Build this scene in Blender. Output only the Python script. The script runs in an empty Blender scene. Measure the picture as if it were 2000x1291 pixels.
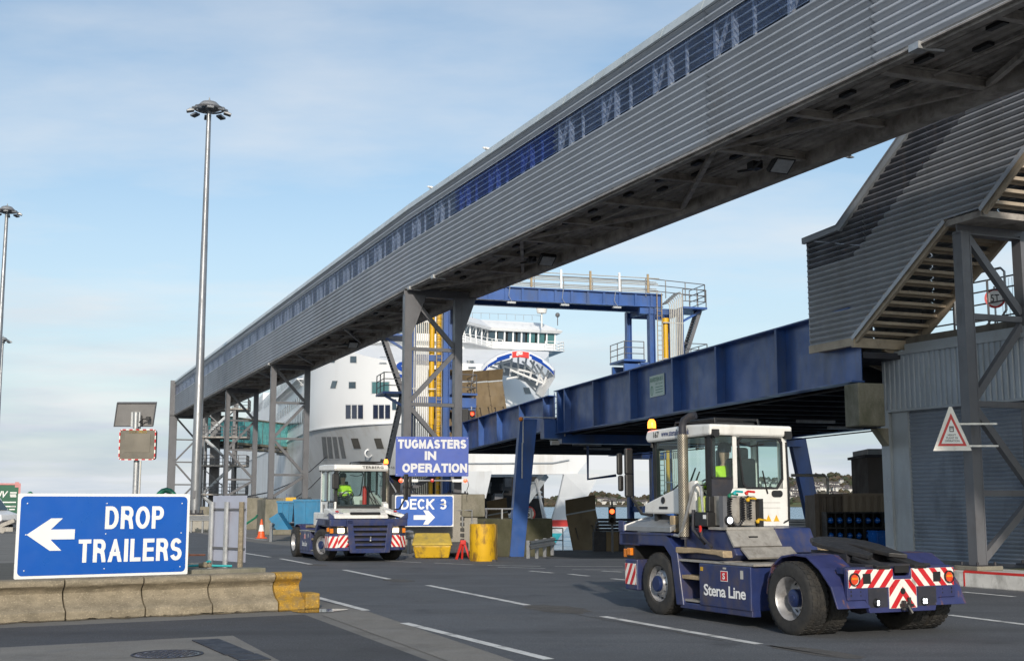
import bpy, math, random
from mathutils import Vector as V, Matrix
random.seed(7)
S = bpy.context.scene
R = math.radians
# ------------------------------------------------------------------ camera, sky, sun, exposure
CH, CF, CP = 1.75, 2400.0, R(8.0)
cam = bpy.data.objects.new('camera', bpy.data.cameras.new('camera'))
S.collection.objects.link(cam)
cam.location = (0, 0, CH); cam.rotation_euler = (R(90) + CP, 0, 0)
cam.data.sensor_width = 36.0; cam.data.lens = 36.0 * CF / 2000.0
cam.data.clip_end = 12000; cam.data.clip_start = .1
S.camera = cam
SUN_EL, SUN_AZ = R(21), R(176)
w = bpy.data.worlds.new('World'); S.world = w; w.use_nodes = True
nt = w.node_tree; nt.nodes.clear()
def N(t, **k):
    n = nt.nodes.new(t)
    for a, b in k.items(): setattr(n, a, b)
    return n
L = lambda a, b: nt.links.new(a, b)
def math_(op, a, b=None, clamp=False):
    n = N('ShaderNodeMath', operation=op, use_clamp=clamp)
    for i, x in enumerate((a, b)):
        if x is None: continue
        if isinstance(x, (int, float)): n.inputs[i].default_value = x
        else: L(x, n.inputs[i])
    return n.outputs[0]
sky = N('ShaderNodeTexSky', sky_type='NISHITA', sun_disc=False, sun_elevation=SUN_EL, sun_rotation=SUN_AZ,
        altitude=10, air_density=1.0, dust_density=1.6, ozone_density=1.6)
tc = N('ShaderNodeTexCoord'); sp = N('ShaderNodeSeparateXYZ'); L(tc.outputs['Generated'], sp.inputs[0])
zz = math_('MAXIMUM', sp.outputs[2], 0.0)
den = math_('ADD', zz, 0.10)
cb = N('ShaderNodeCombineXYZ')
L(math_('DIVIDE', sp.outputs[0], den), cb.inputs[0]); L(math_('DIVIDE', sp.outputs[1], den), cb.inputs[1])
def ramp(x, p0, p1, c0=(0, 0, 0, 1), c1=(1, 1, 1, 1)):
    r = N('ShaderNodeValToRGB'); e = r.color_ramp.elements
    e[0].position = p0; e[1].position = p1; e[0].color = c0; e[1].color = c1
    L(x, r.inputs[0]); return r.outputs[0]
n1 = N('ShaderNodeTexNoise'); n1.inputs['Scale'].default_value = 1.15; n1.inputs['Detail'].default_value = 7; n1.inputs['Roughness'].default_value = .56
mp = N('ShaderNodeMapping'); mp.inputs['Scale'].default_value = (.62, 1.0, 1); mp.inputs['Location'].default_value = (3.1, 1.7, 0)
L(cb.outputs[0], mp.inputs[0]); L(mp.outputs[0], n1.inputs['Vector'])
wisps = ramp(n1.outputs[0], .46, .72)
# pale veil of thin cloud that thickens towards the horizon
veil = ramp(zz, 0.0, .50, (1, 1, 1, 1), (0, 0, 0, 1))
veil = math_('POWER', veil, 2.5)
mask = math_('ADD', math_('MULTIPLY', veil, .98), math_('MULTIPLY', wisps, .50), clamp=True)
# low banks of grey-blue cloud
n2 = N('ShaderNodeTexNoise'); n2.inputs['Scale'].default_value = 5.0; n2.inputs['Detail'].default_value = 6; n2.inputs['Roughness'].default_value = .52
mp2 = N('ShaderNodeMapping'); mp2.inputs['Scale'].default_value = (1.0, 1.0, 6.5); mp2.inputs['Location'].default_value = (.4, 2.0, .3)
L(tc.outputs['Generated'], mp2.inputs[0]); L(mp2.outputs[0], n2.inputs['Vector'])
bank = math_('MULTIPLY', ramp(n2.outputs[0], .33, .58), ramp(zz, .05, .20, (1, 1, 1, 1), (0, 0, 0, 1)))
mxc = N('ShaderNodeMix', data_type='RGBA'); mxc.inputs[6].default_value = (6.15, 6.3, 6.45, 1); mxc.inputs[7].default_value = (3.9, 4.55, 5.3, 1)
L(math_('MULTIPLY', bank, .85), mxc.inputs[0])
tint = N('ShaderNodeMix', data_type='RGBA', blend_type='MULTIPLY'); tint.inputs[0].default_value = 1; tint.inputs[7].default_value = (1.06, 1.17, 1.16, 1)
L(sky.outputs[0], tint.inputs[6])
mx = N('ShaderNodeMix', data_type='RGBA'); L(mask, mx.inputs[0]); L(tint.outputs[2], mx.inputs[6]); L(mxc.outputs[2], mx.inputs[7])
bg = N('ShaderNodeBackground'); bg.inputs[1].default_value = .10; L(mx.outputs[2], bg.inputs[0])
wo = N('ShaderNodeOutputWorld'); L(bg.outputs[0], wo.inputs[0])
sl = bpy.data.lights.new('sun', 'SUN'); sl.energy = 2.6; sl.angle = R(1.2); sl.color = (1, .90, .78)
sun = bpy.data.objects.new('sun', sl); S.collection.objects.link(sun)
sd = V((math.sin(SUN_AZ) * math.cos(SUN_EL), math.cos(SUN_AZ) * math.cos(SUN_EL), math.sin(SUN_EL)))
sun.rotation_euler = sd.to_track_quat('Z', 'Y').to_euler(); sun.location = (0, 0, 60)
S.view_settings.view_transform = 'Standard'; S.view_settings.look = 'None'
S.view_settings.exposure = 0.45; S.view_settings.gamma = 1; S.view_settings.use_curve_mapping = False
S.cycles.max_bounces = 7; S.cycles.transparent_max_bounces = 12

# ------------------------------------------------------------------ helpers
def ray(u, v):
    cx, cy = (u - 1000) / CF, (645.5 - v) / CF
    return V((cx, math.cos(CP) - math.sin(CP) * cy, math.sin(CP) + math.cos(CP) * cy))
def gnd(u, v, z=0.0):
    d = ray(u, v); t = (z - CH) / d.z; return V((d.x * t, d.y * t, z))
def at(u, v, Y):
    d = ray(u, v); t = Y / d.y; return V((d.x * t, Y, CH + d.z * t))

def tag(o, label=None, cat=None, group=None, kind=None):
    if label: o['label'] = label
    if cat: o['category'] = cat
    if group: o['group'] = group
    if kind: o['kind'] = kind
    return o
def thing(name, label, cat, loc=(0, 0, 0), rz=0.0, group=None):
    o = bpy.data.objects.new(name, None); S.collection.objects.link(o)
    o.location = loc; o.rotation_euler = (0, 0, rz); o.empty_display_size = .3
    return tag(o, label, cat, group)
def copy_tree(o, parent=None):
    c = o.copy(); S.collection.objects.link(c)
    if parent: c.parent = parent
    for ch in o.children: copy_tree(ch, c)
    return c

def frame(p, x, y):
    """matrix whose x,y axes are given (x kept, y made square), origin p"""
    x = V(x).normalized(); y = V(y); z = x.cross(y).normalized(); y = z.cross(x)
    m = Matrix.Identity(4)
    for i in range(3): m[i][0], m[i][1], m[i][2], m[i][3] = x[i], y[i], z[i], p[i]
    return m
class MB:
    def __init__(s): s.v = []; s.f = []; s.M = None
    def add(s, vs, fs):
        n = len(s.v)
        for p in vs:
            p = V(p); s.v.append(s.M @ p if s.M is not None else p)
        for f in fs: s.f.append([i + n for i in f])
        return s
    def box(s, x0, x1, y0, y1, z0, z1):
        return s.add([(x0, y0, z0), (x1, y0, z0), (x1, y1, z0), (x0, y1, z0), (x0, y0, z1), (x1, y0, z1), (x1, y1, z1), (x0, y1, z1)],
                     [(3, 2, 1, 0), (4, 5, 6, 7), (0, 1, 5, 4), (1, 2, 6, 5), (2, 3, 7, 6), (3, 0, 4, 7)])
    def beam(s, p, q, w, h, up=(0, 0, 1)):
        p, q = V(p), V(q); d = (q - p).normalized(); u = V(up)
        if abs(d.dot(u)) > .98: u = V((1, 0, 0)) if abs(d.x) < .9 else V((0, 1, 0))
        a = d.cross(u).normalized(); b = a.cross(d)
        vs = []
        for e in (p, q):
            for i, j in ((-1, -1), (1, -1), (1, 1), (-1, 1)): vs.append(e + a * (i * w / 2) + b * (j * h / 2))
        return s.add(vs, [(0, 3, 2, 1), (4, 5, 6, 7), (0, 1, 5, 4), (1, 2, 6, 5), (2, 3, 7, 6), (3, 0, 4, 7)])
    def ibeam(s, p, q, w, h, t=.03, up=(0, 0, 1)):
        p, q = V(p), V(q); d = (q - p).normalized(); u = V(up)
        if abs(d.dot(u)) > .98: u = V((1, 0, 0))
        a = d.cross(u).normalized(); b = a.cross(d)
        s.beam(p + b * (h / 2 - t / 2), q + b * (h / 2 - t / 2), w, t, up); s.beam(p - b * (h / 2 - t / 2), q - b * (h / 2 - t / 2), w, t, up)
        return s.beam(p, q, t, h - 2 * t, up)
    def tube(s, pts, r, n=6, cap=True):
        pts = [V(p) for p in pts]; m = len(pts); rings = []; a = None
        for i, p in enumerate(pts):
            d = (pts[min(i + 1, m - 1)] - pts[max(i - 1, 0)]).normalized()
            if a is None:
                a = d.cross(V((0, 0, 1)))
                if a.length < .05: a = d.cross(V((1, 0, 0)))
            a = (a - d * a.dot(d)).normalized(); b = d.cross(a)
            rr = r[i] if isinstance(r, (list, tuple)) else r
            rings.append([p + a * (rr * math.cos(6.28318 * k / n)) + b * (rr * math.sin(6.28318 * k / n)) for k in range(n)])
        fs = []
        for i in range(m - 1):
            for k in range(n):
                k2 = (k + 1) % n; fs.append((i * n + k, i * n + k2, (i + 1) * n + k2, (i + 1) * n + k))
        if cap: fs += [tuple(reversed(range(n))), tuple(range((m - 1) * n, m * n))]
        return s.add([p for r_ in rings for p in r_], fs)
    def lathe(s, prof, c=(0, 0, 0), ax=(0, 0, 1), n=16, closed=False, a0=0.0, a1=6.283185307):
        """prof = [(radius, height along axis)]"""
        c, ax = V(c), V(ax).normalized(); a = ax.cross(V((0, 0, 1)))
        if a.length < .05: a = V((1, 0, 0))
        a.normalize(); b = ax.cross(a); m = len(prof); full = abs(a1 - a0) > 6.28; k_n = n if full else n + 1
        vs = [c + ax * h + (a * math.cos(t) + b * math.sin(t)) * r for r, h in prof for t in [a0 + (a1 - a0) * k / n for k in range(k_n)]]
        fs = []
        for i in range(m if closed else m - 1):
            i2 = (i + 1) % m
            for k in range(n):
                k2 = (k + 1) % k_n; fs.append((i * k_n + k, i * k_n + k2, i2 * k_n + k2, i2 * k_n + k))
        return s.add(vs, fs)
    def prism(s, poly, M, d):
        """2D polygon in the xy of M, from z=0 to z=d"""
        n = len(poly); M = M if M is not None else Matrix.Identity(4)
        vs = [M @ V((p[0], p[1], 0)) for p in poly] + [M @ V((p[0], p[1], d)) for p in poly]
        return s.add(vs, [tuple(reversed(range(n))), tuple(range(n, 2 * n))] + [(i, (i + 1) % n, n + (i + 1) % n, n + i) for i in range(n)])
    def band(s, outer, inner, M, d):
        n = len(outer); vs = [M @ V((p[0], p[1], z)) for z in (0, d) for q in (outer, inner) for p in q]
        fs = []
        for i in range(n - 1):
            fs += [(i, i + 1, 2 * n + i + 1, 2 * n + i), (n + i, 3 * n + i, 3 * n + i + 1, n + i + 1), (i, n + i, n + i + 1, i + 1), (2 * n + i, 2 * n + i + 1, 3 * n + i + 1, 3 * n + i)]
        fs += [(0, 2 * n, 3 * n, n), (n - 1, 2 * n - 1, 4 * n - 1, 3 * n - 1)]
        return s.add(vs, fs)
    def strip(s, pa, pb):
        n = len(pa); return s.add(list(pa) + list(pb), [(i, i + 1, n + i + 1, n + i) for i in range(n - 1)])
    def poly(s, pts): return s.add(pts, [tuple(range(len(pts)))])
    def ball(s, c, r, n=10, m=6, sq=1.0):
        return s.lathe([(max(1e-4, r * math.sin(math.pi * i / m)), -r * sq * math.cos(math.pi * i / m)) for i in range(m + 1)], c, (0, 0, 1), n)
    def mesh(s, name, mat=None, smooth=False):
        me = bpy.data.meshes.new(name); me.from_pydata([tuple(p) for p in s.v], [], s.f); me.validate()
        if mat: me.materials.append(mat)
        if smooth:
            me.polygons.foreach_set('use_smooth', [True] * len(me.polygons)); me.set_sharp_from_angle(angle=R(38))
        me.update(); return me
    def build(s, name, mat, parent=None, smooth=False, bev=0.0, fix=True):
        me = s.mesh(name, mat, smooth)
        if fix:
            import bmesh
            b = bmesh.new(); b.from_mesh(me); bmesh.ops.recalc_face_normals(b, faces=b.faces); b.to_mesh(me); b.free()
        o = put(name, me, parent, bev)
        if name in SMALL: o['kind'] = 'stuff'
        return o
SMALL = {'rivets', 'ladder_rungs', 'mullions', 'stair_treads', 'guard_rail', 'bolts', 'wheel_nuts', 'bow_machinery', 'visor_struts', 'plate_print', 'print', 'ledge_brackets', 'mesh_wire', 'bolt_holes', 'roof_railing', 'bridge_railing', 'pipe_clamp', 'vents', 'wipers', 'stiffeners', 'under_floor_units'}
def put(name, me, parent=None, bev=0.0, M=None):
    o = bpy.data.objects.new(name, me); S.collection.objects.link(o)
    if parent: o.parent = parent
    if M is not None: o.matrix_local = M
    if bev:
        b = o.modifiers.new('bevel', 'BEVEL'); b.width = bev; b.segments = 2; b.limit_method = 'ANGLE'; b.angle_limit = R(40)
        b.harden_normals = False
    return o
def top(name, mb, mat, label, cat, group=None, **k):
    return tag(mb.build(name, mat, **k), label, cat, group)
def struct(name, mb, mat, **k): return tag(mb.build(name, mat, **k), kind='structure')

def text(s, w_, h_, M, mat, parent, bold=0.0, name='lettering', ext=.004, shear=0.0, space=1.0):
    cu = bpy.data.curves.new('t', 'FONT'); cu.body = s; cu.size = 1; cu.offset = bold; cu.resolution_u = 3; cu.shear = shear; cu.space_character = space
    o = bpy.data.objects.new('t', cu); S.collection.objects.link(o)
    bpy.context.view_layer.update()
    me = bpy.data.meshes.new_from_object(o.evaluated_get(bpy.context.evaluated_depsgraph_get()))
    bpy.data.objects.remove(o)
    xs = [v.co.x for v in me.vertices]; ys = [v.co.y for v in me.vertices]
    cx, cy, sx, sy = (min(xs) + max(xs)) / 2, (min(ys) + max(ys)) / 2, max(xs) - min(xs), max(ys) - min(ys)
    kx = w_ / sx; ky = (h_ / sy) if h_ else kx
    vs = [(( v.co.x - cx) * kx, (v.co.y - cy) * ky, ext) for v in me.vertices]
    fs = [tuple(p.vertices) for p in me.polygons]
    mb = MB(); mb.M = M; mb.add(vs, fs)
    bpy.data.meshes.remove(me)
    me = mb.mesh(name, mat); return put(name, me, parent)
def arc(cx, cy, rx, ry, a0, a1, n=7): return [(cx + rx * math.cos(R(a0 + (a1 - a0) * k / n)), cy + ry * math.sin(R(a0 + (a1 - a0) * k / n))) for k in range(n + 1)]
def glyph(c):
    """centre lines in a 1 x 1 box (x is scaled by the width): width, [(points, closed)]"""
    G = {'A': (.80, [[(.04, 0), (.5, 1), (.96, 0)], [(.19, .32), (.81, .32)]]), 'D': (.72, [[(0, 0), (0, 1), (.45, 1)] + arc(.45, .5, .55, .5, 90, -90, 10)[1:] + [(0, 0)]]),
         'E': (.60, [[(1, 1), (0, 1), (0, 0), (1, 0)], [(0, .52), (.92, .52)]]), 'I': (.0, [[(0, 0), (0, 1)]]), 'L': (.54, [[(0, 1), (0, 0), (1, 0)]]), 'T': (.66, [[(0, 1), (1, 1)], [(.5, 1), (.5, 0)]]),
         'P': (.64, [[(0, 0), (0, 1)], [(0, 1), (.6, 1)] + arc(.6, .74, .4, .26, 90, -90, 8)[1:] + [(0, .48)]]), 'R': (.68, [[(0, 0), (0, 1)], [(0, 1), (.6, 1)] + arc(.6, .745, .36, .255, 90, -90, 8)[1:] + [(0, .49)], [(.52, .49), (.84, .40), (.92, .22), (1.0, 0)]]),
         'O': (.80, [arc(.5, .5, .5, .5, 90, 450, 22)]), 'C': (.74, [arc(.5, .5, .5, .5, 38, 322, 16)]), 'G': (.78, [arc(.5, .5, .5, .5, 40, 330, 16)[:-1] + [(.98, .2), (.98, .46), (.58, .46)]]),
         'S': (.64, [arc(.5, .745, .47, .255, 20, 230, 10) + [(.5, .51)] + arc(.5, .255, .5, .255, 60, -165, 10)]), 'U': (.70, [[(0, 1), (0, .36)] + arc(.5, .36, .5, .36, 180, 360, 10)[1:] + [(1, 1)]]),
         'M': (.84, [[(0, 0), (0, 1), (.5, .12), (1, 1), (1, 0)]]), 'N': (.70, [[(0, 0), (0, 1), (1, 0), (1, 1)]]), 'K': (.70, [[(0, 0), (0, 1)], [(1, 1), (0, .36)], [(.33, .58), (1, 0)]]),
         '3': (.56, [arc(.45, .745, .46, .255, 150, -70, 9) + [(.38, .50), (.5, .50)] + arc(.45, .255, .54, .255, 70, -155, 9)]), 'V': (.72, [[(0, 1), (.5, 0), (1, 1)]]), 'Y': (.7, [[(0, 1), (.5, .45), (1, 1)], [(.5, .45), (.5, 0)]]), ' ': (.30, [])}
    return G[c]
def stext(s, W, H, t, M, m, parent, gap=.20):
    """sans-serif capitals drawn as broad strokes, W x H overall, stroke t"""
    ws = [glyph(c)[0] for c in s]; h = H - t; n = len(s)
    kx = (W - n * t - (n - 1) * gap * t * 2) / max(1e-6, sum(ws)); x = -W / 2 + t / 2; b = MB(); b.M = M; lay = 0
    for c in s:
        w_, lines = glyph(c); w_ *= kx
        for ln in lines:
            p = [V((x + a * w_, -h / 2 + y * h)) for a, y in ln]; closed = (p[0] - p[-1]).length < 1e-5
            if closed: p = p[:-1]
            if not closed:
                e0, e1 = (p[0] - p[1]).normalized(), (p[-1] - p[-2]).normalized()
                if c not in 'CGS3': p[0] = p[0] + e0 * t * (.5 if abs(e0.x * e0.y) < .02 else 1.2); p[-1] = p[-1] + e1 * t * (.5 if abs(e1.x * e1.y) < .02 else 1.2)
            k = len(p); L_, R_ = [], []
            for i in range(k):
                a = p[i - 1] if (closed or i) else None; q = p[(i + 1) % k] if (closed or i < k - 1) else None
                d0 = (p[i] - a).normalized() if a is not None else None; d1 = (q - p[i]).normalized() if q is not None else None
                d0 = d0 or d1; d1 = d1 or d0; n0, n1 = V((-d0.y, d0.x)), V((-d1.y, d1.x)); mm = (n0 + n1)
                mm = n0 if mm.length < 1e-4 else mm.normalized(); mm = mm * (t / 2 / max(.30, mm.dot(n0)))
                L_.append(p[i] + mm); R_.append(p[i] - mm)
            if closed: L_.append(L_[0]); R_.append(R_[0])
            z = .003 + .0004 * (lay % 3); lay += 1; xc = x + w_ / 2
            for i in range(len(L_) - 1):
                q = clip([(v.x - xc, v.y) for v in (R_[i], R_[i + 1], L_[i + 1], L_[i])], w_ + t + (.0 if c not in 'K' else .6 * t), H)
                if len(q) > 2: b.poly([(v[0] + xc, v[1], z) for v in q])
        x += w_ + t + gap * t * 2
    return put('lettering', b.mesh('lettering', m), parent)
def clip(poly, w_, h_):
    """clip polygon to the rectangle |x|<w/2, |y|<h/2"""
    for ax, sg, lim in ((0, 1, w_ / 2), (0, -1, w_ / 2), (1, 1, h_ / 2), (1, -1, h_ / 2)):
        out = []
        for i in range(len(poly)):
            a, b = poly[i - 1], poly[i]; da, db = sg * a[ax] - lim, sg * b[ax] - lim
            if (da > 0) != (db > 0):
                t = da / (da - db); out.append((a[0] + (b[0] - a[0]) * t, a[1] + (b[1] - a[1]) * t))
            if db <= 0: out.append(b)
        poly = out
        if not poly: break
    return poly
def hazard(M, w_, h_, lean, pitch, parent, ph=0.0):
    """white reflective board with slanting red stripes (flat print)"""
    b = MB(); b.M = M; b.box(-w_ / 2, w_ / 2, -h_ / 2, h_ / 2, 0, .006)
    o = b.build('hazard_board', M_white_refl, parent)
    r = MB(); r.M = M; k = -12
    while k < 13:
        x = (k + ph) * pitch; q = clip([(x - lean * h_ / 2, -h_ / 2), (x + pitch * .5 - lean * h_ / 2, -h_ / 2), (x + pitch * .5 + lean * h_ / 2, h_ / 2), (x + lean * h_ / 2, h_ / 2)], w_ - .002, h_ - .002)
        if len(q) > 2: r.poly([(a, b_, .0085) for a, b_ in q])
        k += 1
    r.build('red_stripes', M_red, o); return o

# ------------------------------------------------------------------ materials
def mat(name, col, rough=.6, metal=0.0, var=.12, sc=2.0, bump=0.0, bsc=60.0, dirt=None, damt=.5, dsc=1.3, streak=1.0, dlo=.52, dhi=.72, speck=0.0, coat=0.0, spec=None, emis=0.0, coord='Position', rvar=.12):
    m = bpy.data.materials.new(name); m.use_nodes = True; t = m.node_tree; n = t.nodes; l = t.links
    p = n['Principled BSDF']; p.inputs['Metallic'].default_value = metal
    if spec is not None: p.inputs['Specular IOR Level'].default_value = spec
    if coat: p.inputs['Coat Weight'].default_value = coat; p.inputs['Coat Roughness'].default_value = .12
    g = n.new('ShaderNodeNewGeometry') if coord == 'Position' else n.new('ShaderNodeTexCoord')
    co = g.outputs['Position' if coord == 'Position' else 'Object']
    def noise(s_, det, vec=None, ro=.6):
        x = n.new('ShaderNodeTexNoise'); x.inputs['Scale'].default_value = s_; x.inputs['Detail'].default_value = det; x.inputs['Roughness'].default_value = ro
        l.new(vec or co, x.inputs['Vector']); return x.outputs[0]
    def rmp(x, a, b, lo=0.0, hi=1.0):
        r = n.new('ShaderNodeMapRange'); r.inputs[1].default_value = a; r.inputs[2].default_value = b; r.inputs[3].default_value = lo; r.inputs[4].default_value = hi; r.clamp = True
        l.new(x, r.inputs[0]); return r.outputs[0]
    def mix(f, a, b, bt='MIX'):
        x = n.new('ShaderNodeMix'); x.data_type = 'RGBA'; x.blend_type = bt
        if isinstance(f, float): x.inputs[0].default_value = f
        else: l.new(f, x.inputs[0])
        for i, q in ((6, a), (7, b)):
            if isinstance(q, (tuple, list)): x.inputs[i].default_value = (*q[:3], 1)
            else: l.new(q, x.inputs[i])
        return x.outputs[2]
    c = mix(rmp(noise(sc, 5), .3, .7), tuple(x * (1 - var) for x in col), tuple(min(1, x * (1 + var)) for x in col))
    if speck:
        c = mix(rmp(noise(bsc * 1.7, 2), .57, .70, 0, speck), c, tuple(min(1, x * 2.6 + .03) for x in col))
        c = mix(rmp(noise(bsc * 1.1, 2), .43, .30, 0, speck), c, tuple(x * .35 for x in col))
    rr = rmp(noise(sc * 2.3, 4), .3, .7, max(.03, rough - rvar), min(1, rough + rvar))
    if dirt is not None:
        vec = co
        if streak != 1.0:
            mp_ = n.new('ShaderNodeMapping'); mp_.inputs['Scale'].default_value = (1, 1, streak); l.new(co, mp_.inputs[0]); vec = mp_.outputs[0]
        f = rmp(noise(dsc, 7, vec, .68), dlo, dhi, 0, damt); c = mix(f, c, dirt)
    l.new(c, p.inputs['Base Color']); l.new(rr, p.inputs['Roughness'])
    if bump:
        b = n.new('ShaderNodeBump'); b.inputs['Strength'].default_value = bump; b.inputs['Distance'].default_value = .01
        l.new(noise(bsc, 4), b.inputs['Height']); l.new(b.outputs[0], p.inputs['Normal'])
    if emis: p.inputs['Emission Color'].default_value = (*col, 1); p.inputs['Emission Strength'].default_value = emis
    return m
def glass(name, tint, opac, rough=.05, base=None):
    m = bpy.data.materials.new(name); m.use_nodes = True; t = m.node_tree; n = t.nodes; l = t.links; n.clear()
    tr = n.new('ShaderNodeBsdfTransparent'); tr.inputs[0].default_value = (*tint, 1)
    gl = n.new('ShaderNodeBsdfGlossy'); gl.inputs['Roughness'].default_value = rough
    df = n.new('ShaderNodeBsdfDiffuse'); df.inputs[0].default_value = (*(base or tint), 1)
    g = n.new('ShaderNodeNewGeometry'); no = n.new('ShaderNodeTexNoise'); no.inputs['Scale'].default_value = 1.5; no.inputs['Detail'].default_value = 5; l.new(g.outputs['Position'], no.inputs['Vector'])
    mr = n.new('ShaderNodeMapRange'); mr.inputs[1].default_value = .35; mr.inputs[2].default_value = .7; mr.inputs[3].default_value = opac * .7; mr.inputs[4].default_value = min(1, opac * 1.3); l.new(no.outputs[0], mr.inputs[0])
    a = n.new('ShaderNodeMixShader'); l.new(mr.outputs[0], a.inputs[0]); l.new(tr.outputs[0], a.inputs[1]); l.new(df.outputs[0], a.inputs[2])
    lw = n.new('ShaderNodeLayerWeight'); pw = n.new('ShaderNodeMath'); pw.operation = 'POWER'; pw.inputs[1].default_value = 4; l.new(lw.outputs['Facing'], pw.inputs[0])
    fr = n.new('ShaderNodeMath'); fr.operation = 'MULTIPLY_ADD'; fr.inputs[1].default_value = .7; fr.inputs[2].default_value = .05; l.new(pw.outputs[0], fr.inputs[0])
    b = n.new('ShaderNodeMixShader'); l.new(fr.outputs[0], b.inputs[0]); l.new(a.outputs[0], b.inputs[1]); l.new(gl.outputs[0], b.inputs[2])
    o = n.new('ShaderNodeOutputMaterial'); l.new(b.outputs[0], o.inputs[0]); return m
RUST = (.10, .045, .022); GRIME = (.045, .042, .038); MOSS = (.055, .07, .02)
M_clad = mat('cladding', (.42, .45, .495), .42, .2, .06, .6, 0, 30, (.36, .37, .385), .5, .7, .5)
M_clad2 = mat('cladding_duller', (.395, .42, .46), .42, .2, .08, .6, 0, 30, (.30, .30, .30), .5, .8, .5)
M_clad3 = mat('cladding_brighter', (.45, .475, .52), .42, .2, .06, .6, 0, 30, (.40, .41, .42), .5, .7, .5)
M_cladd = mat('cladding_weathered', (.37, .385, .41), .42, .2, .10, .8, 0, 30, (.24, .235, .23), .55, .9, .4)
M_cap = mat('roof_cap_metal', (.50, .55, .57), .5, .15, .10, .9, 0, 20, (.25, .29, .28), .6, 3)
M_steel = mat('grey_painted_steel', (.115, .118, .130), .48, 0, .10, 1.3, .04, 40, (.06, .055, .05), .55, 2.5, .4, coat=.1)
M_dsteel = mat('dark_underside_steel', (.34, .315, .29), .62, 0, .22, 1.6, .15, 30, (.045, .036, .03), .8, 2.2, dlo=.42)
M_deck = mat('deck_soffit', (.30, .28, .26), .7, 0, .25, 1.0, .15, 25, (.04, .033, .028), .8, 1.6, dlo=.42)
M_white = mat('white_paint', (.74, .75, .76), .35, 0, .04, .7, .02, 30, (.45, .44, .41), .35, 1.4, .25, coat=.2)
M_ship = mat('ship_white', (.80, .81, .82), .42, 0, .03, .12, 0, 30, (.60, .58, .54), .35, .25, .15)
M_shiplow = mat('ship_grey_flare_shade', (.60, .62, .64), .45, 0, .06, .2, .02, 8, (.36, .32, .27), .5, .6, .12)  # hull white greyed below the knuckle: the flare's shade is put into the colour
M_blue = mat('bridge_blue', (.026, .088, .300), .40, 0, .20, .8, .03, 40, (.05, .075, .14), .75, 1.3, .22, coat=.15, dlo=.46, dhi=.68)
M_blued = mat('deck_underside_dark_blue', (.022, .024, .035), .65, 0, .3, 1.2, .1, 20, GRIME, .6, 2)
M_tug = mat('tug_blue', (.019, .032, .112), .40, 0, .18, 2.5, .03, 40, (.085, .066, .052), .72, 3.6, .6, coat=.15, dlo=.46, dhi=.72)
M_tugd = mat('tug_dark_frame', (.022, .023, .032), .6, 0, .3, 3, .08, 40, (.07, .05, .035), .6, 4)
M_tugw = mat('tug_white', (.70, .695, .67), .34, 0, .05, 2.0, .01, 40, (.35, .32, .27), .35, 3.0, .35, coat=.25)
M_black = mat('black_rubber_trim', (.014, .014, .015), .5, 0, .3, 5, .05, 50)
M_tyre = mat('tyre_rubber', (.022, .0215, .021), .78, 0, .25, 8, .25, 60, (.075, .065, .052), .5, 5, dlo=.45)
M_rim = mat('wheel_rim', (.42, .42, .43), .42, .6, .15, 8, .05, 40, (.12, .09, .06), .55, 7)
M_hub = mat('hub_blue', (.010, .022, .085), .4, 0, .15, 8, .03, 40, GRIME, .4, 8)
M_galv = mat('galvanised_steel', (.43, .44, .45), .42, .55, .18, 7, .08, 30, (.26, .24, .21), .55, 4)
M_tread = mat('worn_step_plate', (.36, .34, .31), .5, .35, .2, 9, .15, 50, (.13, .105, .08), .65, 5)
M_silver = mat('silver_deck_plate', (.27, .28, .29), .42, .35, .1, 4, .06, 90, (.2, .19, .18), .5, 5)
M_wood = mat('tan_step_board', (.34, .26, .16), .75, 0, .2, 8, .2, 40, (.12, .09, .06), .6, 6)
M_sign = mat('sign_blue', (.004, .088, .42), .35, 0, .05, 1.0, 0, 30, (.018, .11, .40), .5, .8)
M_signw = mat('sign_white', (.78, .78, .77), .4, 0, .04, 2, 0, 30, (.6, .58, .54), .3, 3)
M_white_refl = mat('reflective_white', (.74, .72, .67), .4, 0, .06, 5, .02, 50, (.3, .26, .2), .4, 7)
M_red = mat('reflective_red', (.52, .016, .022), .38, 0, .1, 6, .02, 50, (.2, .03, .03), .4, 6)
M_ink = mat('black_lettering', (.015, .016, .02), .5, 0, .1)
M_navyink = mat('navy_lettering', (.02, .04, .16), .5, 0, .1)
M_conc = mat('concrete', (.30, .285, .25), .85, 0, .16, .9, .3, 25, (.13, .115, .085), .75, 1.1, .4, speck=.25)
M_kerb = mat('barrier_concrete', (.245, .207, .148), .85, 0, .22, 3.0, .5, 24, (.095, .082, .055), .75, 3.4, 3.2, speck=.35, dlo=.44, dhi=.82)
M_kerby = mat('barrier_yellow_paint', (.36, .205, .022), .75, 0, .2, 3, .35, 25, (.20, .15, .075), .85, 7.0, 1.3, speck=.5, dlo=.44, dhi=.66)
M_mossc = mat('mossy_concrete', (.215, .20, .16), .9, 0, .2, 1.0, .35, 22, (.055, .06, .028), .85, 1.0, .5, speck=.2, dlo=.44)
M_yel = mat('yellow_paint', (.55, .34, .012), .55, 0, .10, 1.5, .1, 30, (.12, .085, .035), .85, 3.2, .6, dlo=.49, dhi=.64)
M_ylw = mat('cylinder_yellow', (.62, .36, .01), .45, 0, .1, 1.0, .03, 30, (.3, .17, .03), .5, 2)
M_pipe = mat('pale_pipe', (.55, .53, .48), .4, .35, .1, 2, .03, 30, RUST, .5, 4, dlo=.58)
M_shut = mat('shutter_steel', (.27, .305, .36), .42, .35, .12, .8, .03, 40, (.11, .12, .135), .6, 1.3, .4)
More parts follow.
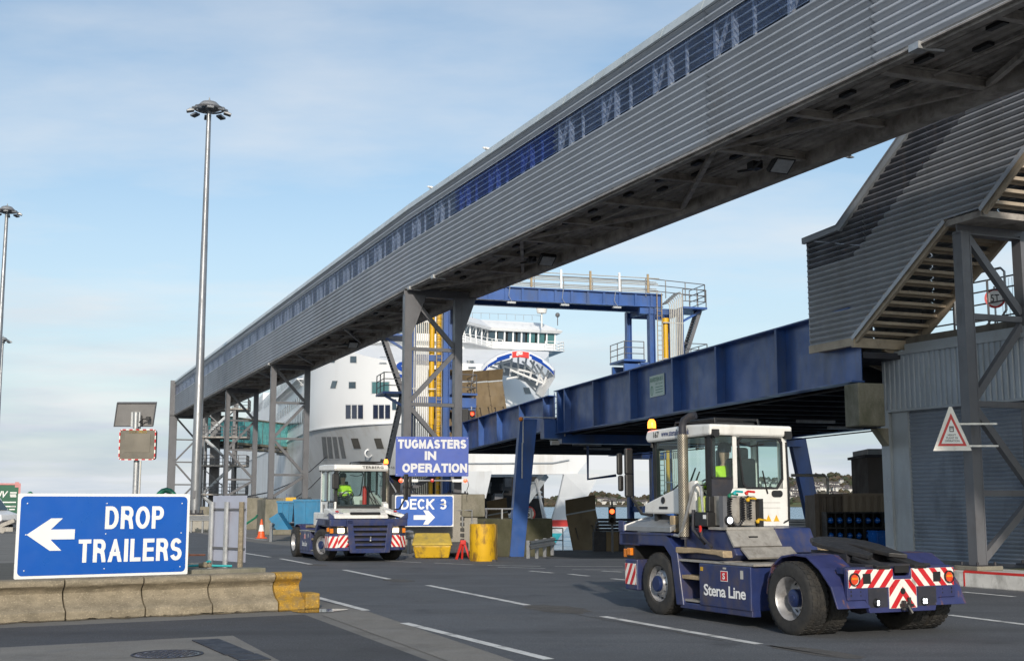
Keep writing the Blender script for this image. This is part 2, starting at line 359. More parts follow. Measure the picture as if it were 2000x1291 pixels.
M_gclad = mat('grey_blue_cladding', (.33, .37, .42), .5, .1, .08, 1.0, .03, 30, (.20, .21, .19), .5, 2, .35)
M_pillar = mat('pale_grey_steel', (.33, .36, .39), .5, .1, .08, 1.0, .03, 30, (.22, .22, .21), .5, 1.4, .3)
M_ramp = mat('brown_ramp_plate', (.165, .12, .066), .75, .0, .2, .9, .25, 15, (.075, .05, .028), .75, 1.3, .4)
M_skip = mat('skip_blue', (.0, .145, .30), .5, 0, .15, 2, .05, 30, (.06, .12, .16), .6, 3)
M_teal = glass('teal_glazing', (.62, .95, .96), .50, .05, (.28, .74, .74))
M_win = glass('cladding_perspex', (.72, .80, .94), .26, .16, (.34, .46, .72))
M_winb = glass('blue_perspex', (.30, .42, .85), .34, .16, (.08, .17, .55))
M_wins = glass('stair_perspex', (.36, .38, .42), .62, .2, (.22, .23, .26))
M_cabg = glass('cab_glass', (.80, .93, .91), .07, .03, (.10, .16, .16))
M_sglass = mat('ship_window_glass', (.045, .075, .10), .12, 0, .3, .3, spec=.8)
M_sglass2 = mat('ship_teal_window', (.06, .16, .17), .12, 0, .25, .4, spec=.8)
M_navy = mat('ship_dark_pane', (.022, .03, .06), .15, 0, .2, .4, spec=.8)
M_logob = mat('logo_blue', (.01, .06, .34), .4, 0, .05)
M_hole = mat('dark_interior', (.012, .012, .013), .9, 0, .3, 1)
M_hiviz = mat('hi_vis_yellow', (.52, .80, .02), .7, 0, .08, 8, .1, 30, emis=0)
M_skin = mat('skin', (.50, .31, .23), .55, 0, .06, 10)
M_cloth = mat('dark_clothes', (.03, .035, .05), .85, 0, .2, 8, .1, 60)
def lamp_mat(name, col, e):
    m = mat(name, col, .3, emis=e, var=.02); return m
M_orange = lamp_mat('amber_light', (1.0, .30, .03), 2.2)
M_tail = mat('tail_lamp_red', (.62, .06, .015), .25, 0, .1, 9, coat=.5)
M_ambl = mat('amber_lens', (.70, .20, .01), .25, 0, .1, 9, coat=.5)
M_led = lamp_mat('led_white', (.85, .92, 1.0), 2.2)
M_head = lamp_mat('headlight', (1.0, .78, .48), 3.0)
M_redlit = lamp_mat('red_signal', (1.0, .06, .02), 2.6)
M_redsig = lamp_mat('red_signal_bright', (1.0, .09, .02), 3.5)
M_dullred = mat('red_plastic', (.55, .025, .02), .4, 0, .1, 4)
M_beige = mat('brown_container', (.135, .105, .08), .6, 0, .12, 1.2, .05, 30, (.07, .05, .04), .6, 2, .4)
M_beige2 = mat('tan_container', (.24, .185, .13), .6, 0, .12, 1.2, .05, 30, (.12, .09, .06), .6, 2, .4)
M_bluplas = mat('blue_plastic', (.01, .11, .42), .2, 0, .25, 3, .02, 20, coat=.6)
M_cone = mat('cone_orange', (.70, .10, .02), .5, 0, .1, 5)
M_teal2 = mat('teal_hose', (.02, .34, .36), .45, 0, .1, 5)
M_green = mat('green_pipe', (.01, .14, .08), .45, 0, .1, 5)
M_solar = mat('solar_panel_back', (.24, .235, .235), .5, 0, .1, 4)
M_face = mat('display_face', (.15, .135, .11), .16, 0, .3, 2.5, spec=.7)
M_face2 = mat('display_screen', (.17, .15, .12), .10, 0, .2, 2, spec=.8)
M_radar = mat('radome_white', (.72, .70, .66), .5, 0, .05)
M_boot = mat('teal_antifouling', (.05, .42, .48), .5, 0, .1, .8)
M_redstripe = mat('hull_red', (.62, .06, .05), .5, 0, .1, .8)
# ================================================================== SETTING
def asphalt(name, col, patch, light):
    m = mat(name, col, .80, 0, .14, .35, .6, 27, patch, .65, .45, 1.0, speck=.75, dlo=.47, dhi=.70, rvar=.08)
    t = m.node_tree; n, l = t.nodes, t.links; p = n['Principled BSDF']; g = n.new('ShaderNodeNewGeometry'); src = p.inputs['Base Color'].links[0].from_socket
    def layer(vec, sc, lo, hi, amt, colr, det=5, kind='noise'):
        nonlocal src
        x = n.new('ShaderNodeTexNoise' if kind == 'noise' else 'ShaderNodeTexVoronoi'); x.inputs['Scale'].default_value = sc; l.new(vec, x.inputs['Vector'])
        if kind == 'noise': x.inputs['Detail'].default_value = det; o = x.outputs[0]
        else: x.feature = 'DISTANCE_TO_EDGE'; o = x.outputs[0]
        r = n.new('ShaderNodeMapRange'); r.inputs[1].default_value = lo; r.inputs[2].default_value = hi; r.inputs[3].default_value = 0; r.inputs[4].default_value = amt; l.new(o, r.inputs[0])
        y = n.new('ShaderNodeMix'); y.data_type = 'RGBA'; l.new(r.outputs[0], y.inputs[0]); l.new(src, y.inputs[6]); y.inputs[7].default_value = (*colr, 1); src = y.outputs[2]
    rot = n.new('ShaderNodeMapping'); rot.inputs['Rotation'].default_value = (0, 0, R(66)); rot.inputs['Scale'].default_value = (.05, 1.1, 1); l.new(g.outputs['Position'], rot.inputs[0])
    layer(g.outputs['Position'], .9, .64, .71, .5, tuple(c * .45 for c in col), 6); layer(rot.outputs[0], 1.0, .52, .70, .55, tuple(c * .62 for c in col)); layer(rot.outputs[0], 2.3, .55, .72, .35, tuple(c * 1.5 for c in col))
    wn = n.new('ShaderNodeTexNoise'); wn.inputs['Scale'].default_value = .7; wn.inputs['Detail'].default_value = 4; l.new(g.outputs['Position'], wn.inputs['Vector'])
    ad = n.new('ShaderNodeVectorMath'); ad.operation = 'MULTIPLY_ADD'; l.new(wn.outputs['Color'], ad.inputs[0]); ad.inputs[1].default_value = (1.6, 1.6, 0); l.new(g.outputs['Position'], ad.inputs[2])
    l.new(src, p.inputs['Base Color']); return m
M_asph = asphalt('asphalt', (.086, .092, .101), (.056, .059, .066), 0)
M_asphd = asphalt('asphalt_patch', (.058, .059, .063), (.038, .039, .043), 0)
M_paveconc = mat('worn_concrete_paving', (.165, .158, .145), .85, 0, .14, .6, .25, 40, (.085, .08, .072), .7, .8, speck=.3)
M_strip = mat('pale_concrete_strip', (.185, .175, .158), .85, 0, .14, .9, .25, 40, (.10, .095, .085), .6, 1.2, speck=.3)
M_mark = mat('worn_road_paint', (.62, .62, .60), .7, 0, .08, 3, .15, 40, (.12, .12, .12), .75, 3.2, dlo=.50, dhi=.66)
M_isl = mat('island_surface', (.085, .08, .068), .9, 0, .2, 1.2, .3, 30, (.045, .05, .03), .7, 1.2, speck=.3)
M_wet = mat('wet_asphalt', (.018, .017, .016), .25, 0, .3, 2, .05, 30, (.03, .028, .025), .6, 3, rvar=.15)
M_pud = mat('puddle_water', (.02, .022, .025), .03, 0, .1, 2, 0, 30, spec=.9, rvar=.01)

def sheet_z(x, y):
    """the ground falls gently towards the berth"""
    if x < -2.9 or y < 40: return 0.0
    return -.45 * min(1, (y - 40) / 10) - .10 * max(0, min(1, (y - 50) / 12))
QUAY = [(-3, 62.5), (-9, 74), (-22.5, 119), (-88, 348), (-500, 348)]
g = MB()
g.poly([(-500, -80, 0), (500, -80, 0), (500, 40, 0), (-2.9, 40, 0), (-3, 62.5, 0), (-9, 74, 0), (-22.5, 119, 0), (-88, 348, 0), (-500, 348, 0)])
xs = [-2.9, 20, 500]
for y0, y1 in ((40, 45), (45, 50), (50, 62)):
    for a, b_ in zip(xs, xs[1:]):
        g.poly([(a if a > -2.9 else -2.89, y0, sheet_z(a, y0)), (b_, y0, sheet_z(b_, y0)), (b_, y1, sheet_z(b_, y1)), (a if a > -2.9 else -2.89, y1, sheet_z(a, y1))])
for a, b_ in zip([(500, 62)] + [(-2.9, 62)] + QUAY, [(-2.9, 62)] + QUAY):
    g.poly([(a[0], a[1], -7), (b_[0], b_[1], -7), (b_[0], b_[1], 0 if b_[0] < -2.95 else -.55), (a[0], a[1], -.55 if a[0] > -2.95 else 0)])
g.poly([(-2.89, 40, 0), (-2.89, 62, 0), (-2.89, 62, -.6), (-2.89, 40, -.02)])
ground = struct('ground', g, M_paveconc, fix=False)
# road (asphalt sheet)
r = MB(); e = .004
r.poly([(60, -60, e), (500, -60, e), (500, 40, e), (-2.9, 40, e), (-11.5, 56, e), (-19.5, 76, e), (-28, 100, e), (-70, 200, e), (-95, 200, e), (-46, 108, e), (-27, 70, e), (-11.2, 37.5, e), (-8.6, 33, e), (-3.25, 22.3, e), (-2.56, 20.92, e), (0, 14.14, e), (5.5, 0, e), (20, -60, e)])
for y0, y1 in ((40, 45), (45, 50), (50, 61.6)):
    r.poly([(-2.88, y0, sheet_z(0, y0) + e), (60, y0, sheet_z(0, y0) + e), (60, y1, sheet_z(0, y1) + e), (-2.88, y1, sheet_z(0, y1) + e)])
road = struct('road', r, M_asph, fix=False)
# painted lane marks, each a piece of its own
def mark(p, q, w_=.145, z=.008):
    p, q = V((*p, 0)), V((*q, 0)); d = (q - p).normalized(); s_ = V((-d.y, d.x, 0)) * w_ / 2
    b = MB(); n = max(1, int((q - p).length / 1.2)); zf = lambda a: V((a.x, a.y, sheet_z(a.x, a.y) + z))
    for i in range(n):
        a, c = p.lerp(q, i / n), p.lerp(q, (i + 1) / n); b.poly([zf(a - s_), zf(c - s_), zf(c + s_), zf(a + s_)])
    return b.build('lane_mark', M_mark, road, fix=False)
for p, q in (((-3.87, 24.01), (-2.40, 20.68)), ((-1.59, 18.55), (.42, 14.28)), ((-1.82, 26.98), (.27, 21.75)), ((1.42, 19.61), (3.10, 15.8)), ((-4.45, 33.14), (-2.86, 29.15)),
             ((-7.38, 39.83), (-5.83, 36.18)), ((-9.54, 44.31), (-7.93, 40.96)), ((-14.5, 65.9), (-11.75, 59.6)), ((-17.2, 75), (-15.4, 69.6)), ((8.98, 24.97), (9.50, 23.7)), ((6.9, 19.87), (8.1, 16.6)),
             ((-12.3, 53), (-10.6, 48.6)), ((.47, 32.64), (1.04, 31.69)), ((1.41, 31.24), (1.86, 30.36)), ((2.34, 29.34), (2.75, 28.57)), ((2.34, 32.64), (2.83, 32.16))):
    mark(p, q)
for p, q in (((-3.9, 38.4), (-2.7, 37.2)), ((-2.3, 37.0), (-1.1, 35.9)), ((-.7, 35.6), (.8, 35.1)), ((1.2, 35.0), (3.1, 35.0)), ((3.5, 35.0), (5.6, 35.3)), ((-.4, 34.6), (.9, 33.9)), ((1.6, 33.3), (3.2, 33.1))): mark(p, q, .09)
# pale concrete strip along the road edge, laid apron asphalt, foreground concrete patch
s_ = MB(); s_.poly([(-3.02, 19.9, .006), (-2.5, 20.9, .006), (0.03, 14.14, .006), (5.5, -.2, .006), (4.5, -.2, .006), (-.72, 14.14, .006)])
strip = struct('concrete_strip', s_, M_strip, fix=False)
a_ = MB(); a_.poly([(-40, -1, .004), (-16, 12.9, .004), (-7.3, 17.8, .004), (-3.30, 19.96, .004), (-.92, 14.14, .004), (4.3, -.2, .004), (4.3, -30, .004), (-40, -30, .004)])
apron = struct('apron_asphalt', a_, M_asphd, fix=False)
c_ = MB(); c_.poly([(-11, 12.7, .008), (-6.26, 15.42, .008), (-3.72, 16.78, .008), (-2.50, 13.9, .008), (.2, 6, .008), (-11, 6, .008)])
patch = struct('concrete_patch', c_, M_strip, fix=False)
# worn reinstatement patches and the open joint along the lane
M_rep = mat('worn_patch', (.078, .074, .069), .9, 0, .25, 2.2, .6, 30, (.05, .048, .046), .7, 3.5, speck=.6, dlo=.46)
rr = random.Random(12)
for (x, y, a, b_, ang) in ((.75, 21.0, .95, .42, -65), (-2.6, 28.6, .7, .3, -65), (-5.6, 35.8, .6, .25, -60), (3.6, 15.0, .8, .25, -60), (5.8, 22.5, 1.2, .5, -40)):
    q = MB(); q.poly([(x + math.cos(R(ang)) * a * rr.uniform(.75, 1.2) * math.cos(t) - math.sin(R(ang)) * b_ * rr.uniform(.75, 1.2) * math.sin(t), y + math.sin(R(ang)) * a * rr.uniform(.8, 1.2) * math.cos(t) + math.cos(R(ang)) * b_ * rr.uniform(.75, 1.2) * math.sin(t), .0065) for t in [6.2832 * k / 18 for k in range(18)]]); q.build('repair_patch', M_rep, road, fix=False)
q = MB(); A_, B_ = [], []
for k in range(40):
    f = k / 39; x, y = .35 + 5.2 * f * .45, 21.4 - 5.2 * f; wv = .03 * math.sin(k * 1.3) + rr.uniform(-.02, .02); A_.append((x + wv, y, .0078)); B_.append((x + wv + rr.uniform(.015, .05), y + .01, .0078))
q.strip(A_, B_); q.build('road_joint', M_rep, road, fix=False)
# manhole cover and loose steel plate
mh = thing('manhole_cover', 'round cast iron manhole cover let into the foreground concrete', 'manhole', (-4.02, 14.72, .012))
m_ = MB(); m_.lathe([(.0001, 0.002), (.36, .002), (.37, 0)], n=32); m_.build('cover', M_wet, mh)
m_ = MB(); m_.lathe([(.38, 0), (.385, .006), (.41, .006), (.415, 0)], n=32); m_.build('rim', M_tugd, mh)
m_ = MB()
for i in range(-5, 6):
    for j in range(-5, 6):
        if math.hypot(i, j) < 5.3: m_.box(i * .062 - .02, i * .062 + .02, j * .062 - .02, j * .062 + .02, .002, .006)
tag(m_.build('tread_pattern', M_tugd, mh), kind='stuff')
pl = MB(); pl.box(-.17, .17, -.86, .86, 0, .012)
pl.box(-.15, .19, -1.5, -.9, .0, .010)
o = top('steel_plate', pl, M_tugd, 'dark steel cover plate lying beside the manhole in the concrete', 'plate'); o.location = (-3.56, 15.45, .010); o.rotation_euler = (0, 0, R(27))

# water, far shore
M_sea = mat('sea_water', (.085, .185, .27), .28, 0, .2, .15, .9, .9, (.17, .29, .38), .6, .25, spec=.35)
sw = MB()
YS = [-200, 0, 40, 80, 140, 250, 450, 800, 1460]
for a, b_ in zip(YS, YS[1:]): sw.poly([(-3000, a, -2.5), (3000, a, -2.5), (3000, b_, -2.5), (-3000, b_, -2.5)])
struct('water', sw, M_sea, fix=False)
M_hill = mat('hillside', (.105, .088, .055), .95, 0, .35, .012, 0, 10, (.075, .115, .035), .9, .006, dlo=.5, dhi=.58)
def hillz(x, y):
    t = max(0, min(1, (y - 1452) / 480)); t = t * t * (3 - 2 * t)
    a = max(0, x)
    prof = 8 + 10 * min(1, max(0, (x - 60) / 150)) + 28 * min(1, max(0, (x - 240) / 240)) + 5 * math.sin(x * .021) + 3 * math.sin(x * .053 + 1)
    if x < 60: prof = 8 * max(0, 1 - (60 - x) / 140)
    if x > 700: prof -= min(30, (x - 700) * .03)
    return -2.6 + max(0.0, prof) * (.16 + .84 * t) * min(1, max(0, (y - 1440) / 12)) + (2.2 * math.sin(x * .03 + y * .02) if y > 1500 else 0)
h = MB(); nx, ny = 90, 10
for j in range(ny + 1):
    for i in range(nx + 1): h.v.append(V((-100 + i * 20, 1440 + (j / ny) ** 1.6 * 620, hillz(-100 + i * 20, 1440 + (j / ny) ** 1.6 * 620))))
for j in range(ny):
    for i in range(nx): q = j * (nx + 1) + i; h.f.append([q, q + 1, q + nx + 2, q + nx + 1])
struct('hills', h, M_hill, smooth=True, fix=False)
M_wood2 = mat('winter_woodland', (.075, .055, .036), .95, 0, .5, .02, 0, 10, (.022, .038, .016), .9, .03, dlo=.45, dhi=.6)
wd = MB(); rnd = random.Random(3)
def clump(b, x, y, z, r):
    n = 6; vs = []
    for i, (rr, zz_) in enumerate(((.55, 0), (1, .5), (.75, 1.0), (.25, 1.3))):
        for k in range(n):
            t = 6.283 * (k + .5 * (i % 2)) / n; q = r * rr * rnd.uniform(.75, 1.25); vs.append((x + math.cos(t) * q, y + math.sin(t) * q, z + r * zz_ * rnd.uniform(.85, 1.2)))
    fs = [(i * n + k, i * n + (k + 1) % n, (i + 1) * n + (k + 1) % n, (i + 1) * n + k) for i in range(3) for k in range(n)] + [tuple(range(18, 24))]
    b.add(vs, fs)
for i in range(2300):
    x = rnd.uniform(0, 660) if i % 5 else rnd.uniform(660, 1600); y = 1452 + 560 * rnd.random() ** 1.3
    if math.sin(x * .045 + y * .013) + math.sin(y * .03 - x * .017) < -.35 and i % 4: continue
    clump(wd, x, y, hillz(x, y) - 1.5, rnd.uniform(2.2, 5.2))
tag(wd.build('woodland', M_wood2, fix=False), kind='stuff')
M_house = mat('house_render', (.72, .70, .66), .8, 0, .2, .01); M_hroof = mat('slate_roof', (.09, .08, .08), .8, 0, .3, .02)
def house_mesh(sx, sy, sz, rh):
    b = MB(); b.box(-sx / 2, sx / 2, -sy / 2, sy / 2, -2, sz); nw = len(b.f)
    b.add([(-sx / 2 - .3, -sy / 2 - .4, sz), (sx / 2 + .3, -sy / 2 - .4, sz), (sx / 2 + .3, sy / 2 + .4, sz), (-sx / 2 - .3, sy / 2 + .4, sz), (-sx / 2, 0, sz + rh), (sx / 2, 0, sz + rh)],
          [(0, 1, 5, 4), (2, 3, 4, 5), (1, 2, 5), (3, 0, 4)])
    nr = len(b.f)
    for k in (-.3, .05, .3):
        for zz_ in (.25, .62): b.add([(sx * k, -sy / 2 - .05, sz * zz_), (sx * k + 1.1, -sy / 2 - .05, sz * zz_), (sx * k + 1.1, -sy / 2 - .05, sz * zz_ + 1.2), (sx * k, -sy / 2 - .05, sz * zz_ + 1.2)], [(0, 1, 2, 3)])
    me = b.mesh('house', M_house); me.materials.append(M_hroof); me.materials.append(M_sglass)
    for i, p in enumerate(me.polygons): p.material_index = 0 if i < nw else (1 if i < nr else 2)
    return me
HM = [house_mesh(6.5, 5, 3.6, 2.4), house_mesh(8.5, 5.5, 3.8, 2.4), house_mesh(5, 5, 4.6, 2.0)]
for i in range(150):
    if i < 22: x, y = rnd.uniform(95, 175), 1456 + rnd.random() * 90
    else: x, y = rnd.uniform(345, 470), 1456 + 330 * rnd.random() ** 1.4
    o = put('house', HM[i % 3]); o.location = (x, y, hillz(x, y)); o.rotation_euler = (0, 0, rnd.uniform(-.9, .9))
    tag(o, 'small pale house on the far wooded shore across the water', 'house', 'houses on the far shore')

# ------------------------------------------------------------------ traffic island with barrier blocks
BD = V((.861, .508, 0)); BN = V((.508, -.861, 0)); B0 = V((-7.58, 18.58, 0))
il = MB(); il.poly([(-13.5, 15.7, .50), (-7.9, 19.0, .50), (-3.86, 21.3, .50), (-4.0, 22.2, .46), (-8.2, 31, .30), (-10.2, 34.5, .18), (-13, 36, .1), (-20, 24, .3)])
il.poly([(-3.86, 21.3, .50), (-3.86, 21.3, 0), (-4.0, 22.2, 0), (-4.0, 22.2, .46)]); il.poly([(-4.0, 22.2, .46), (-4.0, 22.2, 0), (-8.2, 31, 0), (-8.2, 31, .30)])
il.poly([(-8.2, 31, .30), (-8.2, 31, 0), (-10.2, 34.5, 0), (-10.2, 34.5, .18)]); il.poly([(-10.2, 34.5, .18), (-10.2, 34.5, 0), (-13, 36, 0), (-13, 36, .1)])
il.poly([(-13, 36, .1), (-13, 36, 0), (-20, 24, 0), (-20, 24, .3)])
isl = struct('traffic_island', il, M_isl, fix=False)
for i in range(6):      # flat kerb stones along its road side
    a, b_ = V((-3.98, 22.0, .47)).lerp(V((-8.2, 31, .31)), i / 6), V((-3.98, 22.0, .47)).lerp(V((-8.2, 31, .31)), (i + .97) / 6)
    k = MB(); k.beam(a + V((.05, 0, -.05)), b_ + V((.05, 0, -.05)), .26, .14); k.build('kerb_stone', M_strip, isl, bev=.015)
PROF = [(0, 0), (.0, .12), (-.03, .145), (-.12, .18), (-.21, .24), (-.275, .31), (-.295, .38), (-.265, .435), (-.20, .47), (-.165, .50), (-.155, .54), (-.17, .575), (-.21, .597), (-.50, .60), (-.50, 0)]
def barrier(s0, s1, m, lab, jag=True):
    o = thing('barrier_block', lab, 'concrete barrier', B0 + BD * s0, math.atan2(BD.y, BD.x), 'barrier blocks edging the island')
    L_ = s1 - s0 - .025; b = MB(); n = 14
    rr = random.Random(int(s0 * 100))
    # local y points away from the road: outward is -y
    for i in range(n + 1):
        for k, p in enumerate(PROF):
            j = rr.uniform(-.006, .006) if 0 < k < 12 else 0
            yy = -p[0] + j; z = p[1] + (rr.uniform(-.02, .02) if k == 0 and jag else j * .5)
            if k in (1, 0) and jag and rr.random() < .25: yy += rr.uniform(.0, .035)
            b.v.append(V((L_ * i / n, yy, max(0, z))))
    m_ = len(PROF)
    for i in range(n):
        for k in range(m_ - 1): b.f.append([i * m_ + k, i * m_ + k + 1, (i + 1) * m_ + k + 1, (i + 1) * m_ + k])
    b.f.append(list(range(m_))); b.f.append(list(range(n * m_, (n + 1) * m_))[::-1])
    b.build('block', m, o, smooth=True); return o
cuts = [-4.9, -3.0, -1.1, .95, 2.15, 3.22, 4.33]
labs = ['mossy concrete barrier block beyond the left edge of the sign', 'stained concrete barrier block at the far left of the row', 'stained barrier block under the left end of the blue drop trailers sign', 'mossy barrier block below the arrow of the drop trailers sign', 'barrier block under the middle of the blue drop trailers sign', 'mossy barrier block next to the yellow painted end']
for i in range(6): barrier(cuts[i], cuts[i + 1], M_kerb, labs[i])
ye = barrier(4.33, 4.80, M_kerby, 'yellow painted end block of the concrete barrier, stepped at its foot', False)
k = MB(); k.box(.44, .70, -.05, .36, 0, .26); k.build('stepped_foot', M_kerby, ye, bev=.03)
# wet gutter and puddle
wg = MB(); pts0, pts1 = [], []
rr = random.Random(5)
for i in range(41):
    s0 = -5 + i * .25; pts0.append(B0 + BD * s0 + BN * -.03 + V((0, 0, .006))); pts1.append(B0 + BD * s0 + BN * (.20 + rr.uniform(-.09, .10)) + V((0, 0, .006)))
wg.strip(pts0, pts1); tag(wg.build('wet_gutter', M_wet, fix=False), kind='structure')
pd = MB(); pd.poly([V((-3.16 + .42 * math.cos(t) * (1 + .15 * math.sin(3 * t)) , 20.62 + .34 * math.sin(t) + .15 * math.cos(t), .009)) for t in [6.283 * k / 20 for k in range(20)]])
tag(pd.build('puddle', M_pud, fix=False), kind='structure')

# ------------------------------------------------------------------ DROP TRAILERS sign
def rrect(w_, h_, r_, n=4):
    out = []
    for cx, cy, a0 in ((w_ / 2 - r_, h_ / 2 - r_, 0), (-w_ / 2 + r_, h_ / 2 - r_, 90), (-w_ / 2 + r_, -h_ / 2 + r_, 180), (w_ / 2 - r_, -h_ / 2 + r_, 270)):
        for k in range(n + 1): t = R(a0 + 90 * k / n); out.append((cx + r_ * math.cos(t), cy + r_ * math.sin(t)))
    return out
def sign_board(root, M, w_, h_, border, field=M_sign, r_=.07):
    b = MB(); b.prism(rrect(w_, h_, .02, 2), M, .03); b.build('board', M_signw if border else field, root)
    if border:
        b = MB(); b.prism(rrect(w_ - 2 * border, h_ - 2 * border, r_), M @ Matrix.Translation((0, 0, .0302)), .004); b.build('blue_field', field, root)
    return M @ Matrix.Translation((0, 0, .036))
def rivets(root, M, pts, r_=.012, m=None):
    b = MB()
    for x, y in pts: b.lathe([(r_, 0), (r_ * .7, .006), (.0005, .008)], M @ V((x, y, 0)), M.to_3x3() @ V((0, 0, 1)), 6)
    b.build('rivets', m or M_signw, root)
p0, p1 = V((-7.97, 20.0, 0)), V((-5.59, 21.5, 0)); c = (p0 + p1) / 2; rz = math.atan2(p1.y - p0.y, p1.x - p0.x); Wd = (p1 - p0).length
t = thing('road_sign', 'wide blue DROP TRAILERS sign with a white left arrow behind the barrier', 'sign', c, rz)
Mf = frame((0, 0, 1.23), (1, 0, 0), (0, 0, 1)); Ms = sign_board(t, Mf, Wd, 1.36, .045)
stext('DROP', .98, .375, .066, Ms @ Matrix.Translation((.47, .285, 0)), M_signw, t, .26); stext('TRAILERS', 1.72, .375, .066, Ms @ Matrix.Translation((.43, -.255, 0)), M_signw, t, .26)
ar = MB(); ar.prism([(-1.25, .02), (-.88, .28), (-.70, .28), (-.88, .10), (-.50, .10), (-.50, -.06), (-.88, -.06), (-.70, -.24), (-.88, -.24)], Ms, .004); ar.build('arrow', M_signw, t)
rivets(t, Ms, [(x, y) for x in (-1.26, .0, 1.27) for y in (-.55, .02, .52)])
for x in (-1.12, .02, 1.2): b = MB(); b.lathe([(.04, .40), (.04, 1.8)], (x, .06, 0), n=10); b.build('post', M_pillar, t)
# speed sign with solar panel
t = thing('speed_sign', 'your speed display sign on a pole under a tilted solar panel', 'speed sign', (-7.33, 24.0, .45), R(-2))
b = MB(); b.tube([(0, 0.1, 0), (0, .1, 2.9)], .055, 12); b.build('pole', M_galv, t, smooth=True)
Mf = frame((.05, -.03, 2.37), (1, 0, 0), (0, 0, 1))
b = MB(); b.prism(rrect(.70, .58, .05), frame((.05, .08, 2.43), (1, 0, 0), (0, 0, 1)), .12); b.build('display_case', M_face, t, bev=.01)
Mf = frame((.05, -.045, 2.43), (1, 0, 0), (0, 0, 1))
b = MB(); b.prism(rrect(.50, .36, .01), Mf @ Matrix.Translation((0, .03, 0)), .006); b.build('screen', M_face2, t)
text('YOUR SPEED', .36, .045, Mf @ Matrix.Translation((0, .245, .004)), M_yel, t)
loop = rrect(.70, .58, .05, 3); per = []
for i in range(len(loop)): per.append((V((*loop[i], 0)), V((*loop[(i + 1) % len(loop)], 0))))
j = 0
for a, c_ in per:
    n = max(1, round((c_ - a).length / .065))
    for k in range(n): b = MB(); b.beam(Mf @ a.lerp(c_, k / n), Mf @ a.lerp(c_, (k + 1) / n), .017, .02); b.build('reflector', M_red if j % 2 else M_white_refl, t); j += 1
b = MB(); Mp = frame((-.02, .02, 3.03), (1, 0, 0), (.12, -.45, 1)); b.prism([(-.46, -.25), (.32, -.25), (.44, .25), (-.34, .25)], Mp, .03); b.build('solar_panel', M_solar, t)
b = MB(); b.band([(-.46, -.25), (.32, -.25), (.44, .25), (-.34, .25), (-.46, -.25)], [(-.44, -.23), (.305, -.23), (.42, .23), (-.325, .23), (-.44, -.23)], Mp @ Matrix.Translation((0, 0, .028)), .02); b.build('panel_frame', M_steel, t)
b = MB(); b.box(-.11, .11, .0, .02, 2.80, 3.18); b.build('mount_plate', M_black, t)
b = MB(); b.box(-.09, -.05, -.06, .0, 2.78, 3.06); b.box(.06, .09, -.06, 0, 2.78, 3.06); b.build('bracket', M_galv, t)
b = MB(); b.tube([(0, -.035, 2.74), (0, -.035, 3.06)], .05, 10); b.build('mast_clamp', M_galv, t, smooth=True)
b = MB(); b.tube([(.08, -.07, 2.86), (.16, -.1, 2.92), (.24, -.08, 2.93)], .012, 6); b.box(.22, .29, -.11, -.04, 2.9, 2.97); b.build('cable', M_black, t)
# sign seen from behind
t = thing('road_sign', 'pale grey sign seen from behind on three short posts at the island edge', 'sign', (-5.95, 25.9, .36), R(-45))
b = MB(); b.box(-.64, .64, .06, .075, .2, 1.55); b.build('board', mat('sign_back_grey', (.42, .45, .55), .45, .2, .06, 1.2, 0, 30, (.36, .30, .33), .4, 1.5), t)
for i, x in enumerate((-.58, 0, .56)): b = MB(); b.tube([(x, 0, 0), (x, 0, 1.42 if i < 2 else 1.42)], .055, 8); b.build('post', (M_galv, M_galv, M_kerb)[i], t, smooth=True)
for z in (.45, 1.25): b = MB(); b.box(-.64, .64, .02, .06, z, z + .04); b.build('cross_rail', M_steel, t)
b = MB(); b.box(-.05, .05, -.02, .05, 1.28, 1.36)
# clutter on the island
sl_ = MB(); sl_.beam((-7.15, 21.15, .53), (-4.55, 22.75, .53), .42, .14); top('stone_slab', sl_, M_mossc, 'long mossy stone slab lying behind the drop trailers sign', 'slab', bev=.02)
t = thing('hose', 'teal water hose with a brass coupling lying on the mossy slab', 'hose', (-5.5, 23.0, .55))
b = MB(); b.tube([(-2.4, -.5, .08), (-1.3, -.2, .06), (-.62, 0, .05), (-.25, .06, .07), (-.02, .1, .06), (.3, .2, .05)], .022, 8); b.build('pipe', M_teal2, t, smooth=True)
b = MB(); b.tube([(-.28, .05, .07), (-.05, .09, .07)], .042, 8); b.box(-.20, -.12, .02, .12, .04, .13); b.build('coupling', M_kerb, t)
b = MB(); b.tube([(-.22, .07, .08), (-.08, .03, .15), (-.05, .02, .13)], .02, 6); b.build('stub', M_teal2, t)
t = thing('valve_post', 'rusty pipe stub on a pale post beside the drop trailers sign', 'pipe', (-6.98, 26.2, .38)); b = MB(); b.box(-.12, .08, -.08, .08, 0, .62); b.build('post', M_signw, t)
b = MB(); b.tube([(.0, -.1, .30), (.55, -.02, .30)], .022, 6); b.tube([(.05, -.1, .30), (.22, -.07, .30)], .05, 8); b.build('pipe_stub', mat('rusty_iron', (.13, .05, .03), .8, 0, .3, 6), t)
for x, y, r0, lab in ((at(325, 960, 27.3).x, 27.3, .30, 'green pipe hoop showing above the top edge of the blue sign'),):
    b = MB(); b.tube([(x + .30 * math.cos(a), y, 1.42 + .62 * math.sin(a)) for a in [math.pi * k / 12 for k in range(13)]], .06, 10); top('pipe_hoop', b, M_green, lab, 'pipe', smooth=True); 
b = MB(); b.tube([(-11.0, 28.3, .2), (-11.0, 28.3, 1.9)], .06, 10); b.ball((-11.0, 28.3, 1.95), .07); top('bollard', b, M_green, 'rounded green post top just above the left end of the sign', 'post', smooth=True)
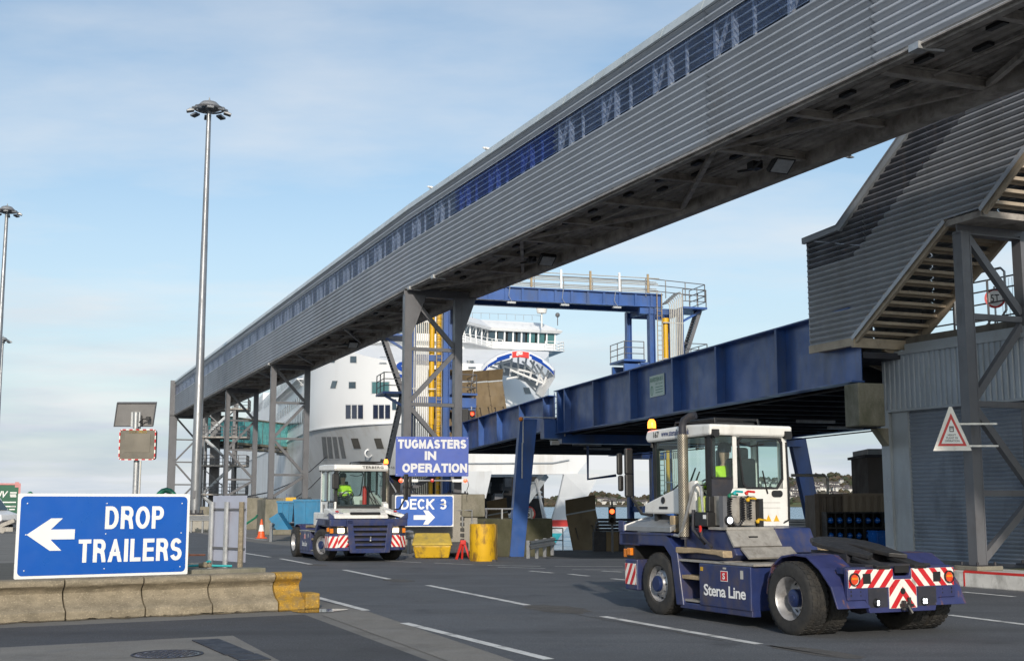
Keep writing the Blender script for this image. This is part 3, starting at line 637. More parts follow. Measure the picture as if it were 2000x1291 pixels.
# ================================================================== COVERED GANGWAY
GD = V((.3714, -.9285, 0)); GN = V((.9285, .3714, 0)); GO = V((-3.95, 46, 0)); GRZ = math.atan2(GD.y, GD.x)
M_wfr = mat('pale_window_frame', (.40, .41, .43), .5, 0, .1, 2)
def zb(x): return 9.8 + (.15 * (-x / 75) if x < 0 else -.65 * x / 31)
def on_plane(u, v, O, D, Nn, y):
    """where the sight line meets the vertical plane at local y: (x along, z)"""
    d = ray(u, v); o = O + Nn * y; det = d.x * -D.y + d.y * D.x
    t = (o.x * -D.y + o.y * D.x) / det; p = V((d.x * t, d.y * t, 0)) - o
    return p.dot(D), CH + d.z * t
gw = thing('covered_gangway', 'long elevated passenger gangway clad in grey corrugated sheets crossing above the road', 'gangway', GO, GRZ)
def ridge(t): return 2 * abs(math.cos(math.pi * t)) ** 1.15 - 1
def corr(h0, h1, pitch, amp, n=10):
    k = int(round((h1 - h0) / pitch * n)); return [(h0 + (h1 - h0) * i / k, amp * ridge((h1 - h0) / pitch * i / k)) for i in range(k + 1)]
def sheet(x0, x1, h0, h1, y, m, nm, parent, sg=1, pitch=.178, amp=.050):
    b = MB(); pr = corr(h0, h1, pitch, amp); g_ = .012
    q = .007 * (int(round(x0 * 7)) % 2); g_ = -.05
    b.strip([(x0, y - sg * (a + q), zb(x0) + h) for h, a in pr], [(x1 - g_, y - sg * (a + q), zb(x1 - g_) + h) for h, a in pr])
    return b.build(nm, m, parent, smooth=True, fix=False)
segs = [(-75 + 75 * i / 14, -75 + 75 * (i + 1) / 14) for i in range(14)] + [(44 * i / 8, 44 * (i + 1) / 8) for i in range(8)]
for i, (x0, x1) in enumerate(segs):
    xm = (x0 + x1) / 2
    for y, sg in ((0, 1), (2.6, -1)):
        sheet(x0, x1, 0, 1.846, y, rnd.choice((M_clad, M_clad, M_clad2, M_clad3)), 'cladding_sheet', gw, sg)
        if sg > 0 and x0 > -.1:   # overlapping half sheets, the joint shows as a shadow line
            pass
        sheet(x0, x1, 2.67, 3.204, y, M_clad, 'cladding_sheet', gw, sg)
        for k in range(2):
            a, b_ = x0 + (x1 - x0) * k / 2, x0 + (x1 - x0) * (k + 1) / 2
            sheet(a, b_, 1.846, 2.67, y, M_winb if sg > 0 and 6.5 < (a + b_) / 2 < 13.6 else M_win, 'window_sheet', gw, sg)
    # frames behind the perspex
    b = MB(); n = 2; st = (x1 - x0) / n
    for k in range(n):
        a = x0 + st * k; f = lambda x, h: V((x, .10, zb(x) + h))
        b.beam(f(a + .25, 1.85), f(a + .25, 2.8), .09, .09); b.beam(f(a + .30, 1.9), f(a + .85, 2.75), .07, .07); b.beam(f(a + 1.0, 1.85), f(a + 1.0, 2.8), .13, .08)
        b.beam(f(a + 1.75, 1.85), f(a + 1.75, 2.8), .06, .06)
    b.beam(V((x0, .1, zb(x0) + 1.8)), V((x1, .1, zb(x1) + 1.8)), .06, .08); b.build('window_frame', M_wfr, gw)
    b = MB(); b.add([(x0, -.04, zb(x0) + 3.16), (x1, -.04, zb(x1) + 3.16), (x1, 2.64, zb(x1) + 3.16), (x0, 2.64, zb(x0) + 3.16)], [(0, 1, 2, 3)]); b.build('roof_sheet', M_cap, gw, fix=False)
    b = MB(); pr = []; y = .05; k = 0
    while y < 2.6: pr += [(y, .10), (y + .13, .10), (y + .16, .15), (y + .22, .15)]; y += .25
    b.strip([(x0, q, zb(x0) + h) for q, h in pr], [(x1, q, zb(x1) + h) for q, h in pr]); b.build('floor_soffit', M_deck, gw, fix=False)
    b = MB(); nm = 4
    b.build
    for k in range(3):
        a, b_ = x0 + (x1 - x0) * k / 3 + .01, x0 + (x1 - x0) * (k + 1) / 3 - .01
        c_ = MB(); P = lambda x, y, h: (x, y, zb(x) + h)
        c_.add([P(a, -.12, 3.04), P(b_, -.12, 3.04), P(b_, -.02, 3.30), P(a, -.02, 3.30), P(a, -.07, 3.02), P(b_, -.07, 3.02), P(b_, .14, 3.20), P(a, .14, 3.20)],
               [(0, 1, 2, 3), (4, 7, 6, 5), (0, 4, 5, 1), (1, 5, 6, 2), (2, 6, 7, 3), (3, 7, 4, 0)]); c_.build('roof_cap', M_cap, gw, fix=False)
    # steel under the floor
    b = MB(); b.beam(P(x0, 2.52, -.06), P(x1, 2.52, -.06), .20, .34); b.beam(P(x0, 2.66, -.19), P(x1, 2.66, -.19), .12, .06); b.build('bottom_chord', M_dsteel, gw)
    b = MB(); b.beam(P(x0, .10, .04), P(x1, .10, .04), .16, .22); b.beam(P(x0, -.02, -.005), P(x1, -.02, -.005), .10, .03); b.build('bottom_chord', M_dsteel, gw)
    b = MB(); b.ibeam(P(x0 + .05, .18, .0), P(x0 + .05, 2.44, .0), .16, .2); b.build('cross_beam', M_dsteel, gw)
    b = MB(); b.ibeam(P(xm, .18, .02), P(xm, 2.44, .02), .12, .16); b.build('cross_beam', M_dsteel, gw)
    b = MB(); b.beam(P(x0 + .15, 2.40 if i % 2 else .2, -.04), P(x1 - .1, .2 if i % 2 else 2.40, -.04), .10, .10)
    b.tube([P(x0 + .15, 1.2, -.01), P(x1 - .1, 1.2, -.01)], .03, 6); b.build('diagonal_brace', M_dsteel, gw)
    if i > 9:
        for k in range(6): b = MB(); q = x0 + .4 + k * .85; b.beam(P(q, .6 + (k % 2) * .5, .05), P(q + .38, .6 + (k % 2) * .5, .05), .12, .06); b.build('strip_light', M_black, gw)
b = MB(); x0 = -75; b.box(-75.06, -75.0, -.05, 2.65, zb(-75) - .1, zb(-75) + 3.2); b.build('end_panel', M_clad, gw)
for u, v in ((1525, 292), (1068, 486), (690, 655)):
    x, z = on_plane(u, v, GO, GD, GN, 1.9)
    b = MB(); b.M = Matrix.Translation((x, 1.9, zb(x) - .18)) @ Matrix.Rotation(R(-35), 4, 'Y'); b.box(-.22, .22, -.26, .26, -.06, .06); fl = b.build('floodlight', M_black, gw, bev=.015)
    b = MB(); b.M = Matrix.Translation((x, 1.9, zb(x) - .18)) @ Matrix.Rotation(R(-35), 4, 'Y'); b.box(-.18, .18, -.21, .21, -.075, -.061); b.build('lens', M_galv, fl)
    b = MB(); b.tube([(x - .3, 1.6, zb(x) - .05), (x - .5, 1.5, zb(x) - .18), (x - .8, 1.75, zb(x) - .1), (x - 1.0, 1.4, zb(x) - .15)], .03, 6); b.box(x - .75, x - .5, 1.5, 1.75, zb(x) - .16, zb(x) + .0); b.build('cable', M_black, gw)
for u, v in ((1795, 93), (850, 536), (803, 562), (527, 712)):
    x, z = on_plane(u, v, GO, GD, GN, 0); b = MB(); b.box(x - .12, x + .12, -.12, .12, zb(x) - .09, zb(x) + .03); b.tube([(x, -.06, zb(x) - .05), (x + .25, .3, zb(x) - .12)], .03, 6); b.build('tie_bracket', M_galv, gw)

def trestle(x, zbase, lab, cw=.42, cd=.26, haunch=.0, y0=.25, y1=2.25, bay=1.95, zt=None, loc=None, grp='trestles carrying the gangway', yoff=0):
    zt = (zb(x) - .24 if zt is None else zt) - zbase; P_ = loc if loc is not None else GO + GD * x
    t = thing('support_trestle', lab, 'support', (P_.x, P_.y, zbase), GRZ, grp)
    for y in (y0, y1):
        b = MB(); b.box(-cd / 2, cd / 2, y - cw / 2, y - cw / 2 + .03, 0, zt); b.box(-cd / 2, cd / 2, y + cw / 2 - .03, y + cw / 2, 0, zt); b.box(cd / 2 - .04, cd / 2 - .01, y - cw / 2 + .03, y + cw / 2 - .03, 0, zt); b.box(-cd / 2 - .0, cd / 2 + .01, y - cw / 2 - .06, y + cw / 2 + .06, 0, .03)
        if haunch: b.prism([(y + cw / 2, zt - 1.5), (y + cw / 2 + haunch, zt), (y + cw / 2, zt)], frame((cd / 2 - .03, 0, 0), (0, 1, 0), (0, 0, 1)), .03); b.prism([(y + cw / 2, zt - 1.5), (y + cw / 2 + haunch, zt), (y + cw / 2, zt)], frame((-cd / 2, 0, 0), (0, 1, 0), (0, 0, 1)), .03)
        b.build('column', M_steel, t)
        b = MB()
        for sx in (-1, 1):
            for sy in (-1, 1): b.lathe([(.03, 0), (.03, .10), (.001, .11)], (sx * (cd / 2 + .1), y + sy * (cw / 2 + .1), 0), n=6)
        b.box(-cd / 2 - .2, cd / 2 + .2, y - cw / 2 - .2, y + cw / 2 + .2, -.005, .035); b.build('base_plate', M_tugd, t)
    b = MB(); b.ibeam((0, y0 - cw / 2, zt + .08), (0, y1 + cw / 2 + haunch, zt + .08), .26, .3); b.build('head_beam', M_steel, t)
    a, c_ = y0 + cw / 2, y1 - cw / 2; z = zt - .1; left = True
    while z > .5:
        z2 = max(.15, z - bay + .14)
        b = MB(); b.beam((0, a if left else c_, z), (0, c_ if left else a, z2), .14, .16); b.build('diagonal_brace', M_steel, t)
        z = z2 - .14
        if z > .4: b = MB(); b.beam((0, a, z), (0, c_, z), .12, .13); b.build('cross_rail', M_steel, t); z -= .14
        left = not left
    return t
trestle(.15, 2.1, 'dark grey trestle with flared column heads behind the TUGMASTERS sign', .30, .30, .55, -.05, 1.95)
trestle(-27.4, 2.0, 'dark grey braced trestle beside the ship hull, on the wall by the blue skips', .32, .26, 0, .2, 2.2)
trestle(-44.5, 2.15, 'dark grey braced trestle between the ship trestle and the tall lamp mast', .32, .28, 0)
t = trestle(-74.6, .0, 'farthest dark grey trestle at the left end of the gangway', .70, .35, 0, y0=-.1)
b = MB(); b.box(-.35, .0, -.45, .25, 9, 13.2); b.build('end_column', M_steel, t)

# concrete plinths
def block(name, loc, rz, dims, m, lab, cat='concrete block', bev=.04, grp=None):
    b = MB(); b.box(-dims[0] / 2, dims[0] / 2, -dims[1] / 2, dims[1] / 2, 0, dims[2]); o = b.build(name, m, None, bev=bev); o.location = loc; o.rotation_euler = (0, 0, rz); return tag(o, lab, cat, grp)
block('concrete_plinth', GO + GD * .1 + GN * 1.1, GRZ, (1.5, 2.9, 2.08), M_conc, 'tall pale concrete plinth under the trestle behind the DECK 3 sign', 'plinth')
block('plinth_head', GO + GD * .3 + GN * 2.35 + V((0, 0, 1.25)), GRZ, (1.3, .9, .84), M_mossc, 'mossy concrete corbel jutting from the right of the DECK 3 plinth', 'plinth')
block('concrete_wall', GO + GD * -26.9 + GN * 1.2, GRZ, (2.6, 3.2, 1.98), M_mossc, 'stained concrete wall block behind the blue skips', 'concrete wall')
block('concrete_wall', GO + GD * -42.5 + GN * 2.0, GRZ, (4, 3.4, 2.12), M_mossc, 'stained concrete wall block behind the two traffic cones', 'concrete wall')
# ================================================================== STAIR ENCLOSURE
SO = V((7.74, 31.6, 0)); K = 1.09
zs = lambda z: CH + (z - CH) * K
def pl_s(pts):
    pts = [(a * K, zs(z)) for a, z in pts]
    def f(z):
        for (a, z0), (b_, z1) in zip(pts, pts[1:]):
            if z0 <= z <= z1 and z1 > z0: return a + (b_ - a) * (z - z0) / (z1 - z0)
        return pts[0][0] if z < pts[0][1] else pts[-1][0]
    return f
sL = pl_s([(0, 5.0), (0, 8.03), (1.29, 8.08), (8.2, 12.6)]); sR = pl_s([(1.6, 5.45), (4.74, 7.49), (5.75, 7.50), (11.6, 11.8)])
sW = pl_s([(0, 5.0), (0, 7.28), (1.71, 7.31), (10.7, 12.6)])
st = thing('covered_stair', 'enclosed steel stair clad in weathered corrugated sheets rising to the gangway at right', 'stairs', SO, GRZ)
def wall(y, lo, hi, a, b_, m, nm, sg=1):
    pitch = .14; z = zs(5.45); step = pitch / 8; k = 0; mb = MB(); prev = None
    while z < 11.6:
        l, h_ = max(lo(z), a), min(hi(z), b_); yy = y - sg * .042 * ridge(k / 8)
        if h_ > l + .01:
            cur = [(l, yy, z), (h_, yy, z)]
            if prev: mb.add(prev + cur, [(0, 1, 3, 2)])
            prev = cur
        else: prev = None
        z += step; k += 1
    if mb.f: mb.build(nm, m, st, smooth=True, fix=False)
for k in range(5):
    a, b_ = k * 2.35 + .006, (k + 1) * 2.35 - .006
    wall(0, sW, sR, a, b_, M_cladd, 'cladding_sheet'); wall(0, sL, sW, a, b_, M_wins, 'window_sheet'); wall(2.0, sL, sR, a, b_, M_cladd, 'cladding_sheet', -1)
b = MB()
for q in (.9, 1.5, 2.6, 3.7, 4.8, 5.9, 7.0):
    z1 = zs(8.05) if q < 1.4 else zs(8.08) + (q - 1.4) * .654
    b.beam((q, .12, z1 - 1.3), (q, .12, z1), .10, .10)
b.build('window_frame', mat('tan_frame', (.42, .33, .25), .6), st)
kx, kz = 1.29 * K, zs(8.08)
b = MB(); b.beam((-.06, 1.0, zs(8.05)), (kx, 1.0, kz + .02), 2.2, .05); b.beam((kx, 1.0, kz + .02), (8.2 * K, 1.0, zs(12.6)), 2.2, .05); b.build('roof_sheet', M_cladd, st)
b = MB(); b.beam((-.1, -.05, zs(8.0)), (kx, -.05, kz - .03), .1, .16); b.beam((kx, -.05, kz - .05), (8.2 * K, -.05, zs(12.55)), .1, .22); b.build('roof_edge', M_pillar, st)
b = MB(); b.box(-.03, .0, .0, 2.0, zs(5.5), zs(8.0)); b.build('end_panel', M_cladd, st)
M_warm = mat('stair_steel', (.40, .335, .255), .55, .1, .12, 2, .05, 30, (.12, .10, .08), .5, 2.5)
P5, P7 = (1.6 * K, zs(5.45)), (4.74 * K, zs(7.49)); Q0, Q1 = (5.75 * K, zs(7.5)), (11.6 * K, zs(11.8))
for (a, b_) in ((P5, P7), (Q0, Q1)):
    for y in (.06, 1.92):
        m = MB(); m.beam((a[0], y, a[1] - .03), (b_[0], y, b_[1] - .03), .09, .26); m.build('stringer', M_warm, st)
    m = MB(); m.beam((a[0], -.035, a[1] - .03), (b_[0], -.035, b_[1] - .03), .02, .10); m.build('edge_flashing', M_clad, st)
    n = int((b_[1] - a[1]) / .195)
    for i in range(n):
        f = (i + .4) / n; x, z = a[0] + (b_[0] - a[0]) * f, a[1] + (b_[1] - a[1]) * f + .02
        m = MB(); m.box(x - .13, x + .13, .11, 1.87, z + .02, z + .055); m.box(x - .14, x - .10, .11, 1.87, z - .045, z + .055); m.box(x + .1, x + .13, .11, 1.87, z - .02, z + .02); m.build('stair_tread', M_warm, st)
b = MB(); b.box(-.03, P5[0], .02, 1.95, P5[1] - .16, P5[1] - .02); b.box(P5[0] - .02, P5[0] + .06, -.03, 2.2, P5[1] - .24, P5[1] - .0); b.box(-.03, P5[0], -.035, .02, P5[1] - .2, P5[1] + .0); b.build('bottom_landing', M_warm, st)
b = MB(); b.box(P7[0], Q0[0], .0, 1.95, P7[1] - .16, P7[1] - .02); b.build('middle_landing', M_dsteel, st)
b = MB(); b.beam((P5[0] - .1, 1.0, P5[1] - .2), (1.5, 2.9, P5[1] - .75), .12, .16); b.beam((.3, 1.0, P5[1] - .2), (.6, 2.9, P5[1] - .9), .12, .16); b.build('bracket', M_warm, st)
p1 = V((9.93, 26.6, .42))
trestle(0, .42, 'dark grey braced trestle holding up the covered stair in front of the roller shutter', .27, .27, 0, 0, 1.68, 1.78, zt=zs(7.49) - .32, loc=p1, grp='stair trestle')
b = MB(); b.box(-.35, .35, -.35, .35, 0, .10); o = top('footing', b, M_mossc, 'mossy square footing under the near stair trestle column', 'footing', bev=.02); o.location = (p1.x, p1.y, .345); o.rotation_euler = (0, 0, GRZ)

# ================================================================== SHED WITH ROLLER SHUTTER
FO = V((9.4, 31, 0)); FD = V((.4545, -.8908, 0)); FNn = V((.8908, .4545, 0)); FRZ = math.atan2(FD.y, FD.x)
bl = thing('shed', 'grey clad terminal shed with a wide roller shutter behind the stair trestle', 'building', FO, FRZ)
LN = 9.0
b = MB(); b.box(.0, LN, .12, 8.5, .1, 5.5); b.build('shed_body', M_pillar, bl)
def vcorr(x0, x1, z0, z1, pitch=.165, d=.035):
    pr = []; x = x0
    while x < x1 - .01: pr += [(x, 0), (x + pitch * .52, 0), (x + pitch * .64, d), (x + pitch * .88, d)]; x += pitch
    pr.append((x1, 0)); b = MB(); b.strip([(a, y - .05, z0) for a, y in pr], [(a, y - .05, z1) for a, y in pr]); return b
x = .02
for k in range(9):
    vcorr(x, x + .985, 4.06, 5.40 if k else 5.46).build('wall_sheet', M_gclad, bl, fix=False); x += .99
b = MB(); b.box(0, LN, -.10, .02, 4.0, 4.06); b.box(0, LN, -.09, .02, 5.40, 5.50); b.build('flashing', M_pillar, bl)
b = MB(); b.box(-.04, .24, -.10, .12, .3, 4.0); b.build('corner_pillar', M_pillar, bl)
b = MB(); b.box(.24, .80, -.02, .12, .3, 4.0); b.build('door_jamb', M_pillar, bl)
rivets(bl, frame((0.1, -.10, 0), (1, 0, 0), (0, 0, 1)), [(q, .7 + .55 * i) for i in range(6) for q in (-.06, .06)], .014, M_galv)
pr = []; z = .36
while z < 3.98: pr += [(z, .0), (z + .025, -.022), (z + .06, -.03), (z + .085, -.016)]; z += .095
b = MB(); b.strip([(.80, .06 + y, z) for z, y in pr], [(LN - .6, .06 + y, z) for z, y in pr]); o = b.build('roller_shutter', M_shut, bl, fix=False, smooth=True); tag(o, kind='stuff')
b = MB(); b.box(.80, LN - .6, .03, .1, .345, .42); b.build('shutter_bottom_rail', M_steel, bl)
b = MB(); b.box(.6, LN, .18, 8.5, 5.5, 5.86); b.build('deck_edge', mat('stained_deck_edge', (.17, .155, .135), .9, 0, .2, 1.2, .3, 25, (.05, .045, .035), .85, 1.4, .3, dlo=.45), bl, bev=.02)
b = MB(); b.box(.8, LN, -.02, .14, 5.5, 5.66); b.build('gutter', M_pillar, bl)
# raised kerb in front with red top line
ks = thing('painted_kerb', 'white kerb wall with a red painted top edge in front of the roller shutter', 'kerb', (9.42, 26.75, 0), math.atan2(-.89, .4545))
b = MB(); b.box(0, 9, 0, 1.2, 0, .345); b.build('kerb_wall', mat('kerb_white', (.60, .585, .555), .8, 0, .12, 2.2, .3, 25, (.16, .15, .13), .8, 2.6, .6, dlo=.48), ks, bev=.025)
b = MB(); b.box(.32, 9, -.004, .06, .30, .349); b.box(-.003, .05, -.006, .3, .30, .349); b.box(.30, .34, -.006, 0, .02, .33); b.build('red_line', M_dullred, ks)
b = MB(); b.box(.2, 9.5, .9, 6, 0, .342); b.build('raised_floor', mat('mossy_paving', (.11, .115, .06), .9, 0, .25, 1.5, .3, 30, (.05, .06, .02), .7, 1.4, speck=.3), ks)
# railing and round sign on the roof deck
rl = thing('guard_railing', 'galvanised mesh guard railing along the roof deck above the shutter', 'railing', FO + FNn * .5 + V((0, 0, 5.86)), FRZ)
for i in range(8): b = MB(); b.tube([(.9 + i * 1.05, 0, 0), (.9 + i * 1.05, 0, 1.1)], .028, 6); b.build('post', M_steel, rl)
b = MB()
for z in (.2, .55, .85, 1.1): b.tube([(.8, 0, z), (8.9, 0, z)], .02, 6)
b.build('rail', M_steel, rl)
b = MB()
for i in range(56): b.tube([(3.4 + i * .1, .02, .12), (3.4 + i * .1, .02, 1.06)], .006, 4, False)
b.build('mesh_wire', M_steel, rl)
b = MB(); b.tube([(2.1, -.1, .15), (2.1, -.1, 1.15), (2.25, -.1, 1.3), (3.5, -.1, 1.3), (3.6, -.1, 1.2), (3.6, -.1, .3), (3.45, -.1, .15), (2.1, -.1, .15)], .03, 6); b.build('gate_frame', M_galv, rl)
sg_ = thing('round_sign', 'round white 5T weight limit sign with a red rim on the roof railing', 'sign', FO + FD * 3.1 + FNn * .62 + V((0, 0, 5.86)), R(-14))
Mf = frame((0, 0, .66), (1, 0, 0), (0, 0, 1))
def roundel(root, Mf, r_, s, w_, h_):
    b = MB(); b.prism([(r_ * math.cos(6.2832 * k / 28), r_ * math.sin(6.2832 * k / 28)) for k in range(28)], Mf, .015); b.build('sign_disc', M_red, root)
    b = MB(); q = r_ * .78; b.prism([(q * math.cos(6.2832 * k / 28), q * math.sin(6.2832 * k / 28)) for k in range(28)], Mf @ Matrix.Translation((0, 0, .0155)), .004); b.build('sign_face', M_signw, root)
    text(s, w_, h_, Mf @ Matrix.Translation((0, 0, .021)), M_ink, root, .01)
roundel(sg_, Mf, .235, '5T', .19, .18)
b = MB(); b.tube([(0, .03, 0.25), (0, .03, .95)], .025, 6); b.tube([(-.25, .03, 0), (0, .03, .25), (.25, .03, 0)], .02, 6); b.tube([(0, -.25, 0), (0, .03, .25), (0, .3, 0)], .02, 6); b.build('tripod', M_galv, sg_)
# triangular warning sign on the stair trestle
ts = thing('warning_sign', 'triangular red and white HEAVY PLANT IN OPERATION sign bolted to the trestle column', 'sign', (9.39, 26.30, 2.86), R(-6))
Mf = frame((0, 0, 0), (1, 0, 0), (0, 0, 1))
def tri(s, y0, rr=.0): return [(-s / 2, y0), (s / 2, y0), (.03, y0 + s * 1.17), (-.03, y0 + s * 1.17)]
b = MB(); b.prism(tri(.80, .0), Mf, .012); b.build('sign_board', M_white_refl, ts)
b = MB(); b.prism([(-.30, .10), (.30, .10), (0, .80)], Mf @ Matrix.Translation((0, 0, .0125)), .003); b.build('red_triangle', M_red, ts)
b = MB(); b.prism([(-.225, .15), (.225, .15), (0, .67)], Mf @ Matrix.Translation((0, 0, .016)), .003); b.build('white_triangle', M_signw, ts)
for i, (s, w_) in enumerate((('HEAVY', .17), ('PLANT IN', .235), ('OPERATION', .30))): text(s, w_, .043, Mf @ Matrix.Translation((0, .335 - i * .063, .0195)), M_ink, ts, .008)
b = MB(); b.M = Mf @ Matrix.Translation((0, .46, .0195)); b.box(-.045, .045, -.06, -.04, 0, .002); b.box(-.045, .045, .035, .06, 0, .002); b.box(-.045, -.03, -.05, .05, 0, .002); b.box(.03, .045, -.05, .05, 0, .002); b.box(-.045, .045, .0, .02, 0, .002); b.build('pictogram', M_ink, ts)
for z in (.10, .57): b = MB(); b.box(.1, .96, .02, .06, z - .02, z + .02); b.build('mounting_bar', M_galv, ts)
# concrete bearing block for the bridge
bb = thing('bearing_block', 'stained concrete bearing block under the end of the blue bridge', 'concrete block', (8.62, 30.05, 3.6), math.atan2(-.962, .274))
b = MB(); b.box(-.3, .35, -.36, .36, 0, 1.04); b.build('block', M_mossc, bb, bev=.03)
b = MB(); b.prism([(-.3, -.012), (.42, -.012), (.75, -.45), (.75, -.012)], frame((-.45, 0, 0), (0, 1, 0), (0, 0, 1)), .3); b.build('corbel', M_mossc, bb)
# ================================================================== BLUE LINKSPAN BRIDGE
LO = V((2.1, 53, 0)); LD = V((.274, -.962, 0)); LN_ = V((.962, .274, 0)); LRZ = math.atan2(LD.y, LD.x)
lk = thing('linkspan_bridge', 'long blue steel vehicle bridge with ribbed plate girders rising to the right', 'bridge', LO, LRZ)
def girder(x0, x1, zb0, zb1, zt0, zt1, ribs, y, fl=.36):
    f = lambda x, a, c_: a + (c_ - a) * (x - x0) / (x1 - x0)
    xs_ = sorted([x0] + ribs + [x1])
    for a, c_ in zip(xs_, xs_[1:]):
        b = MB(); b.add([(a + .004, y - .01, f(a, zb0, zb1)), (c_ - .004, y - .01, f(c_, zb0, zb1)), (c_ - .004, y - .01, f(c_, zt0, zt1)), (a + .004, y - .01, f(a, zt0, zt1)), (a + .004, y + .01, f(a, zb0, zb1)), (c_ - .004, y + .01, f(c_, zb0, zb1)), (c_ - .004, y + .01, f(c_, zt0, zt1)), (a + .004, y + .01, f(a, zt0, zt1))],
              [(0, 1, 2, 3), (7, 6, 5, 4), (0, 4, 5, 1), (1, 5, 6, 2), (2, 6, 7, 3), (3, 7, 4, 0)]); b.build('web_panel', M_blue, lk, fix=False)
    for q in ribs:
        b = MB(); b.beam((q, y - .16, f(q, zb0, zb1) + .02), (q, y - .16, f(q, zt0, zt1) - .02), .03, .30, up=(0, 1, 0)); b.beam((q, y - .30, f(q, zb0, zb1) + .02), (q, y - .30, f(q, zt0, zt1) - .02), .11, .02, up=(0, 1, 0)); b.build('stiffener', M_blue, lk)
    b = MB(); b.beam((x0, y - .14, zt0), (x1, y - .14, zt1), fl, .035); b.build('top_flange', M_blue, lk)
    b = MB(); b.beam((x0, y - .12, zb0), (x1, y - .12, zb1), fl, .04); b.build('bottom_flange', M_blue, lk)
girder(0, 23.8, 4.72, 4.72, 6.53, 6.53, [.5, 1.4, 5.0, 8.95, 12.8, 16.15, 20.0], 0)
girder(-23, -.6, 4.55, 4.95, 6.15, 6.40, [-20, -16.5, -12.9, -9.2, -5.2, -1.4], -.06)
girder(-23, 23.8, 4.72, 4.72, 6.4, 6.53, [-18, -12, -6, 0, 6, 12, 18], 11.0)
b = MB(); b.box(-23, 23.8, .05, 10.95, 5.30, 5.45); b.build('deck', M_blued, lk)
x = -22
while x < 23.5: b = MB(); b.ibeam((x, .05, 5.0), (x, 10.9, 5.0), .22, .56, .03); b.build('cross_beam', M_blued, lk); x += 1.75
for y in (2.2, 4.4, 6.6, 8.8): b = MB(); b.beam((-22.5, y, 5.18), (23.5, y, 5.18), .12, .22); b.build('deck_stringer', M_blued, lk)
for i, (x, y) in enumerate(((20, 5), (15.5, 8), (18.5, 8.5), (11, 6), (5, 4), (2, 7), (-3, 5), (-8, 4), (-5, 8), (-12, 6), (8, 9))):
    b = MB(); b.box(x - .07, x + .07, y - .75, y + .75, 4.60, 4.70); b.build('strip_light', M_galv, lk)
b = MB(); b.tube([(-22, .5, 4.66), (23, .5, 4.70)], .035, 6); b.tube([(-20, 10.8, 4.62), (-5, 10.9, 4.58), (10, 10.8, 4.62), (23, 10.9, 4.5)], .03, 6); b.build('cable', M_black, lk)
for x in (-.25, .1):
    b = MB(); b.tube([(x, -.20, 4.95), (x, -.20, 6.5)], .02, 5); b.build('ladder_stile', M_blue, lk)
b = MB()
for i in range(6): b.tube([(-.25, -.20, 5.05 + i * .25), (.1, -.20, 5.05 + i * .25)], .015, 5)
b.build('ladder_rungs', M_blue, lk)
sp_ = thing('builder_plate', 'pale green maker plate with small lettering on the blue girder', 'plate', LO + LD * 10.85 + LN_ * -.03 + V((0, 0, 5.80)), LRZ)
Mf = frame((0, 0, 0), (1, 0, 0), (0, 0, 1)); b = MB(); b.prism(rrect(1.30, .74, .01, 1), Mf, .012); b.build('plate', mat('plate_pale_green', (.62, .74, .68), .5, 0, .06, 3), sp_)
M_gink = mat('green_ink', (.06, .26, .17), .5)
text('RAVESTEIN B.V.', 1.15, .15, Mf @ Matrix.Translation((0, .22, .014)), M_gink, sp_, .01)
text('DEEST  HOLLAND', .62, .06, Mf @ Matrix.Translation((.2, .06, .014)), M_gink, sp_, .005)
o = MB(); o.M = Mf
for i in range(3): o.box(-.12, .52, -.07 - i * .09, -.045 - i * .09, .013, .015)
o.band([(-.45 + .13 * math.cos(a), -.15 + .17 * math.sin(a)) for a in [6.2832 * k / 16 for k in range(17)]], [(-.45 + .10 * math.cos(a), -.15 + .14 * math.sin(a)) for a in [6.2832 * k / 16 for k in range(17)]], Matrix.Translation((0, 0, .013)), .002); o.box(-.47, -.43, -.25, -.02, .013, .015); o.build('plate_print', M_gink, sp_)
# traffic light on the bridge
def signal(name, lab, loc, rz, lit, arm=0, size=1.0):
    t = thing(name, lab, 'traffic light', loc, rz); s = size
    b = MB(); b.box(-.15 * s, .15 * s, -.05, .12, 0, .72 * s); b.build('housing', M_black, t, bev=.01)
    for i, m in enumerate(lit):
        z = (.54 - .36 * i) * s
        b = MB(); b.lathe([(.0005, .0), (.085 * s, .0), (.10 * s, -.01)], (0, -.058, z), (0, -1, 0), 14); b.build('lens', m, t)
        b = MB(); b.lathe([(.115 * s, 0), (.12 * s, .16 * s)], (0, -.05, z), (0, -1, 0), 12, a0=R(0), a1=R(360)); b.build('visor', M_black, t, fix=False)
    return t
p = LO + LD * -17.2 + LN_ * .35
t = signal('traffic_light', 'black two lens traffic light on the blue girder before the brown ramp flaps', (p.x, p.y, 6.15), R(15), (M_redlit, M_hole), size=1.15)
b = MB(); b.box(-.55, -.2, -.02, .12, .05, .9); b.build('back_board', M_black, t); b = MB(); b.tube([(0, .1, -.2), (0, .1, 1.05)], .04, 6); b.build('post', M_galv, t)
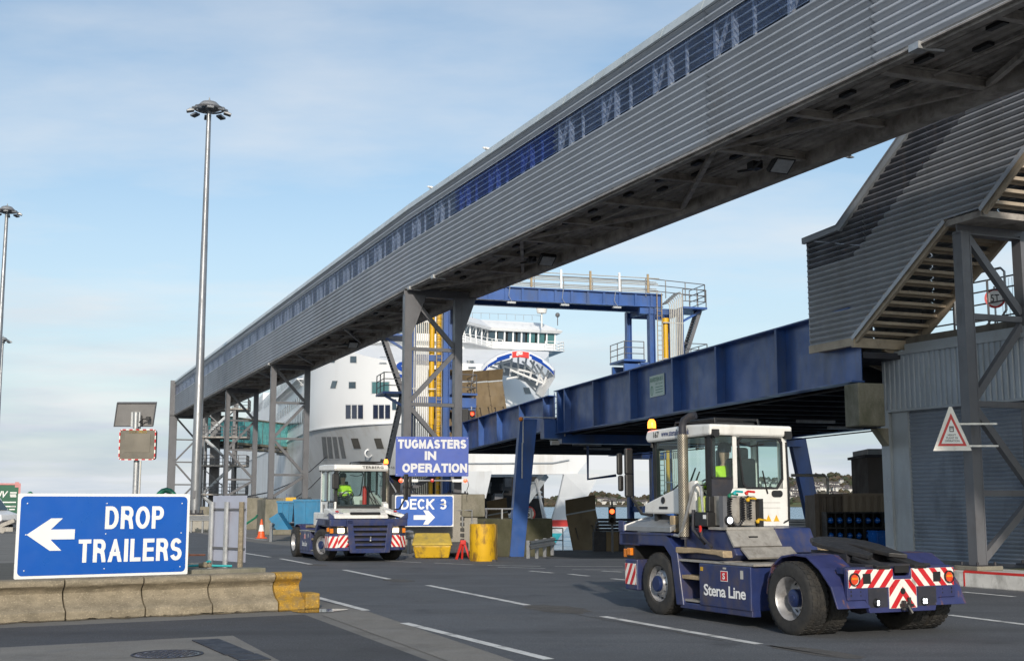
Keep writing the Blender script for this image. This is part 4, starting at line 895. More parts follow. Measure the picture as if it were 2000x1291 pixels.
# portal frame
pt = thing('portal_frame', 'blue steel portal frame with splayed legs carrying the bridge joint', 'portal frame', LO + LD * -.2, LRZ)
zg = -.58
def leg(y0, y1, ztop, nm='leg'):
    b = MB(); Mf = frame((-.16, 0, 0), (0, 1, 0), (0, 0, 1))
    b.prism([(y0 - .28, zg), (y0 + .30, zg), (y1 + .36, ztop), (y1 - .36, ztop)], Mf, .03); b.prism([(y0 - .28, zg), (y0 + .30, zg), (y1 + .36, ztop), (y1 - .36, ztop)], frame((.12, 0, 0), (0, 1, 0), (0, 0, 1)), .03)
    b.beam((-.01, y0 - .28, zg), (-.01, y1 - .37, ztop), .34, .03, up=(0, 1, 0)); b.beam((-.01, y0 + .3, zg), (-.01, y1 + .37, ztop), .34, .03, up=(0, 1, 0)); b.build(nm, M_blue, pt)
    b = MB(); b.box(-.4, .6, y0 - .45, y0 + .5, zg - .01, zg + .05)
    for sx in (-.3, .5):
        for sy in (-.38, .42): b.lathe([(.05, 0), (.05, .14), (.001, .15)], (sx, y0 + sy, zg), n=6)
    b.build('base_plate', M_tugd, pt)
leg(-1.98, -1.42, 5.32); leg(12.4, 11.4, 4.7)
b = MB(); b.box(-.19, .36, -.8, 0, 4.50, 5.3); b.box(-.19, .36, 0, 11.5, 4.30, 4.70); b.build('cross_girder', M_blue, pt)
b = MB(); b.tube([(.4, -1.75, 4.3), (.4, -1.75, 5.38), (.4, .1, 5.38), (.4, .12, 4.6)], .035, 6); b.tube([(.4, -1.8, 2.8), (.4, -1.78, 4.3)], .03, 6); b.build('conduit', M_galv, pt)
b = MB(); b.ball((.4, -1.85, 5.3), .10); b.build('lamp', M_ambl, pt, smooth=True)
b = MB(); b.tube([(.4, -.55, 4.4), (.5, -.55, 4.4), (.5, -.4, 4.3)], .03, 6); b.box(.42, .62, -.55, -.2, 4.22, 4.4); b.build('camera_box', M_galv, pt)
# ================================================================== LIFTING GANTRY
go = V((-5.15, 71, 0)); gt = thing('lift_gantry', 'tall blue lifting gantry with yellow cylinders, pipes and a top beam', 'gantry', go, LRZ)
def P3(y, x, z): return (x, y, z)
def rail(b, pts, h_=1.1, n=3, post=1.3, r_=.028):
    for a, c_ in zip(pts, pts[1:]):
        a, c_ = V(a), V(c_)
        for k in range(1, n + 1): q = V((0, 0, h_ * k / n)); b.tube([a + q, c_ + q], r_, 5)
        m = max(1, round((c_ - a).length / post))
        for k in range(m + 1): q = a.lerp(c_, k / m); b.tube([q, q + V((0, 0, h_))], r_ * 1.2, 5)
def tower(y, mirror):
    s = -1 if mirror else 1
    f = lambda dx, dy, z: (dx, y + s * dy, z)
    for dx, dy, w_ in ((-1.0, -1.45, .40), (1.0, -.75, .46), (1.0, 1.15, .40), (-1.0, 1.15, .40)):
        b = MB(); b.ibeam(f(dx, dy, -.6), f(dx, dy, 13.5), w_, w_ * .8, .04, up=(0, 1, 0)); b.build('column', M_blue, gt)
    zp = (7.9, 11.2) if mirror else (10.2, 13.55)
    for z in (1.4, 4.6, 7.6, 10.0, 13.3):
        b = MB()
        b.beam(f(1.0, -1.5, z), f(1.0, 1.2, z), .2, .36); b.beam(f(-1.0, -1.5, z), f(-1.0, 1.2, z), .2, .36); b.beam(f(-1, -1.4, z), f(1, -.9, z), .2, .3); b.beam(f(-1, 1.15, z), f(1, 1.15, z), .2, .3); b.build('tie_beam', M_blue, gt)
    for dy in (0.15, .55) if mirror else (.15,):
        b = MB(); b.lathe([(.16, 6.2), (.16, 12.6), (.22, 12.6), (.22, 12.9)], f(1.05 if not mirror else .9, dy + .02 if not mirror else dy - .5, 0), n=14); b.lathe([(.12, .5), (.12, 6.2)], f(1.05 if not mirror else .9, dy + .02 if not mirror else dy - .5, 0), n=10); b.build('lift_cylinder', M_ylw, gt, smooth=True)
    for k in range(8):
        yy = .36 + k * .115; top_z = 13.6 + .1 * k
        b = MB(); b.tube([f(1.32, yy, .6), f(1.32, yy, top_z), f(1.1, yy, top_z + .25), f(0, yy, top_z + .3)], .036, 6); b.build('pipe', M_pipe, gt, smooth=True)
    b = MB()
    for z in (3, 5.2, 8.2, 10.4, 12.6): b.beam(f(1.3, -.1, z), f(1.3, 1.25, z), .05, .06)
    b.build('pipe_clamp', M_galv, gt)
    for yy in (-.45, -.15): b = MB(); b.tube([f(1.28, yy, 0), f(1.28, yy, 14.4)], .03, 5); b.build('ladder_stile', M_wood, gt)
    b = MB()
    for k in range(44): b.tube([f(1.28, -.45, .4 + k * .3), f(1.28, -.15, .4 + k * .3)], .018, 4)
    b.build('ladder_rungs', M_wood, gt)
    for z in zp:
        if z < 11: b = MB(); b.box(-1.3, 1.2, y + min(s * -2.6, s * -1.2), y + max(s * -2.6, s * -1.2), z, z + .12); b.build('platform', M_blue, gt)
        b = MB(); b.box(-1.3, 1.2, y + min(s * 1.3, s * 2.9), y + max(s * 1.3, s * 2.9), z, z + .12); b.build('platform', M_blue, gt)
        b = MB(); rail(b, [f(1.15, 1.3, z + .1), f(1.15, 2.85, z + .1), f(-1.25, 2.85, z + .1)])
        if z < 11: rail(b, [f(1.15, -1.3, z + .1), f(1.15, -2.55, z + .1), f(-1.25, -2.55, z + .1)])
        b.build('guard_rail', M_steel, gt)
        b = MB(); b.beam(f(.5, 1.2, z - .9), f(.5, 2.7, z - .05), .12, .14); b.build('bracket', M_blue, gt)
    for (z0, z1, a, c_) in ((zp[0], zp[1], 1.55, 2.75), (zp[0] - 5.2, zp[0], 2.7, 1.6)):
        for dx in (-.2, .5): b = MB(); b.beam(f(dx, a, z0), f(dx, c_, z1), .06, .22); b.build('stair_stringer', M_steel, gt)
        b = MB()
        for k in range(20): q = (k + .5) / 20; b.box(-.2, .5, min(f(0, a + (c_ - a) * q - .12, 0)[1], f(0, a + (c_ - a) * q + .12, 0)[1]), max(f(0, a + (c_ - a) * q - .12, 0)[1], f(0, a + (c_ - a) * q + .12, 0)[1]), z0 + (z1 - z0) * q - .02, z0 + (z1 - z0) * q + .02)
        b.build('stair_treads', M_steel, gt)
    for dx in (1.0, -1.0):
        b = MB(); b.prism([(-2.45, 4.9), (-2.0, 4.9), (-1.1, 7.5), (-2.55, 7.5)], frame((dx, y, zp[0] - 7.9), (0, s, 0), (0, 0, 1)), .12); b.box(dx - .1, dx + .1, y + min(s * -2.55, s * -1.2), y + max(s * -2.55, s * -1.2), zp[0] - .7, zp[0] - .15); b.build('splayed_leg', M_blue, gt)
tower(0.35, True); tower(14.6, False)
b = MB(); b.ibeam((1.0, -.6, 13.95), (1.0, 14.6, 13.95), .36, .82, .05); b.build('top_beam', M_blue, gt)
b = MB(); b.ibeam((-1.0, -.6, 13.95), (-1.0, 14.6, 13.95), .36, .82, .05); b.build('top_beam', M_blue, gt)
b = MB()
for k in range(14): b.beam((1.1, .6 + k * 1.02, 13.6), (1.1, .6 + k * 1.02, 14.3), .03, .14, up=(0, 1, 0))
b.build('stiffeners', M_blue, gt)
b = MB(); b.box(-.95, .95, -.6, 14.6, 14.36, 14.42); b.build('walkway', M_galv, gt)
for k in range(7):
    b = MB(); b.tube([(1.1 - .25 * (k % 3), .3, 14.48 + .14 * k), (1.1 - .25 * (k % 3), 14.4, 14.48 + .14 * k)], .030, 6); b.build('pipe', M_pipe, gt, smooth=True)
for k in range(8):
    b = MB(); b.box(1.14, 1.22, .6 + k * 1.85, .72 + k * 1.85, 14.4, 15.55); b.build('rail_post', (M_white, M_wood)[k % 2], gt)
b = MB(); rail(b, [(-1.0, -.5, 14.4), (-1.0, 14.6, 14.4)], 1.15, 2, 1.8); rail(b, [(1.1, 13.5, 14.2), (1.1, 17.4, 14.0), (-1.2, 17.4, 14.0)], 1.1); b.build('guard_rail', M_steel, gt)
for k in range(4):
    b = MB(); b.tube([(1.2, 1.6 + k * 3.3, 14.4), (1.25, 1.5 + k * 3.3, 13.8), (1.25, 1.7 + k * 3.3, 13.45)], .02, 5); b.box(1.1, 1.35, 1.4 + k * 3.3, 1.9 + k * 3.3, 13.35, 13.45); b.build('lamp', M_galv, gt)
# ramp flaps
def flap(name, lab, p, rz, w_, h_, bend, lean, m, grp, roll=0):
    t = thing(name, lab, 'ramp flap', p, rz, grp); t.rotation_euler = (0, R(roll), rz)
    b = MB(); Mf = frame((0, 0, 0), (0, -1, 0), (0, 0, 1))
    z1 = h_ * (1 - bend); prof = [(0, 0), (lean * z1, z1), (lean * z1 + bend * h_ * .62, h_ * .985)]
    for i in range(2):
        a, c_ = prof[i], prof[i + 1]; n = V((-(c_[1] - a[1]), 0, c_[0] - a[0])).normalized() * .10
        b.add([(-w_ / 2, -a[0], a[1]), (w_ / 2, -a[0], a[1]), (w_ / 2, -c_[0], c_[1]), (-w_ / 2, -c_[0], c_[1]), (-w_ / 2, -a[0] + .12, a[1]), (w_ / 2, -a[0] + .12, a[1]), (w_ / 2, -c_[0] + .12, c_[1]), (-w_ / 2, -c_[0] + .12, c_[1])],
              [(0, 1, 2, 3), (7, 6, 5, 4), (0, 4, 5, 1), (1, 5, 6, 2), (2, 6, 7, 3), (3, 7, 4, 0)])
    b.build('plate', m, t, bev=.012)
    b = MB(); b.box(-w_ / 2, w_ / 2, -prof[1][0] - .025, -prof[1][0] + .02, z1 - .04, z1 + .04); b.build('hinge_strip', M_pillar, t)
    for sx in (-.28, .28):
        b = MB(); b.tube([(sx * w_, -.02 - lean * .4 * h_, .45 * h_), (sx * w_ + .02, -.06 - lean * .25 * h_, .25 * h_)], .02, 5); b.lathe([(.05, 0), (.03, .06)], (sx * w_, -lean * .45 * h_, .45 * h_), (0, -1, 0), 6); b.build('lifting_eye', M_tugd, t)
    b = MB()
    for sx in (-.46, .46):
        for k in range(6): z = z1 * (k + .5) / 6; b.lathe([(.025, 0), (.02, .02), (.001, .025)], (sx * w_, -lean * z, z), (0, -1, 0), 6)
    b.build('bolts', M_tugd, t); return t
for i, lab in enumerate(('brown upper ramp flap mostly hidden behind the trestle column', 'leftmost brown upper ramp flap behind the red traffic light', 'brown upper ramp flap second from the trestle column', 'brown upper ramp flap second from the right edge', 'rightmost dark brown upper ramp flap beside the bow visor')):
    p = LO + LD * (-19.9) + LN_ * (-.75 + i * .93)
    flap('ramp_flap', lab, (p.x, p.y, 5.5 ), R(15), .90, 4.15 if i < 4 else 4.25, .17, -.17, M_ramp, 'raised flaps at the end of the upper ramp', -6)
for u0, u1, vt, Y, lab in ((1102, 1166, 968, 74, 'brown lower ramp flap standing upright alone above the water'), (948, 992, 972, 74, 'brown lower ramp flap at the right of the pair by the plinth'), (905, 946, 972, 74, 'brown lower ramp flap at the left of the pair by the plinth')):
    a, c_ = at(u0 + 18, 1066, Y), at(u1 + 14, 1066, Y); zt = at(u0, vt, Y).z
    flap('ramp_flap', lab, ((a.x + c_.x) / 2, Y, -1.1), R(8), (c_.x - a.x) * 1.0, zt + 1.1, .28, -.10, M_ramp, 'lower ramp flaps', -10)
lr = MB(); lr.poly([(-3.5, 60.5, -.62), (6.2, 61.6, -.62), (4.0, 74.5, -1.12), (-4.9, 72.5, -1.12)]); lr.poly([(-3.5, 60.5, -.62), (6.2, 61.6, -.62), (6.2, 61.6, -1.6), (-3.5, 60.5, -1.6)]); lr.poly([(6.2, 61.6, -.62), (4.0, 74.5, -1.12), (4.0, 74.5, -1.9), (6.2, 61.6, -1.6)]); lr.poly([(4.0, 74.5, -1.12), (-4.9, 72.5, -1.12), (-4.9, 72.5, -1.9), (4.0, 74.5, -1.9)])
top('lower_ramp', lr, mat('rusty_ramp_deck', (.075, .058, .05), .85, 0, .25, 1, .2, 20, RUST, .5, 1.2), 'low rusty vehicle ramp leading from the berth edge to the bow door', 'ramp', fix=False)
# ================================================================== FERRY
SHC = V((-8.3, 127, 0)); SHA = V((.27, -.963, 0)).normalized(); SHB = V((-SHA.y, SHA.x, 0)); SHZ = math.atan2(SHA.y, SHA.x)
ship = thing('ferry', 'big white ferry moored bow on at the linkspan with its bow visor raised', 'ferry', (SHC.x, SHC.y, -2.5), SHZ)
ZO = 2.5     # local z = world z + ZO
def hb(x, z):
    a = max(0.0, min(1.0, (z + 2.5) / 11.5)); x0 = -45 + 40 * a; xs = 19 - 3 * a
    if x <= x0: return 12.4
    if x >= xs: return 0.0
    t = (x - x0) / (xs - x0); p = 1.5 + .9 * a; q = 1.0 - .42 * a
    return 12.4 * (1 - t ** p) ** q
ZF = 17.3
def ztop(x): return 17.3 if x < 4 else 17.3 - 2.9 * min(1, (x - 4) / 10)
def hit(u, v, off=.07):
    d = ray(u, v); d = d / d.y; Y = 88.0
    while Y < 240:
        p = V((d.x * Y, Y, CH + d.z * Y)); q = p - SHC; x, y = q.dot(SHA), q.dot(SHB)
        if x > -150 and p.z < ztop(x) and abs(y) < hb(x, p.z): break
        Y += .06
    Y -= off; return V((q.dot(SHA), y, p.z + ZO)) + V((0, 0, 0)) - V((d.dot(SHA), d.dot(SHB), d.z)) * off
ST = [-150, -120, -90, -70, -55] + [-45 + 3 * i for i in range(15)] + [0 + i for i in range(0, 24)] + [24 + .5 * i for i in range(0, 13)]
def stx(x, xs): return x if x < -5 else -5 + (xs + 5) * math.sin(math.pi / 2 * (x + 5) / 35.0)
def hullband(zs_, nm, m, skip=None, par=ship):
    b = MB(); n = len(ST)
    for z in zs_:
        a = max(0.0, min(1.0, (z + 2.5) / 11.5)); xs = 19 - 3 * a
        for sgn in (-1, 1):
            for x in ST:
                xx = stx(x, xs)
                z2 = z if z < 12.6 else 12.5 + (z - 12.5) * (ztop(xx) - 12.5) / 4.8; b.v.append(V((xx, sgn * hb(xx, z), z2 + ZO)))
    for r_ in range(len(zs_) - 1):
        for sgn in (0, 1):
            for i in range(n - 1):
                zc, xc = (zs_[r_] + zs_[r_ + 1]) / 2, b.v[(r_ * 2 + sgn) * n + i].x
                if skip and skip(xc, zc): continue
                a = (r_ * 2 + sgn) * n + i; c_ = ((r_ + 1) * 2 + sgn) * n + i
                b.f.append([a, a + 1, c_ + 1, c_] if sgn else [a + 1, a, c_, c_ + 1])
    return b.build(nm, m, par, smooth=True, fix=False)
sk = lambda x, z: z < 4.4 and x > 9
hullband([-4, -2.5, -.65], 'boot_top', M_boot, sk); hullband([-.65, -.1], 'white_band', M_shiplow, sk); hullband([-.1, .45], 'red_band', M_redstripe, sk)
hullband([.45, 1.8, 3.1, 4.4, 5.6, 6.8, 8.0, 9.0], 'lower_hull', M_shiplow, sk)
hullband([9.0, 10.5, 12.5, 15, ZF], 'upper_hull', M_ship)
b = MB(); n = len(ST)
for x in ST:
    xx = stx(x, 16.0); b.v += [V((xx, -hb(xx, ZF), ztop(xx) + ZO)), V((xx, hb(xx, ZF), ztop(xx) + ZO))]
for i in range(n - 1): b.f.append([2 * i, 2 * i + 2, 2 * i + 3, 2 * i + 1])
b.build('weather_deck', M_ship, ship, fix=False)
b = MB()
for i in range(n - 1):
    p, q = ST[i], ST[i + 1]
    if q <= 30:
        p, q = stx(p, 16.0), stx(q, 16.0)
        for s in (-1, 1): b.beam((p, s * (hb(p, 9) + .04), 9.0 + ZO), (q, s * (hb(q, 9) + .04), 9.0 + ZO), .16, .10)
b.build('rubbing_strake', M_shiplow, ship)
# dark vehicle deck behind the open bow, door frame and machinery
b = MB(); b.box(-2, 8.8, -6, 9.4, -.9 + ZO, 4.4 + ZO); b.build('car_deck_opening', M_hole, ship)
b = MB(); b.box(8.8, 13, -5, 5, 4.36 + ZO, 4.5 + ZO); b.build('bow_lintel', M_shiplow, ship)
L2 = lambda w_: V(((w_ - SHC).dot(SHA), (w_ - SHC).dot(SHB), w_.z + ZO))
pxl = lambda u, v, Y: L2(at(u, v, Y))
b = MB(); b.beam(pxl(1063, 928, 111), pxl(960, 1066, 108), .9, .5); b.build('door_frame', M_pillar, ship)
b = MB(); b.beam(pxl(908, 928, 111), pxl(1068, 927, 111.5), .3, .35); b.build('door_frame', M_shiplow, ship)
b = MB(); b.tube([pxl(1048, 935, 110), pxl(1060, 1000, 109), pxl(1075, 1075, 105)], .14, 6); b.tube([pxl(1046, 938, 110), pxl(1068, 1020, 108)], .10, 6); b.build('door_ram', M_galv, ship)
rr = random.Random(9)
b = MB()
for i in range(26):
    c_ = pxl(rr.uniform(915, 1040), rr.uniform(935, 1030), 114 + rr.random() * 3); s = rr.uniform(.2, .9); b.box(c_.x - .3, c_.x + .3, c_.y - s / 2, c_.y + s / 2, c_.z - s * rr.uniform(.3, 1.2), c_.z + s * .4)
b.build('bow_machinery', M_steel, ship)
b = MB(); c_ = pxl(1046, 960, 111)
for k in range(4): b.lathe([(.55 - .08 * k, 0), (.7 - .08 * k, .12), (.55 - .08 * k, .24)], (c_.x, c_.y, c_.z - .6 + .42 * k), n=10)
b.build('hydraulic_unit', M_pillar, ship)
b = MB(); b.add([pxl(908, 932, 113), pxl(950, 932, 114), pxl(946, 955, 114), pxl(908, 955, 113)], [(0, 1, 2, 3)]); b.build('inner_wall', M_shiplow, ship, fix=False)
ns = pxl(948, 935, 112.5)
b = MB(); b.band([(.36 * math.cos(a), .36 * math.sin(a)) for a in [6.2832 * k / 16 for k in range(17)]], [(.26 * math.cos(a), .26 * math.sin(a)) for a in [6.2832 * k / 16 for k in range(17)]], frame(ns, (0, 1, 0), (0, 0, 1)), .02); b.beam(ns + V((0, -.2, .2)), ns + V((0, .2, -.2)), .04, .06); b.build('round_notice', M_ink, ship)
def door(nm, cols):
    """bands of a clam door: list of (v, uL, uR, material of the band below)"""
    t = None
    for (v0, a0, b0, Y0, m), (v1, a1, b1, Y1, _) in zip(cols, cols[1:]):
        q = [pxl(a0, v0, Y0), pxl(b0, v0, Y0 - 1.6), pxl(b1, v1, Y1 - 1.6), pxl(a1, v1, Y1)]; o = [p + V((-.35, .0, 0)) for p in q]
        b = MB(); b.add(q + o, [(0, 1, 2, 3), (7, 6, 5, 4), (0, 4, 5, 1), (1, 5, 6, 2), (2, 6, 7, 3), (3, 7, 4, 0)]); o = b.build(nm if t is None else nm + '_stripe', m, ship if t is None else t)
        t = t or o
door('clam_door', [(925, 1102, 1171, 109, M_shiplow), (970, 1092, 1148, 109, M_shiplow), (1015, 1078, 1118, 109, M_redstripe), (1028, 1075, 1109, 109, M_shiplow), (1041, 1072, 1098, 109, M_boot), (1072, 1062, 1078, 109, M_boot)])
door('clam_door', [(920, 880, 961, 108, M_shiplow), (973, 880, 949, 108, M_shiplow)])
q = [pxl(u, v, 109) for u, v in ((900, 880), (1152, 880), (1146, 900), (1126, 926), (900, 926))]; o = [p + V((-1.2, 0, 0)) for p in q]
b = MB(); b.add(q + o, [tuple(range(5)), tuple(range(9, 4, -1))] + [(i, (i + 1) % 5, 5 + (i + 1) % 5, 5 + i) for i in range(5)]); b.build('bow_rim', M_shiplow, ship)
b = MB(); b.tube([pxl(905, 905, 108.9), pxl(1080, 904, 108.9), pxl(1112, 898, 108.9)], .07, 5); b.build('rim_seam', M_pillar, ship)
# raised bow visor
vt = M_ship
arch = [(940, 719, 932), (952, 706, 936), (972, 694, 958), (994, 687, 990), (1014, 684.5, 1016), (1036, 688, 1040), (1056, 698, 1058), (1073, 711, 1070), (1084, 722, 1083)]
def archpt(i, lower=0, Y=95, inn=0):
    u, v, _ = arch[i]; return pxl(u, v + lower * 13 + (0 if i not in (0, 8) else 2 * lower), Y + inn)
b = MB(); top_, bot, tb, bb_ = [], [], [], []
for i in range(9):
    dY = -1.2 * math.sin(math.pi * i / 8); top_.append(archpt(i, 0, 108 + dY)); bot.append(archpt(i, 1, 107.4 + dY)); tb.append(archpt(i, -.15, 111 + dY)); bb_.append(archpt(i, .9, 110 + dY))
b.strip(top_, bot); b.strip(tb, top_); b.strip(bot, bb_); b.strip(bb_, tb); vis = b.build('bow_visor', vt, ship, smooth=True)
def archband(i0, f0, i1, f1, lo, hi, m, nm):
    def pt(s, k):
        i = min(7, int(s)); f = s - i; return top_[i].lerp(top_[i + 1], f).lerp(bot[i].lerp(bot[i + 1], f), k) + V((.07, 0, 0))
    n = 8; s0, s1 = i0 + f0, i1 + f1; A, B = [], []
    for k in range(n + 1): s = s0 + (s1 - s0) * k / n; A.append(pt(s, lo)); B.append(pt(s, hi))
    b = MB(); b.strip(A, B); return b.build(nm, m, vis, fix=False)
archband(0, .12, 3, .05, .52, .95, M_logob, 'blue_stripe'); archband(1, .9, 3, .25, .30, .60, M_logob, 'blue_stripe'); archband(5, .1, 7, .9, .50, .92, M_logob, 'blue_stripe'); archband(4, .9, 6, .2, .28, .6, M_logob, 'blue_stripe')
archband(3, .30, 4, .85, .08, .98, M_redstripe, 'red_flag')
fc = (top_[4] + bot[4]) / 2 + V((.16, -.0, -.02)); text('S', .62, .38, frame(fc, (0, 1, 0), (0, 0, 1)), M_signw, vis, .06, 'flag_letter')
b = MB(); q = [pxl(1084, 722, 107), pxl(1084, 738, 107), pxl(1060, 777, 108), pxl(1048, 768, 109), pxl(1058, 742, 109.5), pxl(1070, 728, 109)]; o = [p + V((-.8, .1, 0)) for p in q]
b.add(q + o, [tuple(range(6)), tuple(range(11, 5, -1))] + [(i, (i + 1) % 6, 6 + (i + 1) % 6, 6 + i) for i in range(6)]); b.build('visor_arm', M_shiplow, vis)
b = MB(); q = [pxl(u, v, 111.0) for u, v in ((975, 712), (1000, 706), (1030, 714), (1048, 735), (1066, 758), (1052, 768), (1030, 745), (1003, 735), (978, 730))]; o = [p + V((-.6, 0, 0)) for p in q]
b.add(q + o, [tuple(range(9)), tuple(range(17, 8, -1))] + [(i, (i + 1) % 9, 9 + (i + 1) % 9, 9 + i) for i in range(9)]); b.build('visor_inner_frame', M_pillar, vis)
b = MB()
for (a, c_) in (((958, 716), (978, 722)), ((978, 702), (985, 726)), ((1000, 700), (996, 734)), ((1012, 698), (1012, 736)), ((1028, 700), (1022, 738)), ((1044, 704), (1034, 742)), ((1060, 715), (1048, 752)), ((1072, 722), (1058, 760)), ((985, 716), (1012, 722)), ((1012, 722), (1048, 730)), ((1048, 712), (1070, 745)), ((966, 712), (998, 704)), ((990, 740), (1012, 736)), ((996, 722), (1060, 748)), ((1020, 706), (1044, 728)), ((1036, 704), (1060, 744))):
    b.tube([pxl(*a, 108.0), pxl(*c_, 108.8)], .10, 5)
b.build('visor_struts', M_ship, vis)
M_louvre = mat('louvre_grey', (.20, .21, .22), .6, 0, .2, 3)
M_port = mat('mooring_port_shade', (.10, .095, .085), .8, 0, .3, 1)
# windows on the rounded front
def pane(pts, m, nm='window', par=ship, fr=.0):
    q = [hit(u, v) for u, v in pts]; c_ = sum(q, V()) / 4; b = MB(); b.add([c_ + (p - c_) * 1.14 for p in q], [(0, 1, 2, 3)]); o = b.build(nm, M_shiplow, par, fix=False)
    q2 = [hit(u, v, .13) for u, v in pts]; b = MB(); b.add(q2, [(0, 1, 2, 3)]); b.build('pane', m, o, fix=False)
def wr(u, v, w_, h_, sk_=0): return [(u - w_ / 2 + sk_, v - h_ / 2), (u + w_ / 2 + sk_, v - h_ / 2), (u + w_ / 2 - sk_, v + h_ / 2), (u - w_ / 2 - sk_, v + h_ / 2)]
for u, v, w_, h_, s in ((650, 702, 10, 12, 2), (690, 702, 12, 12, 0), (748, 703, 13, 12, 0), (652, 751, 10, 14, 2), (688, 752, 13, 12, 0), (920, 710, 13, 12, -2), (1030, 763, 11, 12, -2), (770, 790, 8, 20, 0)): pane(wr(u, v, w_, h_, s), M_sglass)
pane(wr(743, 757, 33, 22), M_sglass2)
for u0 in (680, 692, 704, 733.5, 745, 757): pane(wr(u0, 804, 9.5, 26), M_navy)
for u0, s in ((634, 2), (644.5, 2), (656, 3), (668, 4)): pane(wr(u0, 874, 8.5, 42, -s), M_louvre, 'louvre')
for u0 in (695, 740): pane(wr(u0, 866, 14, 20, -3), M_port, 'mooring_port')
c_ = hit(720, 885, .25); b = MB(); b.lathe([(.30, 0), (.42, .12), (.30, .24)], c_ - V((.1, 0, 0)), (1, 0, 0), 14); b.build('fairlead', M_ship, ship, smooth=True)
p = hit(753, 933, .12); xd = hit(766, 933, .12) - hit(741, 933, .12); text('VIII', xd.length, 1.05, frame(p, xd, (hit(753, 925, .12) - hit(753, 941, .12))), M_navyink, ship, .01, shear=-.35, space=1.05)
p = hit(786, 722, .12); xd = hit(795, 722, .12) - hit(777, 722, .12); text('S', 1.35, 1.5, frame(p, xd, (hit(786, 716, .12) - hit(786, 728, .12))), M_logob, ship, .04)
# long side: superstructure blocks, ledges, window rows
b = MB(); b.box(-36, -3, -12.3, 12.3, 17.3 + ZO, 19.8 + ZO); b.build('upper_superstructure', M_ship, ship)
b = MB(); b.box(-82, -66, -12.4, 0, 15.9 + ZO, 18.5 + ZO); b.box(-82, -66, -12.0, -2, 17 + ZO, 17.4 + ZO); b.build('aft_casing', M_ship, ship, bev=.4)
for z in (14.8,):
    b = MB(); b.box(-36, -7, -13.2, -12.5, z + ZO, z + .12 + ZO); b.build('side_ledge', M_ship, ship)
    b = MB()
    for k in range(30): b.beam((-36 + k, -13.1, z + ZO), (-36 + k, -12.5, z - .6 + ZO), .06, .06)
    b.build('ledge_brackets', M_shiplow, ship)
def side_win(x, z, w_, h_, m=M_sglass):
    b = MB(); y = -12.5 - .03; b.add([(x - w_ / 2, y, z - h_ / 2 + ZO), (x + w_ / 2, y, z - h_ / 2 + ZO), (x + w_ / 2, y, z + h_ / 2 + ZO), (x - w_ / 2, y, z + h_ / 2 + ZO)], [(0, 1, 2, 3)]); b.build('window', m, ship, fix=False)
for z, w_, h_, st_, x1 in ((16.3, .75, 1.0, 2.1, -9), (13.0, .8, 1.0, 2.3, -9), (10.95, 1.1, 1.45, 1.75, -7)):
    x = -62
    while x < x1: side_win(x, z, w_, h_); x += st_
for z in (-.2,): side_win(-22, 2.0, 1.0, 1.7, M_logob)
# bridge with wings
def lofted(pl0, z0, pl1, z1, nm, m, par=ship):
    b = MB(); n = len(pl0); b.add([(x, y, z0 + ZO) for x, y in pl0] + [(x, y, z1 + ZO) for x, y in pl1], [tuple(reversed(range(n))), tuple(range(n, 2 * n))] + [(i, (i + 1) % n, n + (i + 1) % n, n + i) for i in range(n)]); return b.build(nm, m, par)
def plan(o, yw=14.3): return [(-8 - o, -yw - o), (-3.0 + o, -yw - o), (-2.4 + o, -6.5 - o * .4), (1.4 + o, -3 - o * .4), (1.4 + o, 3 + o * .4), (-2.4 + o, 6.5 + o * .4), (-3.0 + o, yw + o), (-8 - o, yw + o)]
br = lofted(plan(-.0, 12.4), 17.3, plan(0), 18.2, 'bridge_base', M_ship); lofted(plan(0), 18.2, plan(0), 19.05, 'bridge_wall', M_ship)
lofted(plan(-.12), 19.05, plan(-.02), 20.15, 'bridge_window_band', M_hole); lofted(plan(.55), 20.15, plan(.75), 20.4, 'bridge_eave', M_ship); lofted(plan(.75), 20.4, plan(-1.2), 21.5, 'bridge_roof', M_ship)
lofted(plan(.9), 18.15, plan(.9), 18.22, 'wing_walkway', M_shiplow)
fp = plan(.03)
def bw(i, f0, f1, m, z0=19.08, z1=20.12):
    a, c_ = V((*fp[i], 0)), V((*fp[i + 1], 0)); p, q = a.lerp(c_, f0), a.lerp(c_, f1)
    b = MB(); b.add([(p.x - .02, p.y, z0 + ZO), (q.x - .02, q.y, z0 + ZO), (q.x + .10, q.y, z1 + ZO), (p.x + .10, p.y, z1 + ZO)], [(0, 1, 2, 3)]); b.build('bridge_window', m, br, fix=False)
for i, n in ((4, 4), (5, 7), (3, 6), (2, 4), (1, 7)):
    for k in range(n): bw(i, (k + .10) / n, (k + .90) / n, M_sglass2 if (i == 5 and k > 3) else M_sglass)
for k in range(3):
    b = MB(); x0, x1 = -3.1 - k * 1.6, -4.5 - k * 1.6; b.add([(x0, 14.34, 19.08 + ZO), (x1, 14.34, 19.08 + ZO), (x1, 14.42, 20.12 + ZO), (x0, 14.42, 20.12 + ZO)], [(0, 1, 2, 3)]); b.build('bridge_window', M_sglass2, br, fix=False)
for i, n in ((5, 8), (4, 4)):       # mullions and wipers
    a, c_ = V((*fp[i], 0)), V((*fp[i + 1], 0)); b = MB()
    for k in range(n + 1): p = a.lerp(c_, k / n); b.beam((p.x, p.y, 19.05 + ZO), (p.x + .12, p.y, 20.15 + ZO), .16, .1)
    b.build('mullions', M_ship, br)
b = MB()
for k in range(4): p = V((*fp[4], 0)).lerp(V((*fp[5], 0)), (k + .2) / 4); b.tube([(p.x + .2, p.y, 19.3 + ZO), (p.x + .3, p.y + .4, 20.3 + ZO)], .03, 4)
b.build('wipers', M_pillar, br)
